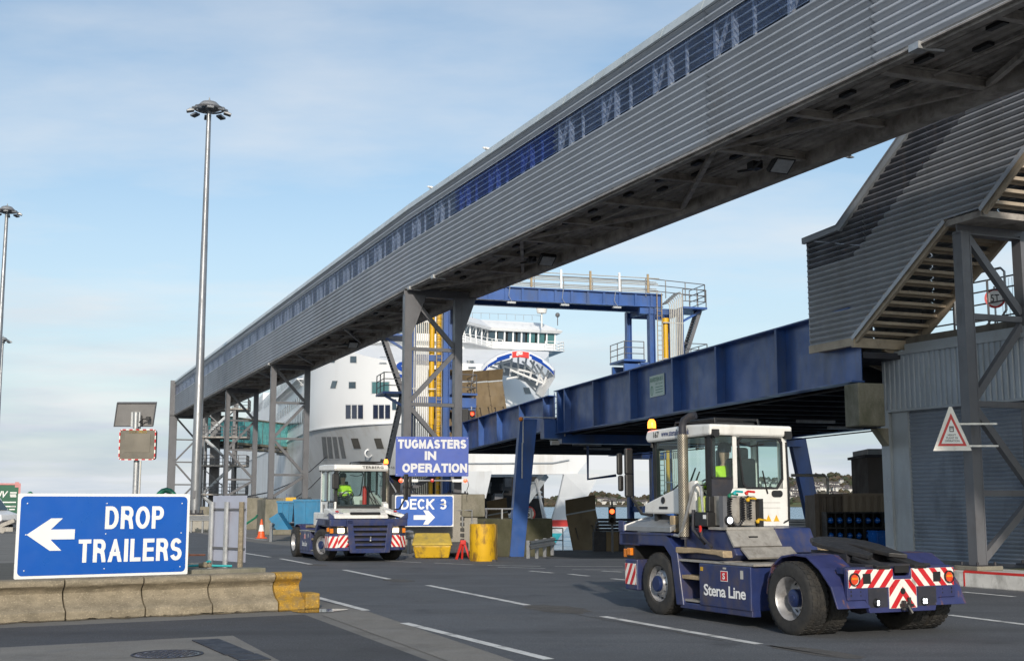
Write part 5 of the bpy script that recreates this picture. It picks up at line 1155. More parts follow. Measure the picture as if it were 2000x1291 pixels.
b = MB(); rail(b, [(1.9, 2.5, 18.2 + ZO), (-1.8, 6.9, 18.2 + ZO), (-2.3, 8.2, 18.2 + ZO)], 1.0, 3, .9, .035); rail(b, [(-2.2, 13, 18.2 + ZO), (-2.2, 15.1, 18.2 + ZO), (-6, 15.1, 18.2 + ZO)], 1.0, 3, .9, .035); rail(b, [(-2.2, -13, 18.2 + ZO), (-2.2, -15.1, 18.2 + ZO), (-6, -15.1, 18.2 + ZO)], 1.0, 3, .9, .03); b.build('bridge_railing', M_ship, br)
b = MB()
for k in range(16): b.tube([(-1.5 + .0 * k, -2 + k * .95, 21.3 + ZO), (-1.5, -2 + k * .95, 21.9 + ZO)], .025, 4)
b.tube([(-1.5, -2, 21.9 + ZO), (-1.5, 12.3, 21.9 + ZO)], .02, 4); b.build('roof_railing', M_pillar, br)
c_ = pxl(1058, 610, 131)
b = MB(); b.lathe([(.001, -.05), (.50, 0), (.62, .55), (.66, 1.1), (.60, 1.5), (.35, 1.85), (.001, 1.95)], (c_.x, c_.y, c_.z - .1), n=18); b.lathe([(.09, -1.6), (.09, 0)], (c_.x, c_.y, c_.z), n=8); b.build('radome', M_radar, br, smooth=True)
c_ = pxl(1089, 618, 132); b = MB(); b.tube([c_ - V((0, 0, 1)), c_], .05, 6); b.ball(c_ + V((0, 0, .15)), .26, 10, 6); b.build('searchlight', M_steel, br)
# mooring lines
for i, (a, c_) in enumerate((((636, 893), (470, 972)), ((628, 930), (505, 985)))):
    p, q = hit(*a, .1), V(); q = L2(at(*c_, 82)); m_ = p.lerp(q, .5) - V((0, 0, .8)); b = MB(); b.tube([p, p.lerp(q, .25) - V((0, 0, .6)), m_, p.lerp(q, .75) - V((0, 0, .6)), q], .05, 5); b.build('mooring_line', M_ink, ship)
# ================================================================== ACCESS TOWER AND GLAZED BRIDGE AT THE SHIP'S SIDE
to = at(425, 985, 132); to.z = 0
tw = thing('stair_tower', 'open steel stair tower with zigzag flights near the far end of the gangway', 'stair tower', to, R(8))
for x in (-1.6, 1.6):
    for y in (-1.6, 1.6): b = MB(); b.box(x - .14, x + .14, y - .14, y + .14, 0, 12.6); b.build('column', M_steel, tw)
b = MB(); b.box(-1.1, -.1, 1.0, 2.0, 0, 12.4); b.build('service_shaft', M_steel, tw)
for i, z in enumerate((2.6, 5.6, 8.6, 11.6)):
    b = MB(); b.box(-1.9, 3.0, -1.9, 1.9, z, z + .16); b.build('landing', M_dsteel, tw)
    b = MB(); rail(b, [(-1.9, -1.9, z + .1), (3.0, -1.9, z + .1), (3.0, 1.9, z + .1)], 1.1, 3, .8, .035); b.build('guard_rail', M_steel, tw)
    s = 1 if i % 2 else -1
    for y in (-1.5, -.5): b = MB(); b.beam((-1.4 * s, y, z - 2.8), (1.4 * s, y, z), .08, .24); b.build('stair_stringer', M_pillar, tw)
    b = MB()
    for k in range(12): f = (k + .5) / 12; x = -1.4 * s + 2.8 * s * f; b.box(x - .13, x + .13, -1.5, -.5, z - 2.8 + 2.8 * f - .02, z - 2.8 + 2.8 * f + .03)
    b.build('stair_treads', M_steel, tw)
    b = MB(); b.beam((1.6, -1.6, z - 2.9), (-1.6, -1.6, z - .1), .10, .10); b.build('brace', M_steel, tw)
q = at(418, 870, 134); q2 = at(562, 868, 150)
gb = thing('glazed_bridge', 'teal glazed boarding bridge reaching from the stair tower to the ship side', 'boarding bridge', (q.x, q.y, 0), math.atan2(q2.y - q.y, q2.x - q.x)); LB = (q2 - q).to_2d().length; zf_ = 8.2
b = MB(); b.box(0, LB, -1.2, 1.2, zf_, zf_ + .25); b.box(0, LB, -1.3, 1.3, zf_ + 2.85, zf_ + 3.0); b.box(0, LB, -1.25, -1.1, zf_ - .5, zf_ - .3); b.build('deck_and_roof', M_mossc, gb)
n = 8
for k in range(n):
    for y in (-1.2, 1.2): b = MB(); b.box(LB * k / n + .06, LB * (k + 1) / n - .06, y - .02, y + .02, zf_ + .27, zf_ + 2.83); b.build('glass_panel', M_teal, gb)
for k in range(n + 1): b = MB(); b.box(LB * k / n - .05, LB * k / n + .05, -1.24, -1.14, zf_ + .25, zf_ + 2.85); b.box(LB * k / n - .05, LB * k / n + .05, 1.14, 1.24, zf_ + .25, zf_ + 2.85); b.build('glazing_post', M_steel, gb)
b = MB()
for k in range(6): b.box(LB * k / 6 + .3, LB * k / 6 + 1.1, -1.3, 1.3, zf_ - .45, zf_ - .1)
b.build('under_floor_units', M_steel, gb)
b = MB(); b.box(LB * .72, LB * .80, -.6, .2, zf_ + .25, zf_ + 1.9); b.box(LB * .9, LB * .96, -.6, .2, zf_ + .25, zf_ + 1.6); b.build('boarding_desk', M_bluplas, gb)
b = MB(); b.box(LB * .94, LB * .97, -1.1, -.9, 0, zf_ - .2); b.box(LB * .94 - .5, LB * .97 + .5, -1.3, .7, zf_ - .7, zf_ - .3); b.build('leg', M_galv, gb)
# ================================================================== TERMINAL TRACTORS
def xz(y, x=0, z=0): return frame((x, y, z), (1, 0, 0), (0, 0, 1))        # extrudes towards -y
FACE_L = lambda x, y, z: frame((x, y, z), (-1, 0, 0), (0, 0, 1))
FACE_R = lambda x, y, z: frame((x, y, z), (1, 0, 0), (0, 0, 1))
FACE_B = lambda x, y, z: frame((x, y, z), (0, -1, 0), (0, 0, 1))          # faces the rear
FACE_F = lambda x, y, z: frame((x, y, z), (0, 1, 0), (0, 0, 1))           # faces the front
def tyre_mesh(r_, w_):
    b = MB(); b.lathe([(r_ * .57, -w_ * .42), (r_ * .62, -w_ * .49), (r_ * .84, -w_ * .5), (r_ * .94, -w_ * .47), (r_ * .985, -w_ * .40), (r_ * .985, w_ * .40), (r_ * .94, w_ * .47), (r_ * .84, w_ * .5), (r_ * .62, w_ * .49), (r_ * .57, w_ * .42)], (0, 0, 0), (0, 1, 0), 40)
    n = 34
    for k in range(n):
        for j, (y0, y1) in enumerate(((-.44, -.2), (-.17, .0), (.02, .18), (.21, .44))):
            a0 = 6.2832 * (k + .25 * (j % 2)) / n; a1 = a0 + 6.2832 / n * .62; sk_ = .02 * (1 if j < 2 else -1)
            q = [(r_ * f, a, y * w_) for f in (.98, 1.0) for a, y in ((a0, y0), (a1, y0), (a1 + sk_, y1), (a0 + sk_, y1))]
            b.add([(math.cos(a) * r, y, math.sin(a) * r) for r, a, y in q], [(4, 5, 6, 7), (0, 1, 5, 4), (1, 2, 6, 5), (2, 3, 7, 6), (3, 0, 4, 7)])
    return b
MESH = {}
def cached(key, f, m, smooth=True):
    if key not in MESH:
        import bmesh
        me = f().mesh(key, m, smooth); b = bmesh.new(); b.from_mesh(me); bmesh.ops.recalc_face_normals(b, faces=b.faces); b.to_mesh(me); b.free(); MESH[key] = me
    return MESH[key]
def rim_f():
    b = MB(); b.lathe([(.285, .13), (.275, .10), (.262, .05), (.24, .03), (.20, .075), (.155, .10), (.145, .13), (.0005, .13)], (0, 0, 0), (0, 1, 0), 32); return b
def rim_r():
    b = MB(); b.lathe([(.29, .15), (.278, .13), (.27, .02), (.255, -.06), (.20, -.10), (.15, -.10), (.145, -.04), (.0005, -.04)], (0, 0, 0), (0, 1, 0), 32); return b
def hub_f():
    b = MB(); b.lathe([(.125, .12), (.125, .165), (.11, .18), (.0005, .18)], (0, 0, 0), (0, 1, 0), 24); return b
def hub_r():
    b = MB(); b.lathe([(.12, -.06), (.12, .07), (.10, .085), (.05, .085), (.04, .095), (.0005, .095)], (0, 0, 0), (0, 1, 0), 24); return b
def bolts_f(R_, y, n=10, rr_=.014):
    b = MB()
    for k in range(n): a = 6.2832 * k / n; b.lathe([(rr_, 0), (rr_, .025), (.001, .03)], (R_ * math.cos(a), y, R_ * math.sin(a)), (0, 1, 0), 6)
    return b
def holes_f(R_, y, n=10, a_=.022, c_=.035):
    b = MB()
    for k in range(n):
        t = 6.2832 * (k + .5) / n; e1, e2 = V((math.cos(t), 0, math.sin(t))), V((-math.sin(t), 0, math.cos(t)))
        b.poly([e1 * R_ + V((0, y + .004 * math.cos(q) * -1, 0)) + e1 * (a_ * math.cos(q)) + e2 * (c_ * math.sin(q)) for q in [6.2832 * i / 10 for i in range(10)]])
    return b
def wheel(root, x, y, s, front, steer=0.0):
    t = put('wheel', cached('tyre', lambda: tyre_mesh(.49, .30), M_tyre), root)
    t.location = (x, y, .485); t.rotation_euler = (0, 0, (0 if s > 0 else math.pi) + steer)
    put('rim', cached('rim_front' if front else 'rim_rear', rim_f if front else rim_r, M_rim), t)
    put('hub', cached('hub_front' if front else 'hub_rear', hub_f if front else hub_r, M_hub), t)
    put('wheel_nuts', cached('nuts_front' if front else 'nuts_rear', (lambda: bolts_f(.172, .085)) if front else (lambda: bolts_f(.17, -.10)), M_steel), t)
    put('vent_holes', cached('holes_front' if front else 'holes_rear', (lambda: holes_f(.222, .062)) if front else (lambda: holes_f(.228, -.078)), M_hole, False), t)
def window(root, M, w_, h_, r_=.06, fr=.028, m=None, poly=None, nm='window'):
    o_ = poly or rrect(w_, h_, r_); c_ = (sum(p[0] for p in o_) / len(o_), sum(p[1] for p in o_) / len(o_))
    i_ = [(c_[0] + (p[0] - c_[0]) * (1 - 2 * fr / w_), c_[1] + (p[1] - c_[1]) * (1 - 2 * fr / h_)) for p in o_]
    b = MB(); b.band(o_ + o_[:1], i_ + i_[:1], M, .02); f = b.build(nm, M_black, root)
    b = MB(); b.add([M @ V((p[0], p[1], .008)) for p in i_], [tuple(range(len(i_)))]); b.build('pane', m or M_cabg, f, fix=False)
    return f
def flag_and_name(root, F, w_, zz_=0, name='StenaLine'):
    b = MB(); b.prism([(-.09, -.075), (.09, -.075), (.09, .075), (-.09, .075)], F @ Matrix.Translation((0, .22, .002)), .002); b.build('name_flag', M_signw, root)
    b = MB(); b.prism([(-.08, -.065), (.08, -.065), (.08, .065), (-.08, .065)], F @ Matrix.Translation((0, .22, .0045)), .002); b.build('name_flag', M_red, root)
    text('S', .065, .09, F @ Matrix.Translation((0, .22, .0065)), M_signw, root, .03)
    text('Stena Line', w_, .17, F @ Matrix.Translation((0, 0, .002)), M_signw, root, .022, space=.92)
def make_tug(label, loc, rz, num, variant):
    t = thing('terminal_tractor', label, 'tractor', loc, rz, 'blue and white terminal tractors')
    W_ = 3.38
    for s in (1, -1):
        wheel(t, W_, s * 1.05, s, True, R(20) if variant == 'B' else 0); wheel(t, 0, s * 1.07, s, False); wheel(t, 0, s * .72, s, False)
    b = MB(); b.tube([(0, -.9, .49), (0, .9, .49)], .12, 10); b.ball((0, 0, .49), .26); b.tube([(W_, -.9, .45), (W_, .9, .45)], .09, 8); b.box(2.4, 4.1, -.4, .4, .42, 1.0); b.tube([(.2, 0, .5), (2.5, 0, .6)], .06, 8); b.build('axles', M_tugd, t)
    for s in (1, -1): b = MB(); b.box(-.75, 4.2, s * .45 - .05, s * .45 + .05, .60, .93); b.build('frame_rail', M_tug, t, bev=.01)
    b = MB(); b.box(-.78, 1.9, -.56, .56, .90, .95); b.build('rear_deck', M_tugd, t)
    # side boxes with the lettering
    for s in (1, -1):
        y0, y1 = sorted((s * .52, s * 1.215))
        b = MB(); b.box(.86, 2.16, y0, y1, .24, .86); sb = b.build('side_box', M_tug, t, bev=.015)
        b = MB(); b.box(.80, 2.78, y0, y1 - .02 if s > 0 else y1, .865, .90); b.box(1.5, 1.6, y0, y1, .898, .91); b.build('box_lid', M_tread, t, bev=.006)
        F = (FACE_L if s > 0 else FACE_R)(1.50, s * 1.216, .48); flag_and_name(sb, F, 1.06 if variant == 'A' else .62)
        b = MB(); b.M = F; b.box(-.62, -.55, .27, .33, 0, .002); b.build('sticker', M_ylw, sb)
        b = MB(); b.M = F; b.box(.40, .47, .20, .32, 0, .002); b.box(-.03, .05, .32, .345, 0, .003); b.build('sticker', M_pipe, sb)
        y0, y1 = sorted((s * 1.04, s * 1.2)); b = MB(); b.box(.86, 2.72, y0, y1, .16, .25); b.build('side_rail', M_tug, t, bev=.012)
        y0, y1 = sorted((s * .75, s * 1.18))
        b = MB(); b.box(2.18, 2.70, y0, y1, .27, .30); b.build('step', M_tread, t); b = MB(); b.box(2.18, 2.72, y0, y1, .60, .66); b.build('step', M_wood, t, bev=.01)
        b = MB(); b.box(2.16, 2.74, min(s * .5, s * .75), max(s * .5, s * .75), .25, .95); b.build('step_back', M_tugd, t)
        # front mudguard arch
        b = MB(); b.band([(4.46, 1.27), (3.08, 1.27), (2.76, 1.0), (2.60, .20)], [(4.46, 1.08), (3.14, 1.08), (2.94, .92), (2.80, .20)], xz(1.22 if s > 0 else -.50), .72); b.build('front_mudguard', M_tug, t, bev=.015)
        b = MB(); b.band([(4.5, 1.275), (2.9, 1.285)], [(4.5, 1.245), (2.9, 1.255)], xz(1.235 if s > 0 else -.50), .73); b.build('mudguard_edge', M_tug, t)
        # rear mudguard
        prof = [(.66, .50), (.62, .70), (.52, .90), (.30, 1.035), (.02, 1.075), (-.25, 1.06), (-.52, .90), (-.74, .68), (-.86, .40)]
        inn = [(.63, .50), (.59, .69), (.50, .875), (.285, 1.005), (.02, 1.045), (-.24, 1.03), (-.50, .875), (-.715, .66), (-.835, .40)]
        b = MB(); b.band(prof, inn, xz(1.10 if s > 0 else -.56), .54); b.build('rear_mudguard', M_tugrust, t, bev=.008)
        # front lamps, bumper corners, hazard boards
        pc = [(3.98, s * .60), (4.58, s * .60), (4.56, s * .95), (4.36, s * 1.22), (3.98, s * 1.22)]
        b = MB(); b.prism(pc, Matrix.Translation((0, 0, .34)), .50); b.build('bumper_corner', M_tug, t, bev=.02)
        b = MB(); b.box(4.1, 4.44, min(s * .60, s * 1.18), max(s * .6, s * 1.18), .84, 1.06); b.build('lamp_recess', M_black, t)
        b = MB(); b.box(4.44, 4.50, s * .86 - .10, s * .86 + .10, .87, 1.01); b.build('headlight', M_head if variant == 'B' else M_galv, t, bev=.01)
        b = MB(); b.box(4.36, 4.46, s * 1.14 - .05, s * 1.14 + .05, .86, 1.0); b.box(4.16, 4.28, s * 1.2 - .03, s * 1.2 + .03, .90, 1.02); b.build('indicator', M_ambl, t, bev=.01)
        hazard(frame((4.572, s * .80, .62), (0, 1, 0), (0, 0, 1)), .34, .36, s * -.75, .17, t)
        hazard(frame((4.463, s * 1.088, .60), (-.20 * s, .27, 0), (0, 0, 1)), .30, .34, s * -.5, .17, t, .3)
        hazard((FACE_L if s > 0 else FACE_R)(4.17, s * 1.222, .60), .34, .34, .6 * s, .17, t, .4)
        b = MB()
        for k in range(3): b.box(4.57, 4.60, s * .64 - .05, s * .64 + .05, .45 + .13 * k, .50 + .13 * k)
        b.build('vents', M_hole, t)
        b = MB(); b.prism([(s * .94, 1.28), (s * 1.24, 1.28), (s * 1.24, 1.47), (s * 1.06, 1.34)], FACE_F(4.38, 0, 0), .16); b.build('guard_horn', M_tug, t, bev=.01)
    b = MB(); b.box(3.9, 4.56, -1.22, 1.22, 1.06, 1.28); b.build('front_beam', M_tug, t, bev=.025)
    b = MB(); b.prism([(-.66, 1.20), (.66, 1.20), (.55, .30), (-.55, .30)], FACE_F(4.40, 0, 0), .20); b.build('grille_back', M_hole, t)
    for k in range(6):
        z = .33 + .152 * k; hw = .53 + .11 * (z - .3) / .9; b = MB(); b.box(4.58, 4.68, -hw, hw, z, z + .075); b.build('grille_slat', M_tug, t, bev=.008)
    for s in (1, -1): b = MB(); b.prism([(s * .56, 1.24), (s * .74, 1.24), (s * .62, .28), (s * .44, .28)], FACE_F(4.58, 0, 0), .11); b.build('grille_post', M_tug, t, bev=.01)
    b = MB(); b.box(4.56, 4.69, -.72, .72, 1.14, 1.25); b.box(4.56, 4.68, -.6, .6, .27, .34); b.build('grille_frame', M_tug, t, bev=.012)
    b = MB(); b.tube([(4.69, 0, .64), (4.71, 0, .76)], .02, 6); b.ball((4.7, 0, .64), .03); b.build('latch', M_galv, t)
    # bonnet
    b = MB(); pr = [(4.60, 1.29), (4.57, 1.38), (4.42, 1.47), (3.95, 1.57), (3.55, 1.60), (2.2, 1.60), (2.2, 1.29)]
    pr = [(4.60, 1.29), (4.57, 1.38), (4.42, 1.47), (3.95, 1.57), (3.70, 1.60), (3.3, 1.60), (3.3, 1.29)]; b.prism(pr, xz(.60), 1.70); b.build('bonnet', M_tugw, t, bev=.04)
    b = MB(); b.M = frame((4.51, -.12, 1.435), (0, 1, 0), (-.75, 0, .45)); b.prism(rrect(.95, .10, .03, 2), None, .03); b.build('bonnet_slot', M_hole, t)
    md = M_silver if variant == 'A' else M_tugw
    def slab(q, d, nm, m): bb = MB(); q = [V(p) for p in q]; o = [p + V((0, 0, -d)) for p in q]; bb.add(q + o, [(0, 1, 2, 3), (7, 6, 5, 4), (0, 4, 5, 1), (1, 5, 6, 2), (2, 6, 7, 3), (3, 7, 4, 0)]); return bb.build(nm, m, t, bev=.012)
    slab([(4.34, 1.21, 1.385), (2.95, 1.21, 1.385), (2.95, .58, 1.66), (3.98, .58, 1.655)], .09, 'deck_plate', md)
    slab([(4.50, 1.22, 1.37), (4.345, 1.22, 1.40), (3.985, .58, 1.675), (4.32, .58, 1.55)], .10, 'deck_front_edge', M_tugw)
    if variant == 'A':
        b = MB(); b.band([(-.30, -.05), (.30, -.05), (.30, .05), (-.30, .05), (-.30, -.05)], [(-.28, -.035), (.28, -.035), (.28, .035), (-.28, .035), (-.28, -.035)], frame((3.75, .96, 1.475), (-1, 0, .02), (0, -.60, .27)), .008); b.build('deck_latch', M_signw, t)
        b = MB(); b.tube([(3.35, 1.02, 1.60), (3.05, 1.05, 1.56)], .035, 8); b.build('blue_handle', M_bluplas, t)
        b = MB(); b.box(2.95, 3.10, .95, 1.14, 1.30, 1.56); b.build('tan_chock', M_wood, t, bev=.03)
    else:
        for yy, nm in ((.86, 1), (-.98, 1)):
            F = frame((4.49, yy, 1.455), (0, 1, 0), (-.9, 0, .55)); text('Stena Line', .34, .055, F @ Matrix.Translation((0, 0, .012)), M_navyink, t, .02)
            b = MB(); b.M = F; b.box(-.05, .05, .05, .12, .01, .014); b.build('name_flag', M_red, t)
    if variant == 'B': b = MB(); b.box(2.1, 4.2, -1.10, -.80, 1.04, 1.47); b.build('lower_side_panel', M_tugw, t, bev=.03)
    # ---- cab
    x0, x1, y0, y1, zf_, zr = 2.08, 3.72, (-.38 if variant == 'A' else -.86), (1.02 if variant == 'A' else .74), 1.40, 2.80
    b = MB(); b.prism([(x0 - .10, zr - .02), (x1 + .10, zr - .06), (x1 + .16, zr + .02), (x1 + .10, zr + .14), (2.6, zr + .17), (x0 - .12, zr + .15)], xz(y1 + .07), y1 - y0 + .14); rf = b.build('cab_roof', M_tugw, t, bev=.035)
    b = MB(); b.box(x0 + .02, x1 - .05, y0 + .02, y1 - .02, zf_, zf_ + .06); b.build('cab_floor', M_black, t)
    b = MB(); b.box(x1 - .06, x1, y0, y1, 1.44, 1.66); b.build('scuttle', M_black, t, bev=.01)
    for (px_, py) in ((x1 - .04, y0 + .035), (x1 - .04, y1 - .035)): b = MB(); b.beam((px_, py, 1.45), (px_ + .04, py, zr), .08, .08); b.build('pillar', M_black, t)
    for py in (y1 - .04,): b = MB(); b.beam((x0 + .05, py, 1.42), (x0 + .05, py, zr), .09, .12); b.build('pillar', M_black, t); b = MB(); b.beam((2.86, py + .03, 1.7), (2.88, py + .03, zr), .05, .05); b.build('pillar', M_black, t)
    b = MB(); b.beam((2.84, y0 + .03, 1.42), (2.86, y0 + .03, zr), .07, .07); b.build('pillar', M_tugw, t)
    b = MB(); b.beam((x0 + .04, y0 + .03, 1.42), (x0 + .04, y0 + .03, zr), .10, .10); b.build('pillar', M_tugw, t)
    window(t, frame((x1 + .005, (y0 + y1) / 2, 2.20), (0, 1, 0), (.03, 0, 1)), y1 - y0 - .12, 1.10, .05, .018, nm='windscreen')
    for (a, c_) in (((3.79, .62, 1.62), (3.80, .28, 2.06)), ((3.79, .56, 1.62), (3.80, .2, 2.0))):
        b = MB(); b.tube([a, c_], .010, 5); b.tube([c_, (c_[0], c_[1] - .12, c_[2] + .28)], .012, 5); b.tube([(c_[0], c_[1] + .16, c_[2] - .30), (c_[0], c_[1] - .12, c_[2] + .28)], .014, 4); b.build('wiper', M_black, t)
    # left side glass with the white fairing below it
    window(t, FACE_L(3.30, y1 - .005, 2.22), .78, 1.10, .04, .02, nm='side_window', poly=[(-.36, .53), (.40, .53), (.40, -.15), (-.36, -.50)])
    window(t, FACE_L(2.50, y1 - .005, 2.40), .64, .76, .04, .02, nm='side_window')
    b = MB(); b.prism([(3.96, 1.58), (3.94, 1.74), (3.72, 1.80), (2.55, 2.10), (2.42, 2.10), (2.40, 1.58)], xz(y1 + .06), .16); b.build('side_fairing', M_tugw, t, bev=.03)
    b = MB(); b.lathe([(.055, 0), (.055, .008), (.0005, .008)], (3.35, y1 + .065, 1.80), (0, 1, 0), 16); b.prism(rrect(.26, .04, .018, 3), FACE_L(3.35, y1 + .062, 1.68), .006); b.build('fairing_vent', M_ink, t)
    # right side: window over a white door with small lower pane
    window(t, FACE_R(3.28, y0 + .005, 2.28), .80, .94, .05, .02, nm='side_window'); window(t, FACE_R(2.48, y0 + .005, 2.28), .66, .94, .05, .02, nm='side_window')
    b = MB(); b.prism([(2.06, 1.40), (3.72, 1.40), (3.74, 1.80), (2.06, 1.80)], xz(y0 + .05), .06); b.build('door_panel', M_tugw, t, bev=.015)
    window(t, FACE_R(3.32, y0 - .012, 1.62), .66, .36, .05, .03, M_sglass, nm='lower_pane'); text('83' if variant == 'B' else num[:2], .20, .24, FACE_R(3.32, y0 - .012, 1.62) @ Matrix.Translation((0, 0, .012)), M_galv, t, .02)
    b = MB()
    for k in range(3): b.prism([(2.66 - .10 * k, 1.34), (2.70 - .10 * k, 1.34), (2.60 - .1 * k, 1.72), (2.56 - .1 * k, 1.72)], xz(y0 - .015), .003)
    b.build('black_stripes', M_ink, t); text('Stena Line', .34, .06, FACE_R(3.9, -1.105, 1.40) @ Matrix.Translation((0, 0, .003)), M_navyink, t, .02)
    # rear wall: rear window, door with window
    rx = x0 - .015
    b = MB(); b.box(rx - .01, rx + .04, .60, y1, 1.42, 2.12); b.build('rear_bulkhead', M_tugd, t)
    window(t, FACE_B(rx, .80, 2.46), .46, .68, .05, .03, nm='rear_window')
    ring = [(-.50, -.72), (.52, -.72), (.52, .70), (-.50, .70), (-.50, -.72)]
    hole = [(-.36, .02), (.36, -.06), (.40, .56), (-.40, .58), (-.36, .02)]
    M2 = FACE_B(rx - .01, .14, 2.12); b = MB()
    b.add([M2 @ V((x, y, 0)) for x, y in ((-.50, .70), (.52, .70), (.52, .60), (-.50, .60))], [(0, 1, 2, 3)])
    b = MB(); b.M = M2; b.box(-.50, .52, -.72, -.14, 0, .03); b.box(-.50, .52, .645, .70, 0, .03); b.box(-.50, -.425, -.14, .645, 0, .03); b.box(.43, .52, -.14, .645, 0, .03)
    b.prism([(-.50, -.13), (-.72, -.52), (-.50, -.52)], None, .028); dr = b.build('rear_door', M_tugw, t, bev=.01)
    window(dr, M2 @ Matrix.Translation((0, .24, .022)), .78, .76, .07, .03, nm='door_window', poly=[(-.425, .34), (-.37, .41), (.37, .41), (.43, .34), (.43, -.24), (.32, -.39), (-.27, -.39), (-.34, -.32)])
    b = MB(); b.M = M2; b.prism(rrect(.20, .10, .045, 4), Matrix.Translation((.30, -.22, .03)), .02); b.build('door_handle', M_black, dr)
    b = MB(); b.M = M2; b.box(-.10, .36, -.36, -.355, .03, .035); b.box(-.1, .36, -.44, -.435, .03, .035); b.build('door_crease', M_tread, dr)
    for k, (xx, m) in enumerate(((.13, M_ylw), (.28, M_ylw))): b = MB(); b.prism([(-.055, -.045), (.055, -.045), (0, .055)], M2 @ Matrix.Translation((xx, -.60, .031)), .003); b.build('warning_sticker', m, dr)
    b = MB(); b.band([(.035 * math.cos(a), .035 * math.sin(a)) for a in [.5236 * k for k in range(13)]], [(.024 * math.cos(a), .024 * math.sin(a)) for a in [.5236 * k for k in range(13)]], M2 @ Matrix.Translation((-.02, -.60, .031)), .003); b.build('round_sticker', M_red, dr)
    b = MB(); b.tube([(rx - .05, -.36, 2.7), (rx - .07, -.37, 2.0), (rx - .06, -.37, 1.5), (rx - .02, -.26, 1.44)], .018, 6); b.build('grab_rail', M_black, t)
    b = MB(); b.tube([(rx - .06, .52, 2.68), (rx - .09, .36, 2.62), (rx - .09, .10, 2.66)], .012, 5); b.tube([(rx - .05, .02, 1.9), (rx - .07, .12, 2.25)], .012, 5); b.build('rear_wiper', M_black, t)
    # equipment shelf with coiled air lines
    b = MB(); b.box(1.78, 2.06, .42, 1.0, 1.42, 1.86); b.build('equipment_panel', M_tread, t, bev=.012)
    b = MB(); b.box(1.70, 1.80, 1.0, 1.07, 1.40, 1.86); b.build('panel_side', M_steel, t); b = MB(); b.box(1.70, 1.80, .34, .42, 1.40, 1.82); b.build('panel_side', M_black, t)
    def coil(yc, z0, z1, turns, r_=.035, drop=0.0):
        pts = []
        for k in range(turns * 8 + 1): a = 6.2832 * k / 8; f = k / (turns * 8.0); pts.append((1.72 + r_ * .6 * math.cos(a), yc + (drop * math.sin(math.pi * f)) + r_ * math.sin(a), z0 + (z1 - z0) * f))
        return pts
    for (yc, a, c_, n, dp) in ((.92, 1.84, 1.52, 9, 0.03), (.70, 1.84, 1.50, 10, .0), (.58, 1.86, 1.52, 9, 0)): b = MB(); b.tube(coil(yc, a, c_, n, .035, dp), .011, 5); b.build('coiled_air_line', M_ink, t, smooth=True)
    b = MB(); b.tube([(1.72 + .02 * math.cos(6.28 * k / 6), .92 - .22 * k / 60.0, 1.52 - .10 * math.sin(math.pi * k / 60.0) + .03 * math.sin(6.28 * k / 6)) for k in range(61)], .011, 5); b.build('coiled_air_line', M_ink, t)
    for (y, z, m) in ((.86, 1.90, M_teal2), (.62, 1.80, M_ylw), (.64, 1.90, M_dullred), (.45, 1.48, M_ylw), (.95, 1.86, M_green)):
        b = MB(); b.tube([(1.74, y, z), (1.70, y - .02, z + .03), (1.72, y - .16, z + .02)], .018, 6); b.ball((1.7, y, z), .03, 8, 5); b.build('hose_coupling', m, t)
    b = MB(); b.lathe([(.0005, .0), (.065, 0), (.075, -.03), (.06, -.09)], (1.66, .98, 1.50), (-1, 0, 0), 14); b.build('lamp_housing', M_black, t)
    b = MB(); b.lathe([(.0005, .004), (.05, .004)], (1.66, .98, 1.50), (-1, 0, 0), 12); b.build('work_light', M_led, t)
    # rear steps
    b = MB(); b.box(1.58, 2.06, .25, 1.10, 1.36, 1.40); b.build('platform', M_tread, t)
    b = MB(); b.beam((1.60, .66, 1.35), (1.42, .66, 1.12), .86, .03, up=(1, 0, .6)); b.build('step_plate', M_tread, t); b = MB(); b.beam((1.42, .52, 1.10), (1.22, .52, .96), .90, .03, up=(1, 0, 1)); b.build('step_plate', M_tread, t)
    b = MB(); b.M = Matrix.Translation((0, 0, 0)); b.box(1.50, 1.53, .60, .76, 1.23, 1.27); b.build('hand_slot', M_hole, t)
    b = MB(); b.prism([(2.06, 1.40), (1.60, 1.38), (1.42, 1.02), (2.06, .92)], xz(.22), .68); b.build('body_block', M_tug, t, bev=.02); b = MB(); b.prism([(2.8, 1.40), (1.62, 1.34), (1.40, 1.0), (1.6, .90), (2.8, .90)], xz(1.06), .82); b.build('body_block', M_tug, t, bev=.02)
    for s in (1, -1): b = MB(); b.prism([(2.80, .99), (2.80, 1.08), (1.52, 1.06), (1.50, .96), (1.70, .995), (2.2, 1.01), (2.6, .99)], xz(1.22 if s > 0 else -.56), .64); b.build('step_board', M_wood, t, bev=.012)
    b = MB(); b.box(1.40, 2.0, -.62, -.46, .95, 1.03); b.build('step_board', M_wood, t)
    # exhaust, handrail, fluid bottle, black boxes on the left
    b = MB(); b.lathe([(.082, 1.24), (.082, 2.82)], (2.66, 1.14, 0), n=20); b.build('exhaust_guard', M_mesh, t, smooth=True)
    b = MB(); b.tube([(2.66, 1.14, 1.2), (2.66, 1.14, 2.95), (2.64, 1.12, 3.04), (2.56, 1.06, 3.10), (2.48, 1.0, 3.12)], .06, 12); b.build('exhaust_pipe', M_tugd, t, smooth=True)
    b = MB(); b.tube([(3.0, 1.15, 1.26), (2.72, 1.2, 1.25), (2.62, 1.2, 1.34), (2.34, 1.16, 2.0), (2.27, 1.14, 2.04), (2.20, 1.12, 2.0), (2.18, 1.10, 1.5)], .024, 8); b.build('handrail', M_galv, t, smooth=True)
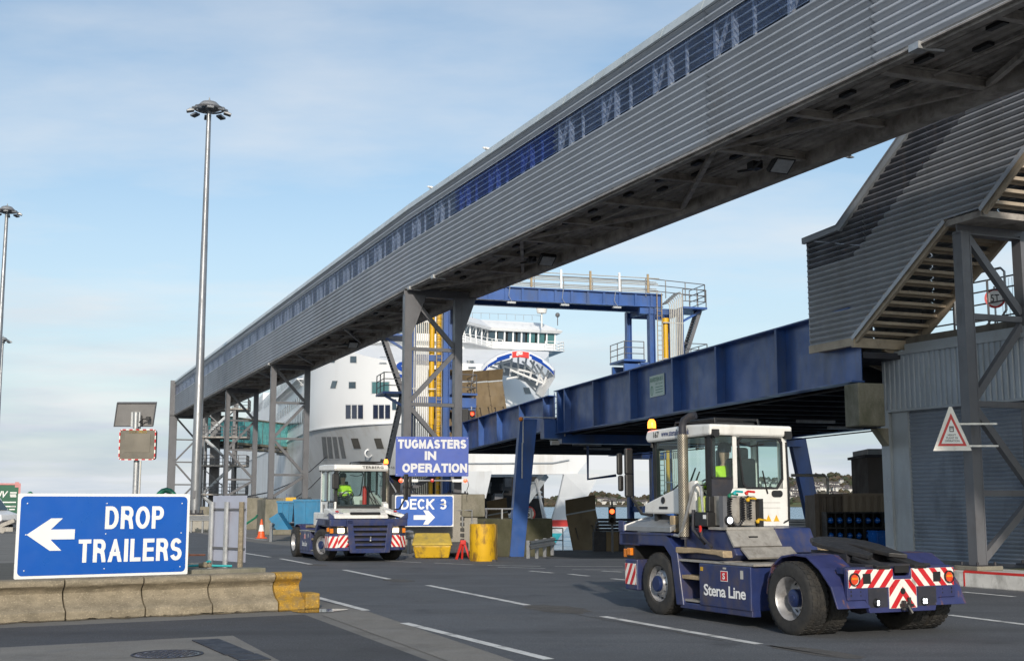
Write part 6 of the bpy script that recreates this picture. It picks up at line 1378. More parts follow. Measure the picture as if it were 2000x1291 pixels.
    b = MB(); b.lathe([(.085, 0), (.085, .22), (.05, .24), (.0005, .24)], (2.24, 1.06, 1.62), n=14); b.build('fluid_bottle', mat('green_bottle_' + variant, (.30, .36, .09), .3, 0, .3, 25), t, smooth=True)
    b = MB(); b.box(2.0, 2.34, 1.0, 1.16, 1.40, 1.62); b.box(2.02, 2.12, 1.0, 1.10, 1.62, 1.86); b.build('control_box', M_black, t, bev=.015)
    b = MB(); b.box(2.02, 2.10, 1.161, 1.164, 1.52, 1.58); b.build('sticker', M_signw, t)
    b = MB(); b.tube([(2.6, 1.16, 1.2), (2.6, 1.16, 1.04), (2.0, 1.14, 1.06)], .02, 6); b.tube([(2.2, 1.14, 1.4), (2.15, 1.16, 1.25), (1.9, 1.15, 1.1)], .022, 6); b.tube([(2.42, 1.12, 1.65), (2.38, 1.16, 1.35), (2.15, 1.1, 1.15)], .03, 6); b.build('pipes', M_tugd, t, smooth=True)
    b = MB(); b.box(2.16, 2.19, 1.15, 1.18, 1.32, 1.42); b.build('red_tap', M_dullred, t)
    # roof gear
    b = MB()
    for y in (.05, .85): b.tube([(2.15, y, 2.95), (2.18, y, 3.05), (3.3, y, 3.05), (3.35, y, 2.95)], .018, 6)
    for x in (2.2, 2.55, 2.9, 3.25): b.tube([(x, .05, 3.05), (x, .85, 3.05)], .016, 6)
    b.box(2.2, 3.2, .1, .8, 2.97, 3.0); b.build('roof_rack', M_black, t)
    for y in (y0 + .02, y1 - .02): b = MB(); b.beam((x0 - .14, y, zr + .02), (x0 - .02, y, zr + .02), .12, .10); b.lathe([(.0005, 0), (.06, 0), (.05, .10)], (x0 - .15, y, zr - .0), (1, 0, 0), 12); b.build('work_lamp', M_black, t)
    b = MB(); b.tube([(3.74, y1 + .02, 2.66), (3.74, y1 + .02, 2.99)], .025, 8); b.build('beacon_stem', M_black, t); b = MB(); b.lathe([(.07, 0), (.07, .06), (.062, .11), (.036, .145), (.0005, .15)], (3.74, y1 + .02, 2.98), n=16); b.build('beacon', M_orange, t, smooth=True)
    if variant == 'A':
        F = FACE_L(3.52, y1 + .072, zr + .06); text(num, .17, .10, F, M_ink, rf, .02); text('www.stenaline.co.uk', .82, .095, FACE_L(2.95, y1 + .072, zr + .068), M_navyink, rf, .012)
    else:
        F = frame((x1 + .135, .30, zr + .055), (0, 1, 0), (-.25, 0, 1)); text('TERBERG', .68, .085, F @ Matrix.Translation((0, 0, .01)), M_ink, rf, .03, space=1.12); text(num, .16, .085, frame((x1 + .135, .92, zr + .055), (0, 1, 0), (-.25, 0, 1)) @ Matrix.Translation((0, 0, .01)), M_ink, rf, .01)
    # mirrors
    def mirror(pts, boxes):
        b = MB(); b.tube(pts, .026, 7); mi = b.build('mirror_arm', M_black, t, smooth=True)
        for (c_, s) in boxes: b = MB(); b.box(c_[0] - s[0] / 2, c_[0] + s[0] / 2, c_[1] - s[1] / 2, c_[1] + s[1] / 2, c_[2] - s[2] / 2, c_[2] + s[2] / 2); b.build('mirror', M_black, mi, bev=.03)
    mirror([(3.70, 1.08, 1.56), (3.86, 1.18, 1.58), (4.06, 1.32, 1.95), (4.08, 1.34, 2.62)], [((4.02, 1.33, 2.44), (.07, .15, .44)), ((4.02, 1.33, 2.04), (.07, .15, .38)), ((4.16, 1.42, 2.40), (.06, .11, .36)), ((4.16, 1.40, 2.08), (.06, .10, .26))])
    mirror([(3.7, y0 - .02, 2.68), (3.80, y0 - .06, 2.62), (3.84, y0 - .06, 2.30)], [((3.84, y0 - .02, 2.42), (.09, .22, .46))])
    # inside
    b = MB(); yo = 0 if variant == 'A' else -.58; b.box(2.35, 2.85, yo + .02, yo + .52, 1.62, 1.80); b.box(2.28, 2.42, yo + .02, yo + .52, 1.75, 2.45); b.box(2.30, 2.40, yo + .14, yo + .40, 2.42, 2.62); b.build('seat', M_black, t, bev=.04)
    b = MB(); b.box(3.35, 3.66, y0 + .06, y1 - .06, 1.46, 1.72); b.box(3.0, 3.4, y0 + .05, y0 + .2, 1.46, 1.85); b.build('dashboard', M_tugd, t, bev=.04)
    b = MB(); tw_ = frame((3.18, yo + .27, 1.98), (0, 1, 0), (.55, 0, .83)); ring_ = [tw_ @ V((.19 * math.cos(6.2832 * k / 20), .19 * math.sin(6.2832 * k / 20), 0)) for k in range(21)]; b.tube(ring_, .016, 6); b.tube([tw_ @ V((0, 0, 0)), (3.42, yo + .27, 1.68)], .03, 6); b.tube([tw_ @ V((-.19, 0, 0)), tw_ @ V((.19, 0, 0))], .014, 5); b.build('steering_wheel', M_black, t)
    if variant == 'B': b = MB(); b.tube([(2.5, .45, 1.7), (2.5, .45, 2.3)], .07, 10); b.build('fire_extinguisher', M_dullred, t, smooth=True)
    # fifth wheel coupling
    b = MB(); ang = [R(a) for a in range(-112, 113, 14)]
    out = [(.50 * math.cos(a) + .0, .50 * math.sin(a)) for a in ang]; poly_ = [(-.75, -.30)] + [( .10 + p[0] * .95, p[1]) for p in out] + [(-.75, .30), (-.70, .12), (-.12, .06), (-.05, 0), (-.12, -.06), (-.70, -.12)]
    b.M = Matrix.Translation((.20, 0, 1.13)) @ Matrix.Rotation(R(-9), 4, 'Y')
    half = [p for p in poly_ if p[1] >= -.001]
    b.prism([(-.12, .05), (-.66, .14), (-.80, .34), (-.35, .44), (-.06, .50), (.20, .48), (.45, .32), (.56, .10), (.57, 0), (.06, 0)], None, .06)
    b.prism([(-.12, -.05), (.06, 0), (.57, 0), (.56, -.10), (.45, -.32), (.20, -.48), (-.06, -.50), (-.35, -.44), (-.80, -.34), (-.66, -.14)], None, .06)
    b.build('fifth_wheel', M_tugd2, t, bev=.01)
    b = MB(); b.box(-.1, .4, -.35, .35, .94, 1.08); b.box(-.25, .5, -.42, -.34, .93, 1.1); b.box(-.25, .5, .34, .42, .93, 1.1); b.build('coupling_mount', M_tugd, t)
    for s in (1, -1): b = MB(); b.beam((-.35, s * .30, 1.02), (-.86, s * .32, .91), .22, .05); b.build('lead_ramp', M_tugd2, t, bev=.008)
    # rear bumper
    xb = -.84; b = MB(); b.prism([(-.92, .90), (-.92, .50), (-.62, .50), (-.56, .33), (.56, .33), (.62, .50), (.92, .50), (.92, .90), (.16, .90), (.12, .80), (-.12, .80), (-.16, .90)], FACE_B(xb, 0, 0) @ Matrix.Translation((0, 0, -.06)), .06); rb = b.build('rear_bumper', M_tugrust, t, bev=.008)
    b = MB(); b.box(xb + .06, xb + .22, -.90, .90, .84, .92); b.build('bumper_top', M_tug, t)
    for s in (1, -1):
        hazard(FACE_B(xb - .001, s * .53, .775), .74, .235, s * .9 * -1 * -1, .20, rb, .2)
        b = MB(); b.lathe([(.0005, .012), (.064, .012), (.072, .0)], (xb - .008, s * .81, .77), (-1, 0, 0), 18); tl = b.build('tail_lamp', M_tail, rb, smooth=True)
        b = MB(); b.box(xb - .026, xb - .02, s * .81 - .05, s * .81 + .05, .765, .795); b.build('amber_band', M_ambl, tl)
        b = MB(); b.lathe([(.072, 0), (.084, .0), (.084, .03), (.072, .03)], (xb - .004, s * .81, .77), (-1, 0, 0), 18); b.build('lamp_ring', M_black, tl)
        b = MB(); b.box(xb - .012, xb - .0, s * .60 - .065, s * .60 + .065, .71, .84); b.build('socket', M_hole, rb)
        b = MB(); b.box(xb - .006, xb + .0, s * .42 - .16, s * .42 + .16, .40, .645); pk = b.build('lamp_pocket', M_tugd, rb)
        b = MB(); b.M = Matrix.Translation((xb - .03, s * .40 + .04, .46)) @ Matrix.Rotation(R(25 if s > 0 else -8), 4, 'Z'); b.lathe([(.0005, 0), (.055, 0), (.06, .04), (.04, .07)], (0, 0, 0), (1, 0, 0), 14); b.build('reverse_lamp', M_black, rb)
        b = MB(); b.M = Matrix.Translation((xb - .03, s * .40 + .04, .46)) @ Matrix.Rotation(R(25 if s > 0 else -8), 4, 'Z')
        for (dy, dz) in ((-.018, -.018), (.018, -.018), (-.018, .018), (.018, .018)): b.lathe([(.0005, -.003), (.016, -.003), (.017, .002)], (0, dy, dz), (1, 0, 0), 8)
        b.build('led', M_led, rb)
        b = MB()
        for z in (.55, .60, .65): b.box(xb - .003, xb, s * .86 - .008, s * .86 + .008, z, z + .03); b.box(xb - .003, xb, s * .70 - .006, s * .70 + .006, z, z + .02)
        b.build('bolt_holes', M_hole, rb)
    F = FACE_B(xb - .001, 0, .58); b = MB(); b.M = F; b.box(-.235, .235, -.20, .175, 0, .006); vb = b.build('hazard_board', M_white_refl, rb)
    b = MB(); b.M = F
    for s in (1, -1):
        for k0 in (-.42, -.14, .14):
            q = clip([(s * .0, .10 + k0), (s * .25, -.22 + k0), (s * .25, -.10 + k0), (s * .0, .22 + k0)], .46, .40)
            q = [(p[0], p[1] - .0) for p in q]
            if len(q) > 2: b.poly([(p[0], min(.172, max(-.197, p[1])), .0085) for p in q])
    b.build('red_stripes', M_red, vb)
    b = MB(); b.lathe([(.0005, .01), (.042, .01), (.042, 0)], (xb - .004, 0, .60), (-1, 0, 0), 12); b.box(xb - .02, xb - .004, -.11, .13, .84, .93); b.build('socket', M_hole, rb)
    b = MB(); b.tube([(xb - .05, .03, .36), (xb - .06, .03, .48)], .03, 8); b.tube([(xb - .05, -.07, .30), (xb - .05, -.07, .52)], .022, 8); b.box(xb - .10, xb, -.10, .06, .40, .44); b.tube([(xb - .1, .0, .42), (xb - .14, -.03, .32)], .02, 6); b.build('tow_pin', M_tugd2, rb)
    return t
M_tugrust = mat('tug_blue_scraped', (.026, .032, .108), .45, 0, .2, 3, .06, 40, (.17, .075, .04), .75, 4.5, .35, dlo=.56, dhi=.64)
M_tugd2 = mat('greasy_plate', (.028, .027, .028), .5, .2, .3, 5, .1, 40, (.06, .05, .04), .5, 5)
M_mesh = mat('perforated_guard', (.33, .305, .255), .4, .6, .3, 3, .0)
def _perf():
    t = M_mesh.node_tree; n, l = t.nodes, t.links; p = n['Principled BSDF']; g = n.new('ShaderNodeTexCoord'); sx = n.new('ShaderNodeSeparateXYZ'); l.new(g.outputs['Object'], sx.inputs[0])
    def m(op, a, b=None):
        x = n.new('ShaderNodeMath'); x.operation = op
        for i, q in enumerate((a, b)):
            if q is None: continue
            if isinstance(q, (int, float)): x.inputs[i].default_value = q
            else: l.new(q, x.inputs[i])
        return x.outputs[0]
    ang = m('ARCTAN2', m('SUBTRACT', sx.outputs[1], 1.14), m('SUBTRACT', sx.outputs[0], 2.66))
    h_ = m('MULTIPLY', m('SINE', m('MULTIPLY', ang, 14.0)), m('SINE', m('MULTIPLY', sx.outputs[2], 150.0)))
    k = m('GREATER_THAN', h_, .15); mx = n.new('ShaderNodeMix'); mx.data_type = 'RGBA'; l.new(k, mx.inputs[0])
    old = p.inputs['Base Color'].links[0].from_socket; l.new(old, mx.inputs[6]); mx.inputs[7].default_value = (.06, .045, .03, 1); l.new(mx.outputs[2], p.inputs['Base Color'])
_perf()
TA_RZ = math.atan2(.907, -.421)
tugA = make_tug('nearest blue and white terminal tractor numbered 167, seen from its rear left', (4.83, 17.40, 0), TA_RZ, '167', 'A')
hB = V((.40, -.9165, 0)); lB = V((-hB.y, hB.x, 0))
fcB = V((-5.86, 38.35, 0)) + lB * 1.16
tugB = make_tug('blue and white terminal tractor with TERBERG on its cab, driving towards the camera', tuple(fcB - hB * 3.38), math.atan2(hB.y, hB.x), '158', 'B')
# ------------------------------------------------------------------ drivers
def person(label, tug_loc, rz, seat, cap):
    t = thing('person', label, 'person', tug_loc, rz, None)
    sx, sy, sz = seat
    def skin(nm, verts, edges, m, par, root=0, sub=1):
        me = bpy.data.meshes.new(nm); me.from_pydata([v[:3] for v in verts], edges, []); me.materials.append(m)
        o = put(nm, me, par); sk_ = o.modifiers.new('skin', 'SKIN'); sk_.use_smooth_shade = True
        d = me.skin_vertices[0].data
        for i, v in enumerate(verts): d[i].radius = (v[3], v[3] * (v[4] if len(v) > 4 else 1)); d[i].use_root = (i == root)
        s = o.modifiers.new('sub', 'SUBSURF'); s.levels = sub; s.render_levels = sub + 1; return o
    X = lambda x, y, z: (sx + x, sy + y, sz + z)
    vs = [(*X(0, 0, .05), .15), (*X(-.02, 0, .28), .14), (*X(-.01, 0, .46), .15), (*X(.01, 0, .56), .06), (*X(.02, 0, .64), .065), (*X(.03, 0, .74), .095), (*X(.03, 0, .83), .085)]
    es = [(0, 1), (1, 2), (2, 3), (3, 4), (4, 5), (5, 6)]
    for s in (1, -1):
        n = len(vs); vs += [(*X(0, s * .19, .48), .07), (*X(.10, s * .25, .26), .05), (*X(.34, s * .18, .24), .038), (*X(.42, s * .16, .27), .03)]; es += [(2, n), (n, n + 1), (n + 1, n + 2), (n + 2, n + 3)]
        for k in range(4): m = len(vs); vs += [(*X(.47, s * (.13 + .022 * k), .29), .010), (*X(.50, s * (.13 + .022 * k), .265), .009)]; es += [(n + 3, m), (m, m + 1)]
        m = len(vs); vs += [(*X(.44, s * .115, .25), .011), (*X(.47, s * .11, .25), .009)]; es += [(n + 3, m), (m, m + 1)]
        n = len(vs); vs += [(*X(.10, s * .10, .02), .09), (*X(.45, s * .13, .04), .07), (*X(.50, s * .13, -.20), .05), (*X(.50, s * .13, -.36), .045), (*X(.62, s * .14, -.39), .04)]; es += [(0, n), (n, n + 1), (n + 1, n + 2), (n + 2, n + 3), (n + 3, n + 4)]
    body = skin('body', vs, es, M_skin, t)
    jv = [(*X(0, 0, .06), .175), (*X(-.02, 0, .28), .165), (*X(-.01, 0, .46), .172), (*X(.0, 0, .55), .085)]; je = [(0, 1), (1, 2), (2, 3)]
    for s in (1, -1): n = len(jv); jv += [(*X(0, s * .20, .48), .09), (*X(.10, s * .255, .26), .068), (*X(.32, s * .19, .24), .055)]; je += [(2, n), (n, n + 1), (n + 1, n + 2)]
    skin('jacket', jv, je, M_hiviz, t)
    tv = [(*X(.02, 0, .03), .165)]; te = []
    for s in (1, -1): n = len(tv); tv += [(*X(.12, s * .10, .02), .105), (*X(.45, s * .13, .04), .085), (*X(.50, s * .13, -.20), .066), (*X(.50, s * .13, -.33), .06)]; te += [(0, n), (n, n + 1), (n + 1, n + 2), (n + 2, n + 3)]
    skin('trousers', tv, te, M_cloth, t)
    for z in (.12, .30): b = MB(); b.lathe([(.178, -.025), (.182, 0), (.178, .025)], X(-.01, 0, z), n=18); b.build('reflective_strip', M_white_refl, t, smooth=True)
    b = MB(); c_ = X(.025, 0, .80)
    for s in (1, -1): b.ball((c_[0] + .085, c_[1] + s * .032, c_[2] - .01), .014, 8, 5)
    b.build('eyes', M_ink, t); b = MB(); b.lathe([(.001, 0), (.018, .015), (.008, .05)], (c_[0] + .115, c_[1], c_[2] - .055), (-.5, 0, 1), 8); b.build('nose', M_skin, t)
    b = MB(); b.box(c_[0] + .085, c_[0] + .098, c_[1] - .028, c_[1] + .028, c_[2] - .085, c_[2] - .075); b.build('mouth', M_dullred, t)
    b = MB(); b.lathe([(.108, -.02), (.112, .03), (.10, .09), (.06, .125), (.0005, .135)], c_, (-.12, 0, 1), 14); b.build('hair' if not cap else 'cap', M_cloth if cap else M_beige, t, smooth=True)
    return t
person('driver in a yellow hi-vis jacket sitting in the cab of tractor 167', (4.83, 17.40, 0), TA_RZ, (2.55, .42, 1.78), True)
person('driver in a yellow hi-vis jacket in the cab of the oncoming tractor', tuple(fcB - hB * 3.38), math.atan2(hB.y, hB.x), (2.62, -.31, 1.78), True)
# ================================================================== SIGNS ON THE TRESTLE PLINTH
fx = GO + GD * .95 + GN * 1.0            # front of the plinth
ax, ay = at(773, 928, 45.3), at(915, 928, 45.3)
t = thing('road_sign', 'big dark blue TUGMASTERS IN OPERATION board fixed across the trestle columns', 'sign', ((ax.x + ay.x) / 2, 45.2, 0), R(4))
zt, zb_ = at(840, 853, 45.3).z, at(840, 930, 45.3).z
M_signd = mat('sign_navy_blue', (.005, .05, .34), .4, 0, .12, 1.5, 0, 30, (.02, .07, .33), .5, 1.5)
Mf = frame((0, 0, (zt + zb_) / 2), (1, 0, 0), (0, 0, 1)); Ms = sign_board(t, Mf, ay.x - ax.x, zt - zb_, 0, M_signd)
M_signg = mat('sign_grey_letters', (.56, .57, .60), .5, 0, .05, 4)
stext('TUGMASTERS', 2.50, .33, .082, Ms @ Matrix.Translation((0, .45, -.002)), M_signg, t, .12); stext('IN', .42, .32, .085, Ms @ Matrix.Translation((-.06, .03, -.002)), M_signg, t, .14); stext('OPERATION', 2.37, .33, .082, Ms @ Matrix.Translation((.10, -.42, -.002)), M_signg, t, .12)
rivets(t, Ms, [(x, y) for x in (-1.28, -.6, .05, .7, 1.28) for y in (-.66, .66)], .014)
b = MB()
for x in (-.75, .75): b.box(x - .05, x + .05, .03, .25, zb_ - .2, zt)
b.build('bracket', M_steel, t)
lb = thing('light_bar', 'pale bar with three red lamps slung under the TUGMASTERS board', 'light bar', ((ax.x + ay.x) / 2, 45.1, zb_ - .16), R(4))
b = MB(); b.tube([(-1.15, 0, 0), (1.3, 0, 0)], .03, 6); b.box(-1.1, -.5, -.05, .05, -.05, .05); b.box(.75, 1.2, -.05, .05, -.05, .05); b.build('bar', M_galv, lb)
for x, m in ((-1.12, M_redlit), (.02, M_dullred), (1.22, M_redlit)): b = MB(); b.lathe([(.0005, .06), (.06, .05), (.075, 0), (.06, -.06)], (x, -.05, 0), (0, -1, 0), 12); b.build('lamp', m, lb, smooth=True)
b = MB(); b.tube([(1.3, 0, 0), (1.35, 0, -.15), (1.28, 0, -.35), (1.32, 0, -.5)], .012, 5); b.build('cable', M_black, lb)
t = thing('road_sign', 'bright blue DECK 3 sign with a white right arrow on the concrete plinth', 'sign', (at(829, 1000, 44.6).x, 44.55, 0), R(4))
zt, zb_ = at(829, 967, 44.6).z, at(829, 1028, 44.6).z; Wd = at(887, 1000, 44.6).x - at(773, 1000, 44.6).x
Mf = frame((0, 0, (zt + zb_) / 2), (1, 0, 0), (0, 0, 1)); Ms = sign_board(t, Mf, Wd, zt - zb_, .03, M_sign, .08)
stext('DECK 3', 1.62, .37, .068, Ms @ Matrix.Translation((-.02, .24, 0)), M_signw, t, .25)
b = MB(); q = [(-.38, .06), (.06, .06), (-.04, .23), (.14, .23), (.38, -.02), (.14, -.27), (-.04, -.27), (.06, -.10), (-.38, -.10)]; b.prism([(x, y - .21) for x, y in q], Ms, .004); b.build('arrow', M_signw, t)
# ================================================================== LAMP MASTS
def mast(lab, u, vb, vt, Y, z0, r0, nl=8):
    p, q = at(u, vb, Y), at(u, vt, Y); H = q.z - z0
    t = thing('lamp_mast', lab, 'lamp mast', (p.x, Y, z0), 0, 'tall floodlight masts')
    b = MB(); zs_ = [0, .1, .33, .331, .66, .661, 1]; b.lathe([(r0 * (1 - .55 * f) * (1.04 if i in (2, 4) else 1), H * f) for i, f in enumerate(zs_)], n=12); b.build('pole', M_galvd, t, smooth=True)
    b = MB(); b.lathe([(r0 * 1.7, 0), (r0 * 1.7, .08), (r0 * 1.1, .10)], n=12)
    for k in range(10): a = .628 * k; b.box(r0 * 1.45 * math.cos(a) - .04, r0 * 1.45 * math.cos(a) + .04, r0 * 1.45 * math.sin(a) - .04, r0 * 1.45 * math.sin(a) + .04, .08, .3)
    b.build('base_flange', M_tugd, t)
    b = MB(); b.lathe([(.75, H - .05), (.72, H + .15), (.5, H + .38), (.2, H + .48), (.0005, H + .5)], n=16); b.lathe([(.08, H + .45), (.02, H + .75)], n=6); b.build('head_cap', M_silver, t, smooth=True)
    b = MB(); ring_ = [(.95 * math.cos(6.2832 * k / 20), .95 * math.sin(6.2832 * k / 20), H - .05) for k in range(21)]; b.tube(ring_, .06, 6)
    for k in range(4): a = 1.5708 * k; b.tube([(.2 * math.cos(a), .2 * math.sin(a), H - .3), (.95 * math.cos(a), .95 * math.sin(a), H - .05)], .05, 6)
    b.build('head_ring', M_steel, t)
    for k in range(nl):
        a = 6.2832 * (k + .4) / nl; b = MB(); b.M = Matrix.Translation((1.13 * math.cos(a), 1.13 * math.sin(a), H - .28)) @ Matrix.Rotation(a, 4, 'Z') @ Matrix.Rotation(R(14), 4, 'Y')
        b.box(-.20, .30, -.22, .22, -.05, .09); b.prism([(-.1, .09), (.2, .09), (.1, .2), (-.05, .2)], frame((0, .05, 0), (1, 0, 0), (0, 0, 1)), .1); fl = b.build('floodlight', M_galvd, t, bev=.03)
        b = MB(); b.M = Matrix.Translation((1.13 * math.cos(a), 1.13 * math.sin(a), H - .28)) @ Matrix.Rotation(a, 4, 'Z') @ Matrix.Rotation(R(14), 4, 'Y'); b.box(-.16, .26, -.18, .18, -.065, -.051); b.build('lens', M_black, fl)
    b = MB(); b.box(-.08, .08, -r0 - .05, -r0 + .02, 1.0, 1.5) ; b.build('access_door', M_steel, t)
    return t
M_galvd = mat('weathered_galvanised', (.24, .25, .265), .38, .5, .12, 1.2, .05, 20, (.14, .145, .15), .5, 1.6, .3)
mast('tall floodlight mast rising beside the near end of the drop trailers sign', 381, 985, 212, 78, 1.05, .33)
mast('floodlight mast at the left edge, the taller of two there', -9, 800, 412, 120, 0, .36)
mast('shortest looking floodlight mast, farthest away at the left edge', -8, 900, 664, 200, 0, .36)
block('concrete_plinth', V((at(385, 1000, 78).x, 78, 0)), R(10), (1.7, 1.6, 1.05), M_conc, 'pale concrete block under the tall lamp mast', 'plinth')
block('concrete_plinth', V((at(388, 1000, 92).x, 96, 0)), R(10), (3.4, 1.6, 1.5), M_mossc, 'mossy concrete wall stub behind the lamp mast base', 'plinth')
# ================================================================== GUARD RAILS
def guardrail(lab, p, q, n, h_=.62):
    p, q = V(p), V(q); L_ = (q - p).length; t = thing('guard_rail', lab, 'guard rail', p, math.atan2(q.y - p.y, q.x - p.x))
    pr = [(0, .0), (-.05, .03), (-.05, .08), (0, .13), (0, .17), (-.05, .22), (-.05, .27), (0, .30)]; b = MB(); b.strip([(0, y, h_ - .2 + z) for y, z in pr], [(L_, y, h_ - .2 + z) for y, z in pr]); b.strip([(0, y + .006, h_ - .2 + z) for y, z in pr], [(L_, y + .006, h_ - .2 + z) for y, z in pr]); b.build('beam', M_galvd, t, fix=False)
    for k in range(n): b = MB(); x = .1 + (L_ - .25) * k / max(1, n - 1); b.box(x, x + .10, .01, .13, 0, h_ + .12); b.build('post', M_galvd, t)
    return t
guardrail('short galvanised guard rail behind the front of the oncoming tractor', gnd(765, 1082, 0), gnd(806, 1081, 0), 2, .7)
p = gnd(1034, 1092, -.2); guardrail('bent galvanised guard rail end beside the blue portal leg', (p.x, p.y, -.25), (p.x + 1.05, p.y + 4.8, -.45), 4, .58)
guardrail('galvanised guard rail in front of the blue skips', gnd(530, 1058), gnd(612, 1050), 3, .75)
guardrail('far galvanised guard rail behind the grey sign back', gnd(368, 1040), gnd(420, 1040), 3, .9)
guardrail('galvanised guard rail by the blue crate stack across the yard', (9.3, 44.5, 0), (11.5, 43.6, 0), 3, 1.1)
# ================================================================== YARD OBJECTS BY THE PLINTH
M_darkmoss = mat('dark_moss_concrete', (.075, .072, .045), .9, 0, .3, 1.2, .35, 22, (.03, .036, .014), .85, 1.2, .5, speck=.2, dlo=.44)
def grit_bin(p, rz):
    t = thing('grit_bin', 'weathered yellow grit bin with a sloping lid below the DECK 3 sign', 'grit bin', p, rz)
    b = MB(); b.add([(-.54, -.32, .0), (.54, -.32, 0), (.50, .32, 0), (-.50, .32, 0), (-.62, -.42, .40), (.62, -.42, .40), (.62, .40, .46), (-.62, .40, .46)], [(3, 2, 1, 0), (4, 5, 6, 7), (0, 1, 5, 4), (1, 2, 6, 5), (2, 3, 7, 6), (3, 0, 4, 7)]); b.build('bin_body', M_yel, t, bev=.04)
    b = MB(); b.add([(-.66, -.46, .40), (.66, -.46, .40), (.66, .42, .46), (-.66, .42, .46), (-.64, -.44, .47), (.64, -.44, .47), (.56, .30, .80), (-.56, .30, .80)], [(3, 2, 1, 0), (4, 5, 6, 7), (0, 1, 5, 4), (1, 2, 6, 5), (2, 3, 7, 6), (3, 0, 4, 7)]); b.build('lid', M_kerby2, t, bev=.05); return t
M_kerby2 = mat('faded_yellow_lid', (.50, .36, .06), .8, 0, .12, 3, .1, 25, (.20, .17, .09), .75, 4, dlo=.48)
p = gnd(842, 1090); grit_bin(p + V((0, .45, 0)), R(4))
t = thing('yellow_bollard', 'rust streaked yellow rounded steel guard standing right of the plinth', 'bollard', gnd(942, 1096) + V((0, .3, 0)), R(-6))
M_yrust = mat('rusty_yellow_paint', (.60, .35, .010), .5, 0, .10, 1.5, .12, 25, (.11, .05, .02), .85, 3.0, .35, dlo=.50, dhi=.62)
b = MB(); b.lathe([(.40, 0), (.41, .02), (.39, 1.12), (.37, 1.13)], n=28, a0=R(180), a1=R(360)); b.lathe([(.37, 1.13), (.37, 0)], n=28, a0=R(180), a1=R(360)); b.build('curved_plate', M_yrust, t, smooth=True)
b = MB(); b.box(-.40, -.36, -.02, .5, 0, 1.1); b.box(.36, .40, -.02, .5, 0, 1.1); b.build('side_plate', M_yrust, t)
b = MB(); b.box(-.44, -.3, -.2, -.1, 0, .06); b.box(.30, .46, -.25, -.1, 0, .05); b.box(.05, .10, -.2, -.1, 1.12, 1.2); b.build('foot_lug', M_tugd, t)
t = thing('axle_stand', 'small red A-shaped axle stand on the ground between grit bin and yellow guard', 'stand', gnd(904, 1092), R(10))
for s in (1, -1): b = MB(); b.beam((s * .22, -.05, 0), (s * .05, 0, .52), .07, .06); b.build('leg', M_dullred, t)
b = MB(); b.beam((0, .22, 0), (0, .02, .52), .06, .06); b.build('leg', M_dullred, t); b = MB(); b.box(-.09, .09, -.06, .06, .46, .60); b.build('head', M_dullred, t, bev=.015)
p = at(886, 1035, 46); p2 = at(905, 1035, 46)
t = thing('fender_stack', 'dark rubber fender ladder hanging beside the DECK 3 plinth', 'fender', ((p.x + p2.x) / 2, 46, 0), 0)
for k in range(7): b = MB(); b.box(-.22, .22, -.1, .1, .12 + k * .2, .26 + k * .2); b.build('rubber_bar', M_black, t, bev=.02)
b = MB(); b.tube([(-.15, -.12, 0), (-.15, -.12, 1.5), (.5, -.12, 1.5), (.5, -.12, .9)], .03, 6); b.tube([(.15, -.12, 1.5), (.15, -.12, .9)], .03, 6); b.build('chain', M_galv, t)
block('low_block', V((at(875, 1085, 44.2).x, 44.4, 0)), R(5), (1.4, .8, .38), M_tugd, 'dark low block lying behind the grit bin and red stand', 'block')
block('mossy_block', V((at(955, 1060, 53.5).x + .5, 53.2, -.5)), R(14), (4.2, 1.6, 1.62), M_darkmoss, 'dark mossy concrete block behind the blue portal leg', 'concrete block', .08)
p = at(975, 1058, 50.5); t = thing('guard_railing', 'low galvanised tube railing on the mossy block by the portal leg', 'railing', (p.x, 52.4, 1.1), R(14)); b = MB(); rail(b, [(-1.2, 0, 0), (1.4, 0, 0)], .42, 1, 1.2, .035); b.build('rail', M_galv, t)
t = thing('round_sign', 'round white 5 speed limit sign with red rim half hidden by the portal leg', 'sign', (at(1031, 1003, 53.8).x, 53.8, at(1031, 1003, 53.8).z), R(0)); roundel(t, frame((0, 0, 0), (1, 0, 0), (0, 0, 1)), .33, '5', .16, .27)
b = MB(); b.tube([(-.05, .05, -2.1), (-.05, .05, .2)], .04, 6); b.build('post', M_blue, t); b = MB(); b.box(.0, .4, .0, .2, -1.25, -.55); b.build('control_box', M_pillar, t)
p = at(1196, 1045, 58); t = signal('traffic_light', 'small traffic light glowing red at the water edge left of tractor 167', (p.x, 58, at(1196, 1012, 58).z - .3), R(-5), (M_redsig, M_hole), size=1.15)
b = MB(); b.tube([(0, .1, -1.6), (0, .1, .1)], .06, 6); b.box(-.05, .05, -.02, .08, .8, 1.1); b.build('post', M_steel, t)
p = at(1188, 1050, 60.5); t = thing('timber_stack', 'stack of dark fender timbers at the edge of the berth under the red light', 'timber stack', (p.x + .2, 60.2, -.58), R(6))
for k in range(4): b = MB(); b.beam((-.9 + .05 * k, 0, 1.06 + .16 * k), (1.9, .05 * k, 1.06 + .16 * k), .5, .13); b.build('timber', M_tugd, t, bev=.02)
for k in range(5): b = MB(); b.box(-.95 + k * .6, -.36 + k * .6, -.15, .3, -.4, .98); b.build('striped_block', (M_tugd, M_ramp)[k % 2], t)
t = thing('guard_railing', 'thin steel railing at the berth edge beside the lone ramp flap', 'railing', (at(1050, 1068, 60).x, 60.6, -.6), R(4)); b = MB(); rail(b, [(-.5, 0, 0), (1.25, 0, 0)], 1.15, 2, .6, .025); b.build('rail', M_steel, t)
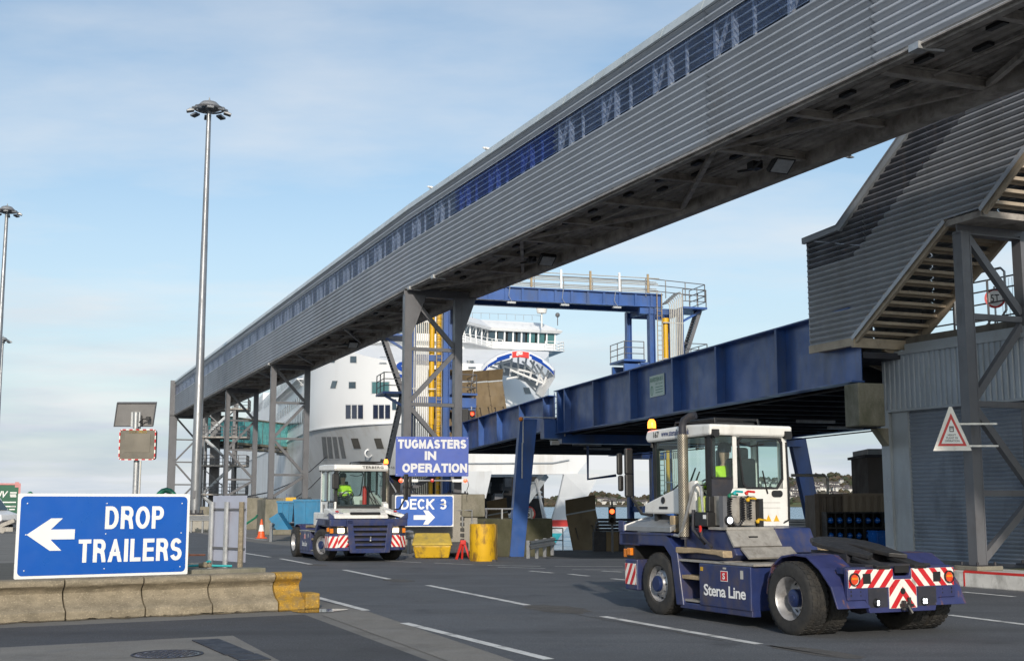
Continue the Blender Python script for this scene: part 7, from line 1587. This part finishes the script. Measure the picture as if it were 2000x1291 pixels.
t = thing('guard_railing', 'dark quay railing seen between the portal leg and the cab of tractor 167', 'railing', (at(1565, 1035, 58).x - .6, 58, -.58), R(4)); b = MB(); rail(b, [(-1.2, 0, 0), (.0, 0, 0), (1.2, 0, 0), (3.6, .2, 0)], 1.5, 4, .6, .03); b.build('rail', M_steel, t)
t = thing('guard_railing', 'quay railing behind the blue gantry foot left of tractor 167', 'railing', (at(1215, 1035, 61).x, 61.3, -.6), R(4)); b = MB(); rail(b, [(0, 0, 0), (3.2, .2, 0)], 1.2, 2, 1.0, .03); b.build('rail', M_steel, t)
t = thing('handrail', 'bent pale tube handrail standing in front of the far shore', 'handrail', (at(1600, 1000, 47).x, 47, -.5), R(0)); a = at(1576, 928, 47); c_ = at(1616, 928, 47); b = MB(); x0 = at(1600, 1000, 47).x
b.tube([(a.x - x0 - .6, 0, a.z + .5), (c_.x - x0 - .1, 0, a.z + .5), (c_.x - x0, 0, a.z + .38), (c_.x - x0, 0, 0)], .055, 8); b.build('tube', M_pipe, t, smooth=True)
b = MB(); q0, q1 = at(1148, 893, 64), at(1182, 928, 64); t = thing('mirror_frame', 'open square blue steel frame hanging by the gantry column', 'bracket', (q0.x, 64, 0), R(10))
b.tube([(0, 0, q0.z + .6), (0, 0, q1.z - .2), (1.5, 0, q1.z)], .07, 4); b.build('frame', M_blue, t)
# ================================================================== CONTAINERS, CRATES, BOOTH
def container(lab, p, rz, L_, w_, h_, m, grp=None):
    t = thing('container', lab, 'container', p, rz, grp)
    b = MB(); pr = []; x = 0
    while x < L_ - .05: pr += [(x, 0), (x + .09, 0), (x + .12, .04), (x + .21, .04)]; x += .24
    pr.append((L_, 0)); b.strip([(a, c_, .1) for a, c_ in pr], [(a, c_, h_ - .1) for a, c_ in pr]); b.build('side_wall', m, t, fix=False)
    b = MB(); b.box(0, L_, .05, w_, .02, h_ - .04); b.build('shell', m, t)
    b = MB(); b.box(-.03, L_, -.02, .08, 0, .12); b.box(-.03, L_, -.02, .08, h_ - .1, h_); b.box(-.04, .1, -.03, .1, 0, h_); b.build('frame', m, t)
    b = MB()
    for k in (.1, .5): b.tube([(L_ * k, .1, h_), (L_ * k, .1, h_ + .08), (L_ * k + .06, .1, h_ + .08), (L_ * k + .06, .1, h_)], .012, 5)
    b.build('lifting_eye', M_tugd, t); return t
pA = at(1600, 1000, 40.6); pB = at(1660, 1000, 40.2)
container('dark brown site container left of the tan one, above the blue crates', (pA.x, 41.0, 0), R(-4), 1.02, 2.2, at(1600, 964, 41).z, M_beige)
container('tan ribbed container beside the shed pillar, above the blue crates', (pB.x, 40.8, 0), R(-6), 3.6, 2.2, at(1660, 963, 40.8).z, M_beige2)
x = pA.x - .02; ztop = at(1600, 1001, 39.6).z
for i in range(4):
    t = thing('crate_stack', ('black rack of blue domed drums at the left end of the row', 'black rack of blue domed drums second from the left end', 'black crate rack of blue drums behind the fifth wheel plate', 'black crate rack of blue drums next to the shed pillar')[i], 'crate', (x, 39.6, 0), R(-3), 'racks of blue drums')
    w_ = .58; h_ = ztop / 3
    b = MB()
    for k in range(4): b.box(0, w_, 0, .8, k * h_ - (.02 if k else 0), k * h_ + .025)
    for q in (0, w_ / 2 - .015, w_ - .03): b.box(q, q + .03, 0, .8, 0, ztop)
    b.box(0, w_, .5, .8, 0, ztop); b.build('rack_frame', M_black, t)
    for k in range(3):
        for j in range(2):
            b = MB(); b.lathe([(.105, .0), (.11, .04), (.09, .10), (.05, .14), (.0005, .15)], (w_ * (.25 + .5 * j), .16, k * h_ + h_ * .5), (0, -1, 0), 14); b.build('drum', M_bluplas, t, smooth=True)
    x += .60
b = MB(); b.box(-.35, .35, -.3, .3, 0, .9); b.box(-.38, .38, -.33, .33, .86, .92); o = top('blue_crate', b, M_bluplas, 'plain blue plastic crate at the foot of the shed pillar', 'crate', bev=.02); o.location = (at(1725, 1060, 38.8).x, 38.8, 0); o.rotation_euler = (0, 0, R(12))
p = at(1697, 965, 46)
t = thing('booth', 'dark brown flat roofed cabin behind the shed pillar', 'cabin', (p.x, 46, 0), R(-4)); z1 = at(1700, 893, 46).z
b = MB(); b.box(0, 3, 0, 3, 0, z1); b.build('wall', mat('cabin_dark_brown', (.075, .062, .055), .7, 0, .12, 1), t); b = MB(); b.box(-.12, 3.1, -.12, 3.1, z1, z1 + .1); b.build('roof', M_tugd, t); b = MB(); b.box(.05, 2.9, .05, 2.9, z1 + .1, z1 + .32); b.build('roof_box', M_pillar, t)
# ================================================================== SKIPS, CONES, VAN, TRAILER
def skip_box(lab, u0, u1, Y, vt, dp, h0=0.0, grp='blue skips by the wall'):
    a, c_ = at(u0, 1000, Y), at(u1, 1000, Y); z1 = at(u0, vt, Y).z; w_ = c_.x - a.x
    t = thing('skip', lab, 'skip', (a.x, Y, h0), R(4), grp)
    b = MB(); b.add([(.1, .05, 0), (w_ - .1, .05, 0), (w_ - .1, dp - .05, 0), (.1, dp - .05, 0), (0, 0, z1 - h0), (w_, 0, z1 - h0), (w_, dp, z1 - h0), (0, dp, z1 - h0)], [(3, 2, 1, 0), (0, 1, 5, 4), (1, 2, 6, 5), (2, 3, 7, 6), (3, 0, 4, 7), (4, 5, 6, 7)]); b.build('skip_body', M_skip, t)
    b = MB()
    for (p, q) in (((0, 0), (w_, 0)), ((w_, 0), (w_, dp)), ((w_, dp), (0, dp)), ((0, dp), (0, 0))): b.beam((*p, z1 - h0), (*q, z1 - h0), .08, .10)
    b.box(w_ * .3, w_ * .34, -.05, .05, .1, z1 - h0); b.box(w_ * .66, w_ * .70, -.05, .05, .1, z1 - h0); b.build('rim', M_skip, t); return t
skip_box('blue steel skip with a yellow sheet behind it, left of the pair', 541, 573, 61, 980, 1.6, .5)
skip_box('taller blue steel skip right behind the oncoming tractor', 573, 640, 59.5, 977, 1.8, .1)
b = MB(); a = at(525, 1008, 57.5); b.M = Matrix.Translation((a.x, 57.5, 0))
b.add([(0, 0, 1.05), (.42, 0, 1.32), (.95, 0, .55), (.35, 0, .55), (0, 1.1, 1.05), (.42, 1.1, 1.32), (.95, 1.1, .55), (.35, 1.1, .55)], [(0, 3, 2, 1), (4, 5, 6, 7), (0, 4, 7, 3), (3, 7, 6, 2), (2, 6, 5, 1), (0, 1, 5, 4)])
o = top('tipping_hopper', b, M_skip, 'small blue tipping hopper with a slanted rusty mouth in front of the skips', 'hopper')
b = MB(); a = at(558, 975, 63); c_ = at(578, 975, 63); b.box(a.x, c_.x, 63, 63.05, 1.6, at(560, 973, 63).z + .05); top('yellow_board', b, M_ylw, 'yellow board standing on the wall behind the blue skips', 'board')
cone_first = None
def cone(p, lab):
    t = thing('traffic_cone', lab, 'traffic cone', p, R(20), 'traffic cones by the wall')
    b = MB(); b.box(-.26, .26, -.26, .26, 0, .05); b.build('base', M_cone, t, bev=.02)
    b = MB(); b.lathe([(.20, .05), (.145, .36)], n=20); b.lathe([(.085, .68), (.04, .95), (.03, .96), (.0005, .96)], n=20); b.build('cone_body', M_cone, t, smooth=True)
    b = MB(); b.lathe([(.146, .36), (.085, .68)], n=20); b.build('reflective_band', M_signw, t, smooth=True); return t
cone(gnd(510, 1051), 'orange and white traffic cone nearer to the blue skips'); cone(gnd(466, 1044), 'orange and white traffic cone just right of the grey sign back')
b = MB(); a, c_ = at(470, 1030, 68), at(500, 1010, 68); b.tube([a, c_], .06, 6); b.tube([c_, c_ + V((0, .3, .1))], .06, 6); top('hose', b, M_green, 'green hose sloping up the stained wall behind the cones', 'hose')
# van
vp = gnd(-8, 1037) + V((-1.2, 0, 0)); t = thing('van', 'white panel van parked behind the left edge of the drop trailers sign', 'van', (vp.x, vp.y, 0), R(-14))
prof = [(-2.6, .45), (2.35, .45), (2.42, .75), (2.35, 1.05), (1.55, 1.30), (.85, 2.15), (.45, 2.35), (-2.5, 2.4), (-2.65, 2.2)]
b = MB(); b.prism(prof, frame((0, .95, 0), (1, 0, 0), (0, 0, 1)), 1.9); b.build('body', M_white, t, bev=.08)
b = MB(); b.prism([(1.40, 1.36), (.82, 2.06), (.50, 2.06), (.50, 1.36)], frame((0, -.955, 0), (1, 0, 0), (0, 0, 1)), .004); b.prism([(.42, 1.36), (.42, 2.06), (-.55, 2.06), (-.55, 1.36)], frame((0, -.955, 0), (1, 0, 0), (0, 0, 1)), .004); b.build('side_window', M_sglass, t)
b = MB(); b.add([(1.58, -.82, 1.34), (1.58, .82, 1.34), (.90, .74, 2.14), (.90, -.74, 2.14)], [(0, 1, 2, 3)]); b.build('windscreen', M_sglass, t)
b = MB(); b.box(-2.62, 2.4, -.98, -.94, .40, .66); b.box(2.3, 2.46, -.9, .9, .42, .7); b.build('bumper_trim', M_steel, t)
b = MB(); b.box(1.15, 1.35, -1.2, -.98, 1.36, 1.62); b.build('mirror', M_black, t, bev=.03)
for x in (1.6, -1.7):
    for y in (.82, -.82): b = MB(); b.lathe([(.19, -.11), (.34, -.11), (.35, -.08), (.35, .08), (.34, .11), (.19, .11)], (x, y, .35), (0, 1, 0), 20); w_ = b.build('wheel', M_tyre, t, smooth=True); b = MB(); b.lathe([(.0005, -.06), (.20, -.1), (.20, .1), (.0005, .06)], (x, y, .35), (0, 1, 0), 14); b.build('rim', M_rim, w_)
q = gnd(4, 1036, 0); b = MB(); b.M = Matrix.Translation((gnd(24, 1040).x, gnd(24, 1040).y - 1.0, 0)); b.beam((-.5, 0, .35), (.5, 0, .75), .18, .22); b.box(-.5, .5, -.2, .2, .1, .35); b.lathe([(.0005, -.05), (.16, -.05), (.16, .05), (.0005, .05)], (-.1, -.2, .16), (0, 1, 0), 12); top('tow_dolly', b, M_tread, 'small grey tow hitch cart beside the white van', 'cart')
tp = at(17, 1000, 105); t = thing('trailer', 'green box trailer with pink corners and white lettering behind the van', 'trailer', (tp.x, 105, 0), R(22)); x0, x1 = at(-30, 980, 105).x - tp.x, at(36, 980, 105).x - tp.x; z1 = at(17, 944, 105).z
M_trg = mat('trailer_green', (.012, .10, .055), .5, 0, .12, .8); M_trp = mat('trailer_pink', (.50, .22, .22), .5, 0, .1, .8)
b = MB(); b.box(x0, x1, 0, 12, .9, z1); b.build('box', M_trg, t); b = MB(); b.box(x0 - .06, x0 + .10, -.06, .1, .9, z1 + .02); b.box(x1 - .10, x1 + .06, -.06, .1, .9, z1 + .02); b.box(x0, x1, -.05, .1, z1 - .12, z1 + .03); b.build('frame', M_trp, t)
Fm = frame((x1 - .85, -.01, 2.35), (1, 0, 0), (0, 0, 1))
text('UV', 1.0, .55, Fm @ Matrix.Translation((-.55, .15, .01)), M_signw, t, .02, shear=.3)
b = MB(); b.M = Fm
for k, (a, c_, y) in enumerate(((.1, .62, .30), (.1, .58, .12), (.12, .6, -.02), (-.9, .6, -.5), (-.5, .55, -.85), (.2, .6, -.86), (.1, .55, -1.1), (-.3, .0, -1.1))): b.box(a, c_, y - .05, y + .05, 0, .012)
b.build('print', M_signw, t)
b = MB(); b.M = Fm; b.box(.45, .76, .75, 1.2, 0, .012); b.box(-1.4, -.9, .85, 1.2, 0, .012); b.build('pink_panel', M_trp, t)
b = MB(); b.box(x0, x1, .2, 11.5, .55, .9); b.build('chassis', M_tugd, t)
for y in (1.2, 2.5): b = MB(); b.lathe([(.25, -1.2), (.5, -1.2), (.5, 1.2), (.25, 1.2)], ((x0 + x1) / 2, y, .5), (1, 0, 0), 18); b.build('wheel', M_tyre, t, smooth=True)
b = MB(); p = at(272, 965, 140); b.tube([(p.x, 140, 0), (p.x, 140, at(272, 900, 140).z)], .10, 5); b.tube([(p.x - .3, 140, 0), (p.x - .3, 140, at(272, 900, 140).z)], .05, 5); top('radio_mast', b, M_pipe, 'thin pale mast beyond the pole of the speed sign', 'mast')
# ================================================================== GULLS
def gull(lab, p, rz, flying):
    t = thing('gull', lab, 'gull', p, rz, 'gulls on the gangway roof' if not flying else None)
    b = MB(); pr = [(.0005, -.24), (.035, -.18), (.07, -.08), (.085, .04), (.07, .14), (.045, .20), (.05, .235), (.045, .27), (.02, .30), (.006, .34)]
    ax_ = (1, 0, .12 if flying else .45); b.lathe(pr, (0, 0, .0 if flying else .15), ax_, 12)
    nv = len(b.v)
    if flying:
        for s in (1, -1): b.add([(.10, s * .05, .03), (-.06, s * .05, .03), (.13, s * .30, .16), (-.02, s * .30, .15), (-.08, s * .62, .10), (-.14, s * .60, .10), (.10, s * .05, .015), (-.06, s * .05, .015), (.13, s * .30, .145), (-.02, s * .30, .14)], [(0, 2, 3, 1), (2, 4, 5, 3), (6, 7, 9, 8), (8, 9, 5, 4), (0, 6, 8, 2), (1, 3, 9, 7)])
    o = b.build('body', M_gull if not flying else M_steel, t, smooth=True)
    b = MB()
    if not flying:
        for s in (1, -1): b.add([(.12, s * .075, .22), (-.28, s * .04, .06), (-.05, s * .09, .10), (.08, s * .09, .14)], [(0, 1, 2, 3)])
        b.build('wing', M_steel, t, fix=False); b = MB()
        for s in (1, -1): b.tube([(.0, s * .03, .08), (.0, s * .03, 0), (.05, s * .03, 0)], .008, 4)
        b.build('leg', M_ylw, t)
    return t
M_gull = mat('gull_white', (.75, .74, .72), .7, 0, .05, 10)
gp = at(1660, 307, 60); gull('single gull flying in the sky below the gangway', gp, R(175), True)
for u, v, lab in ((947, 303, 'white gull perched on the gangway roof above the blue windows'), (838, 377, 'white gull perched on the gangway roof near its bend')):
    x, z = on_plane(u, v, GO, GD, GN, .0); p = GO + GD * x + GN * .12; gull(lab, (p.x, p.y, zb(x) + 3.28), R(150), False).scale = (.75, .75, .75)
bpy.context.view_layer.update()
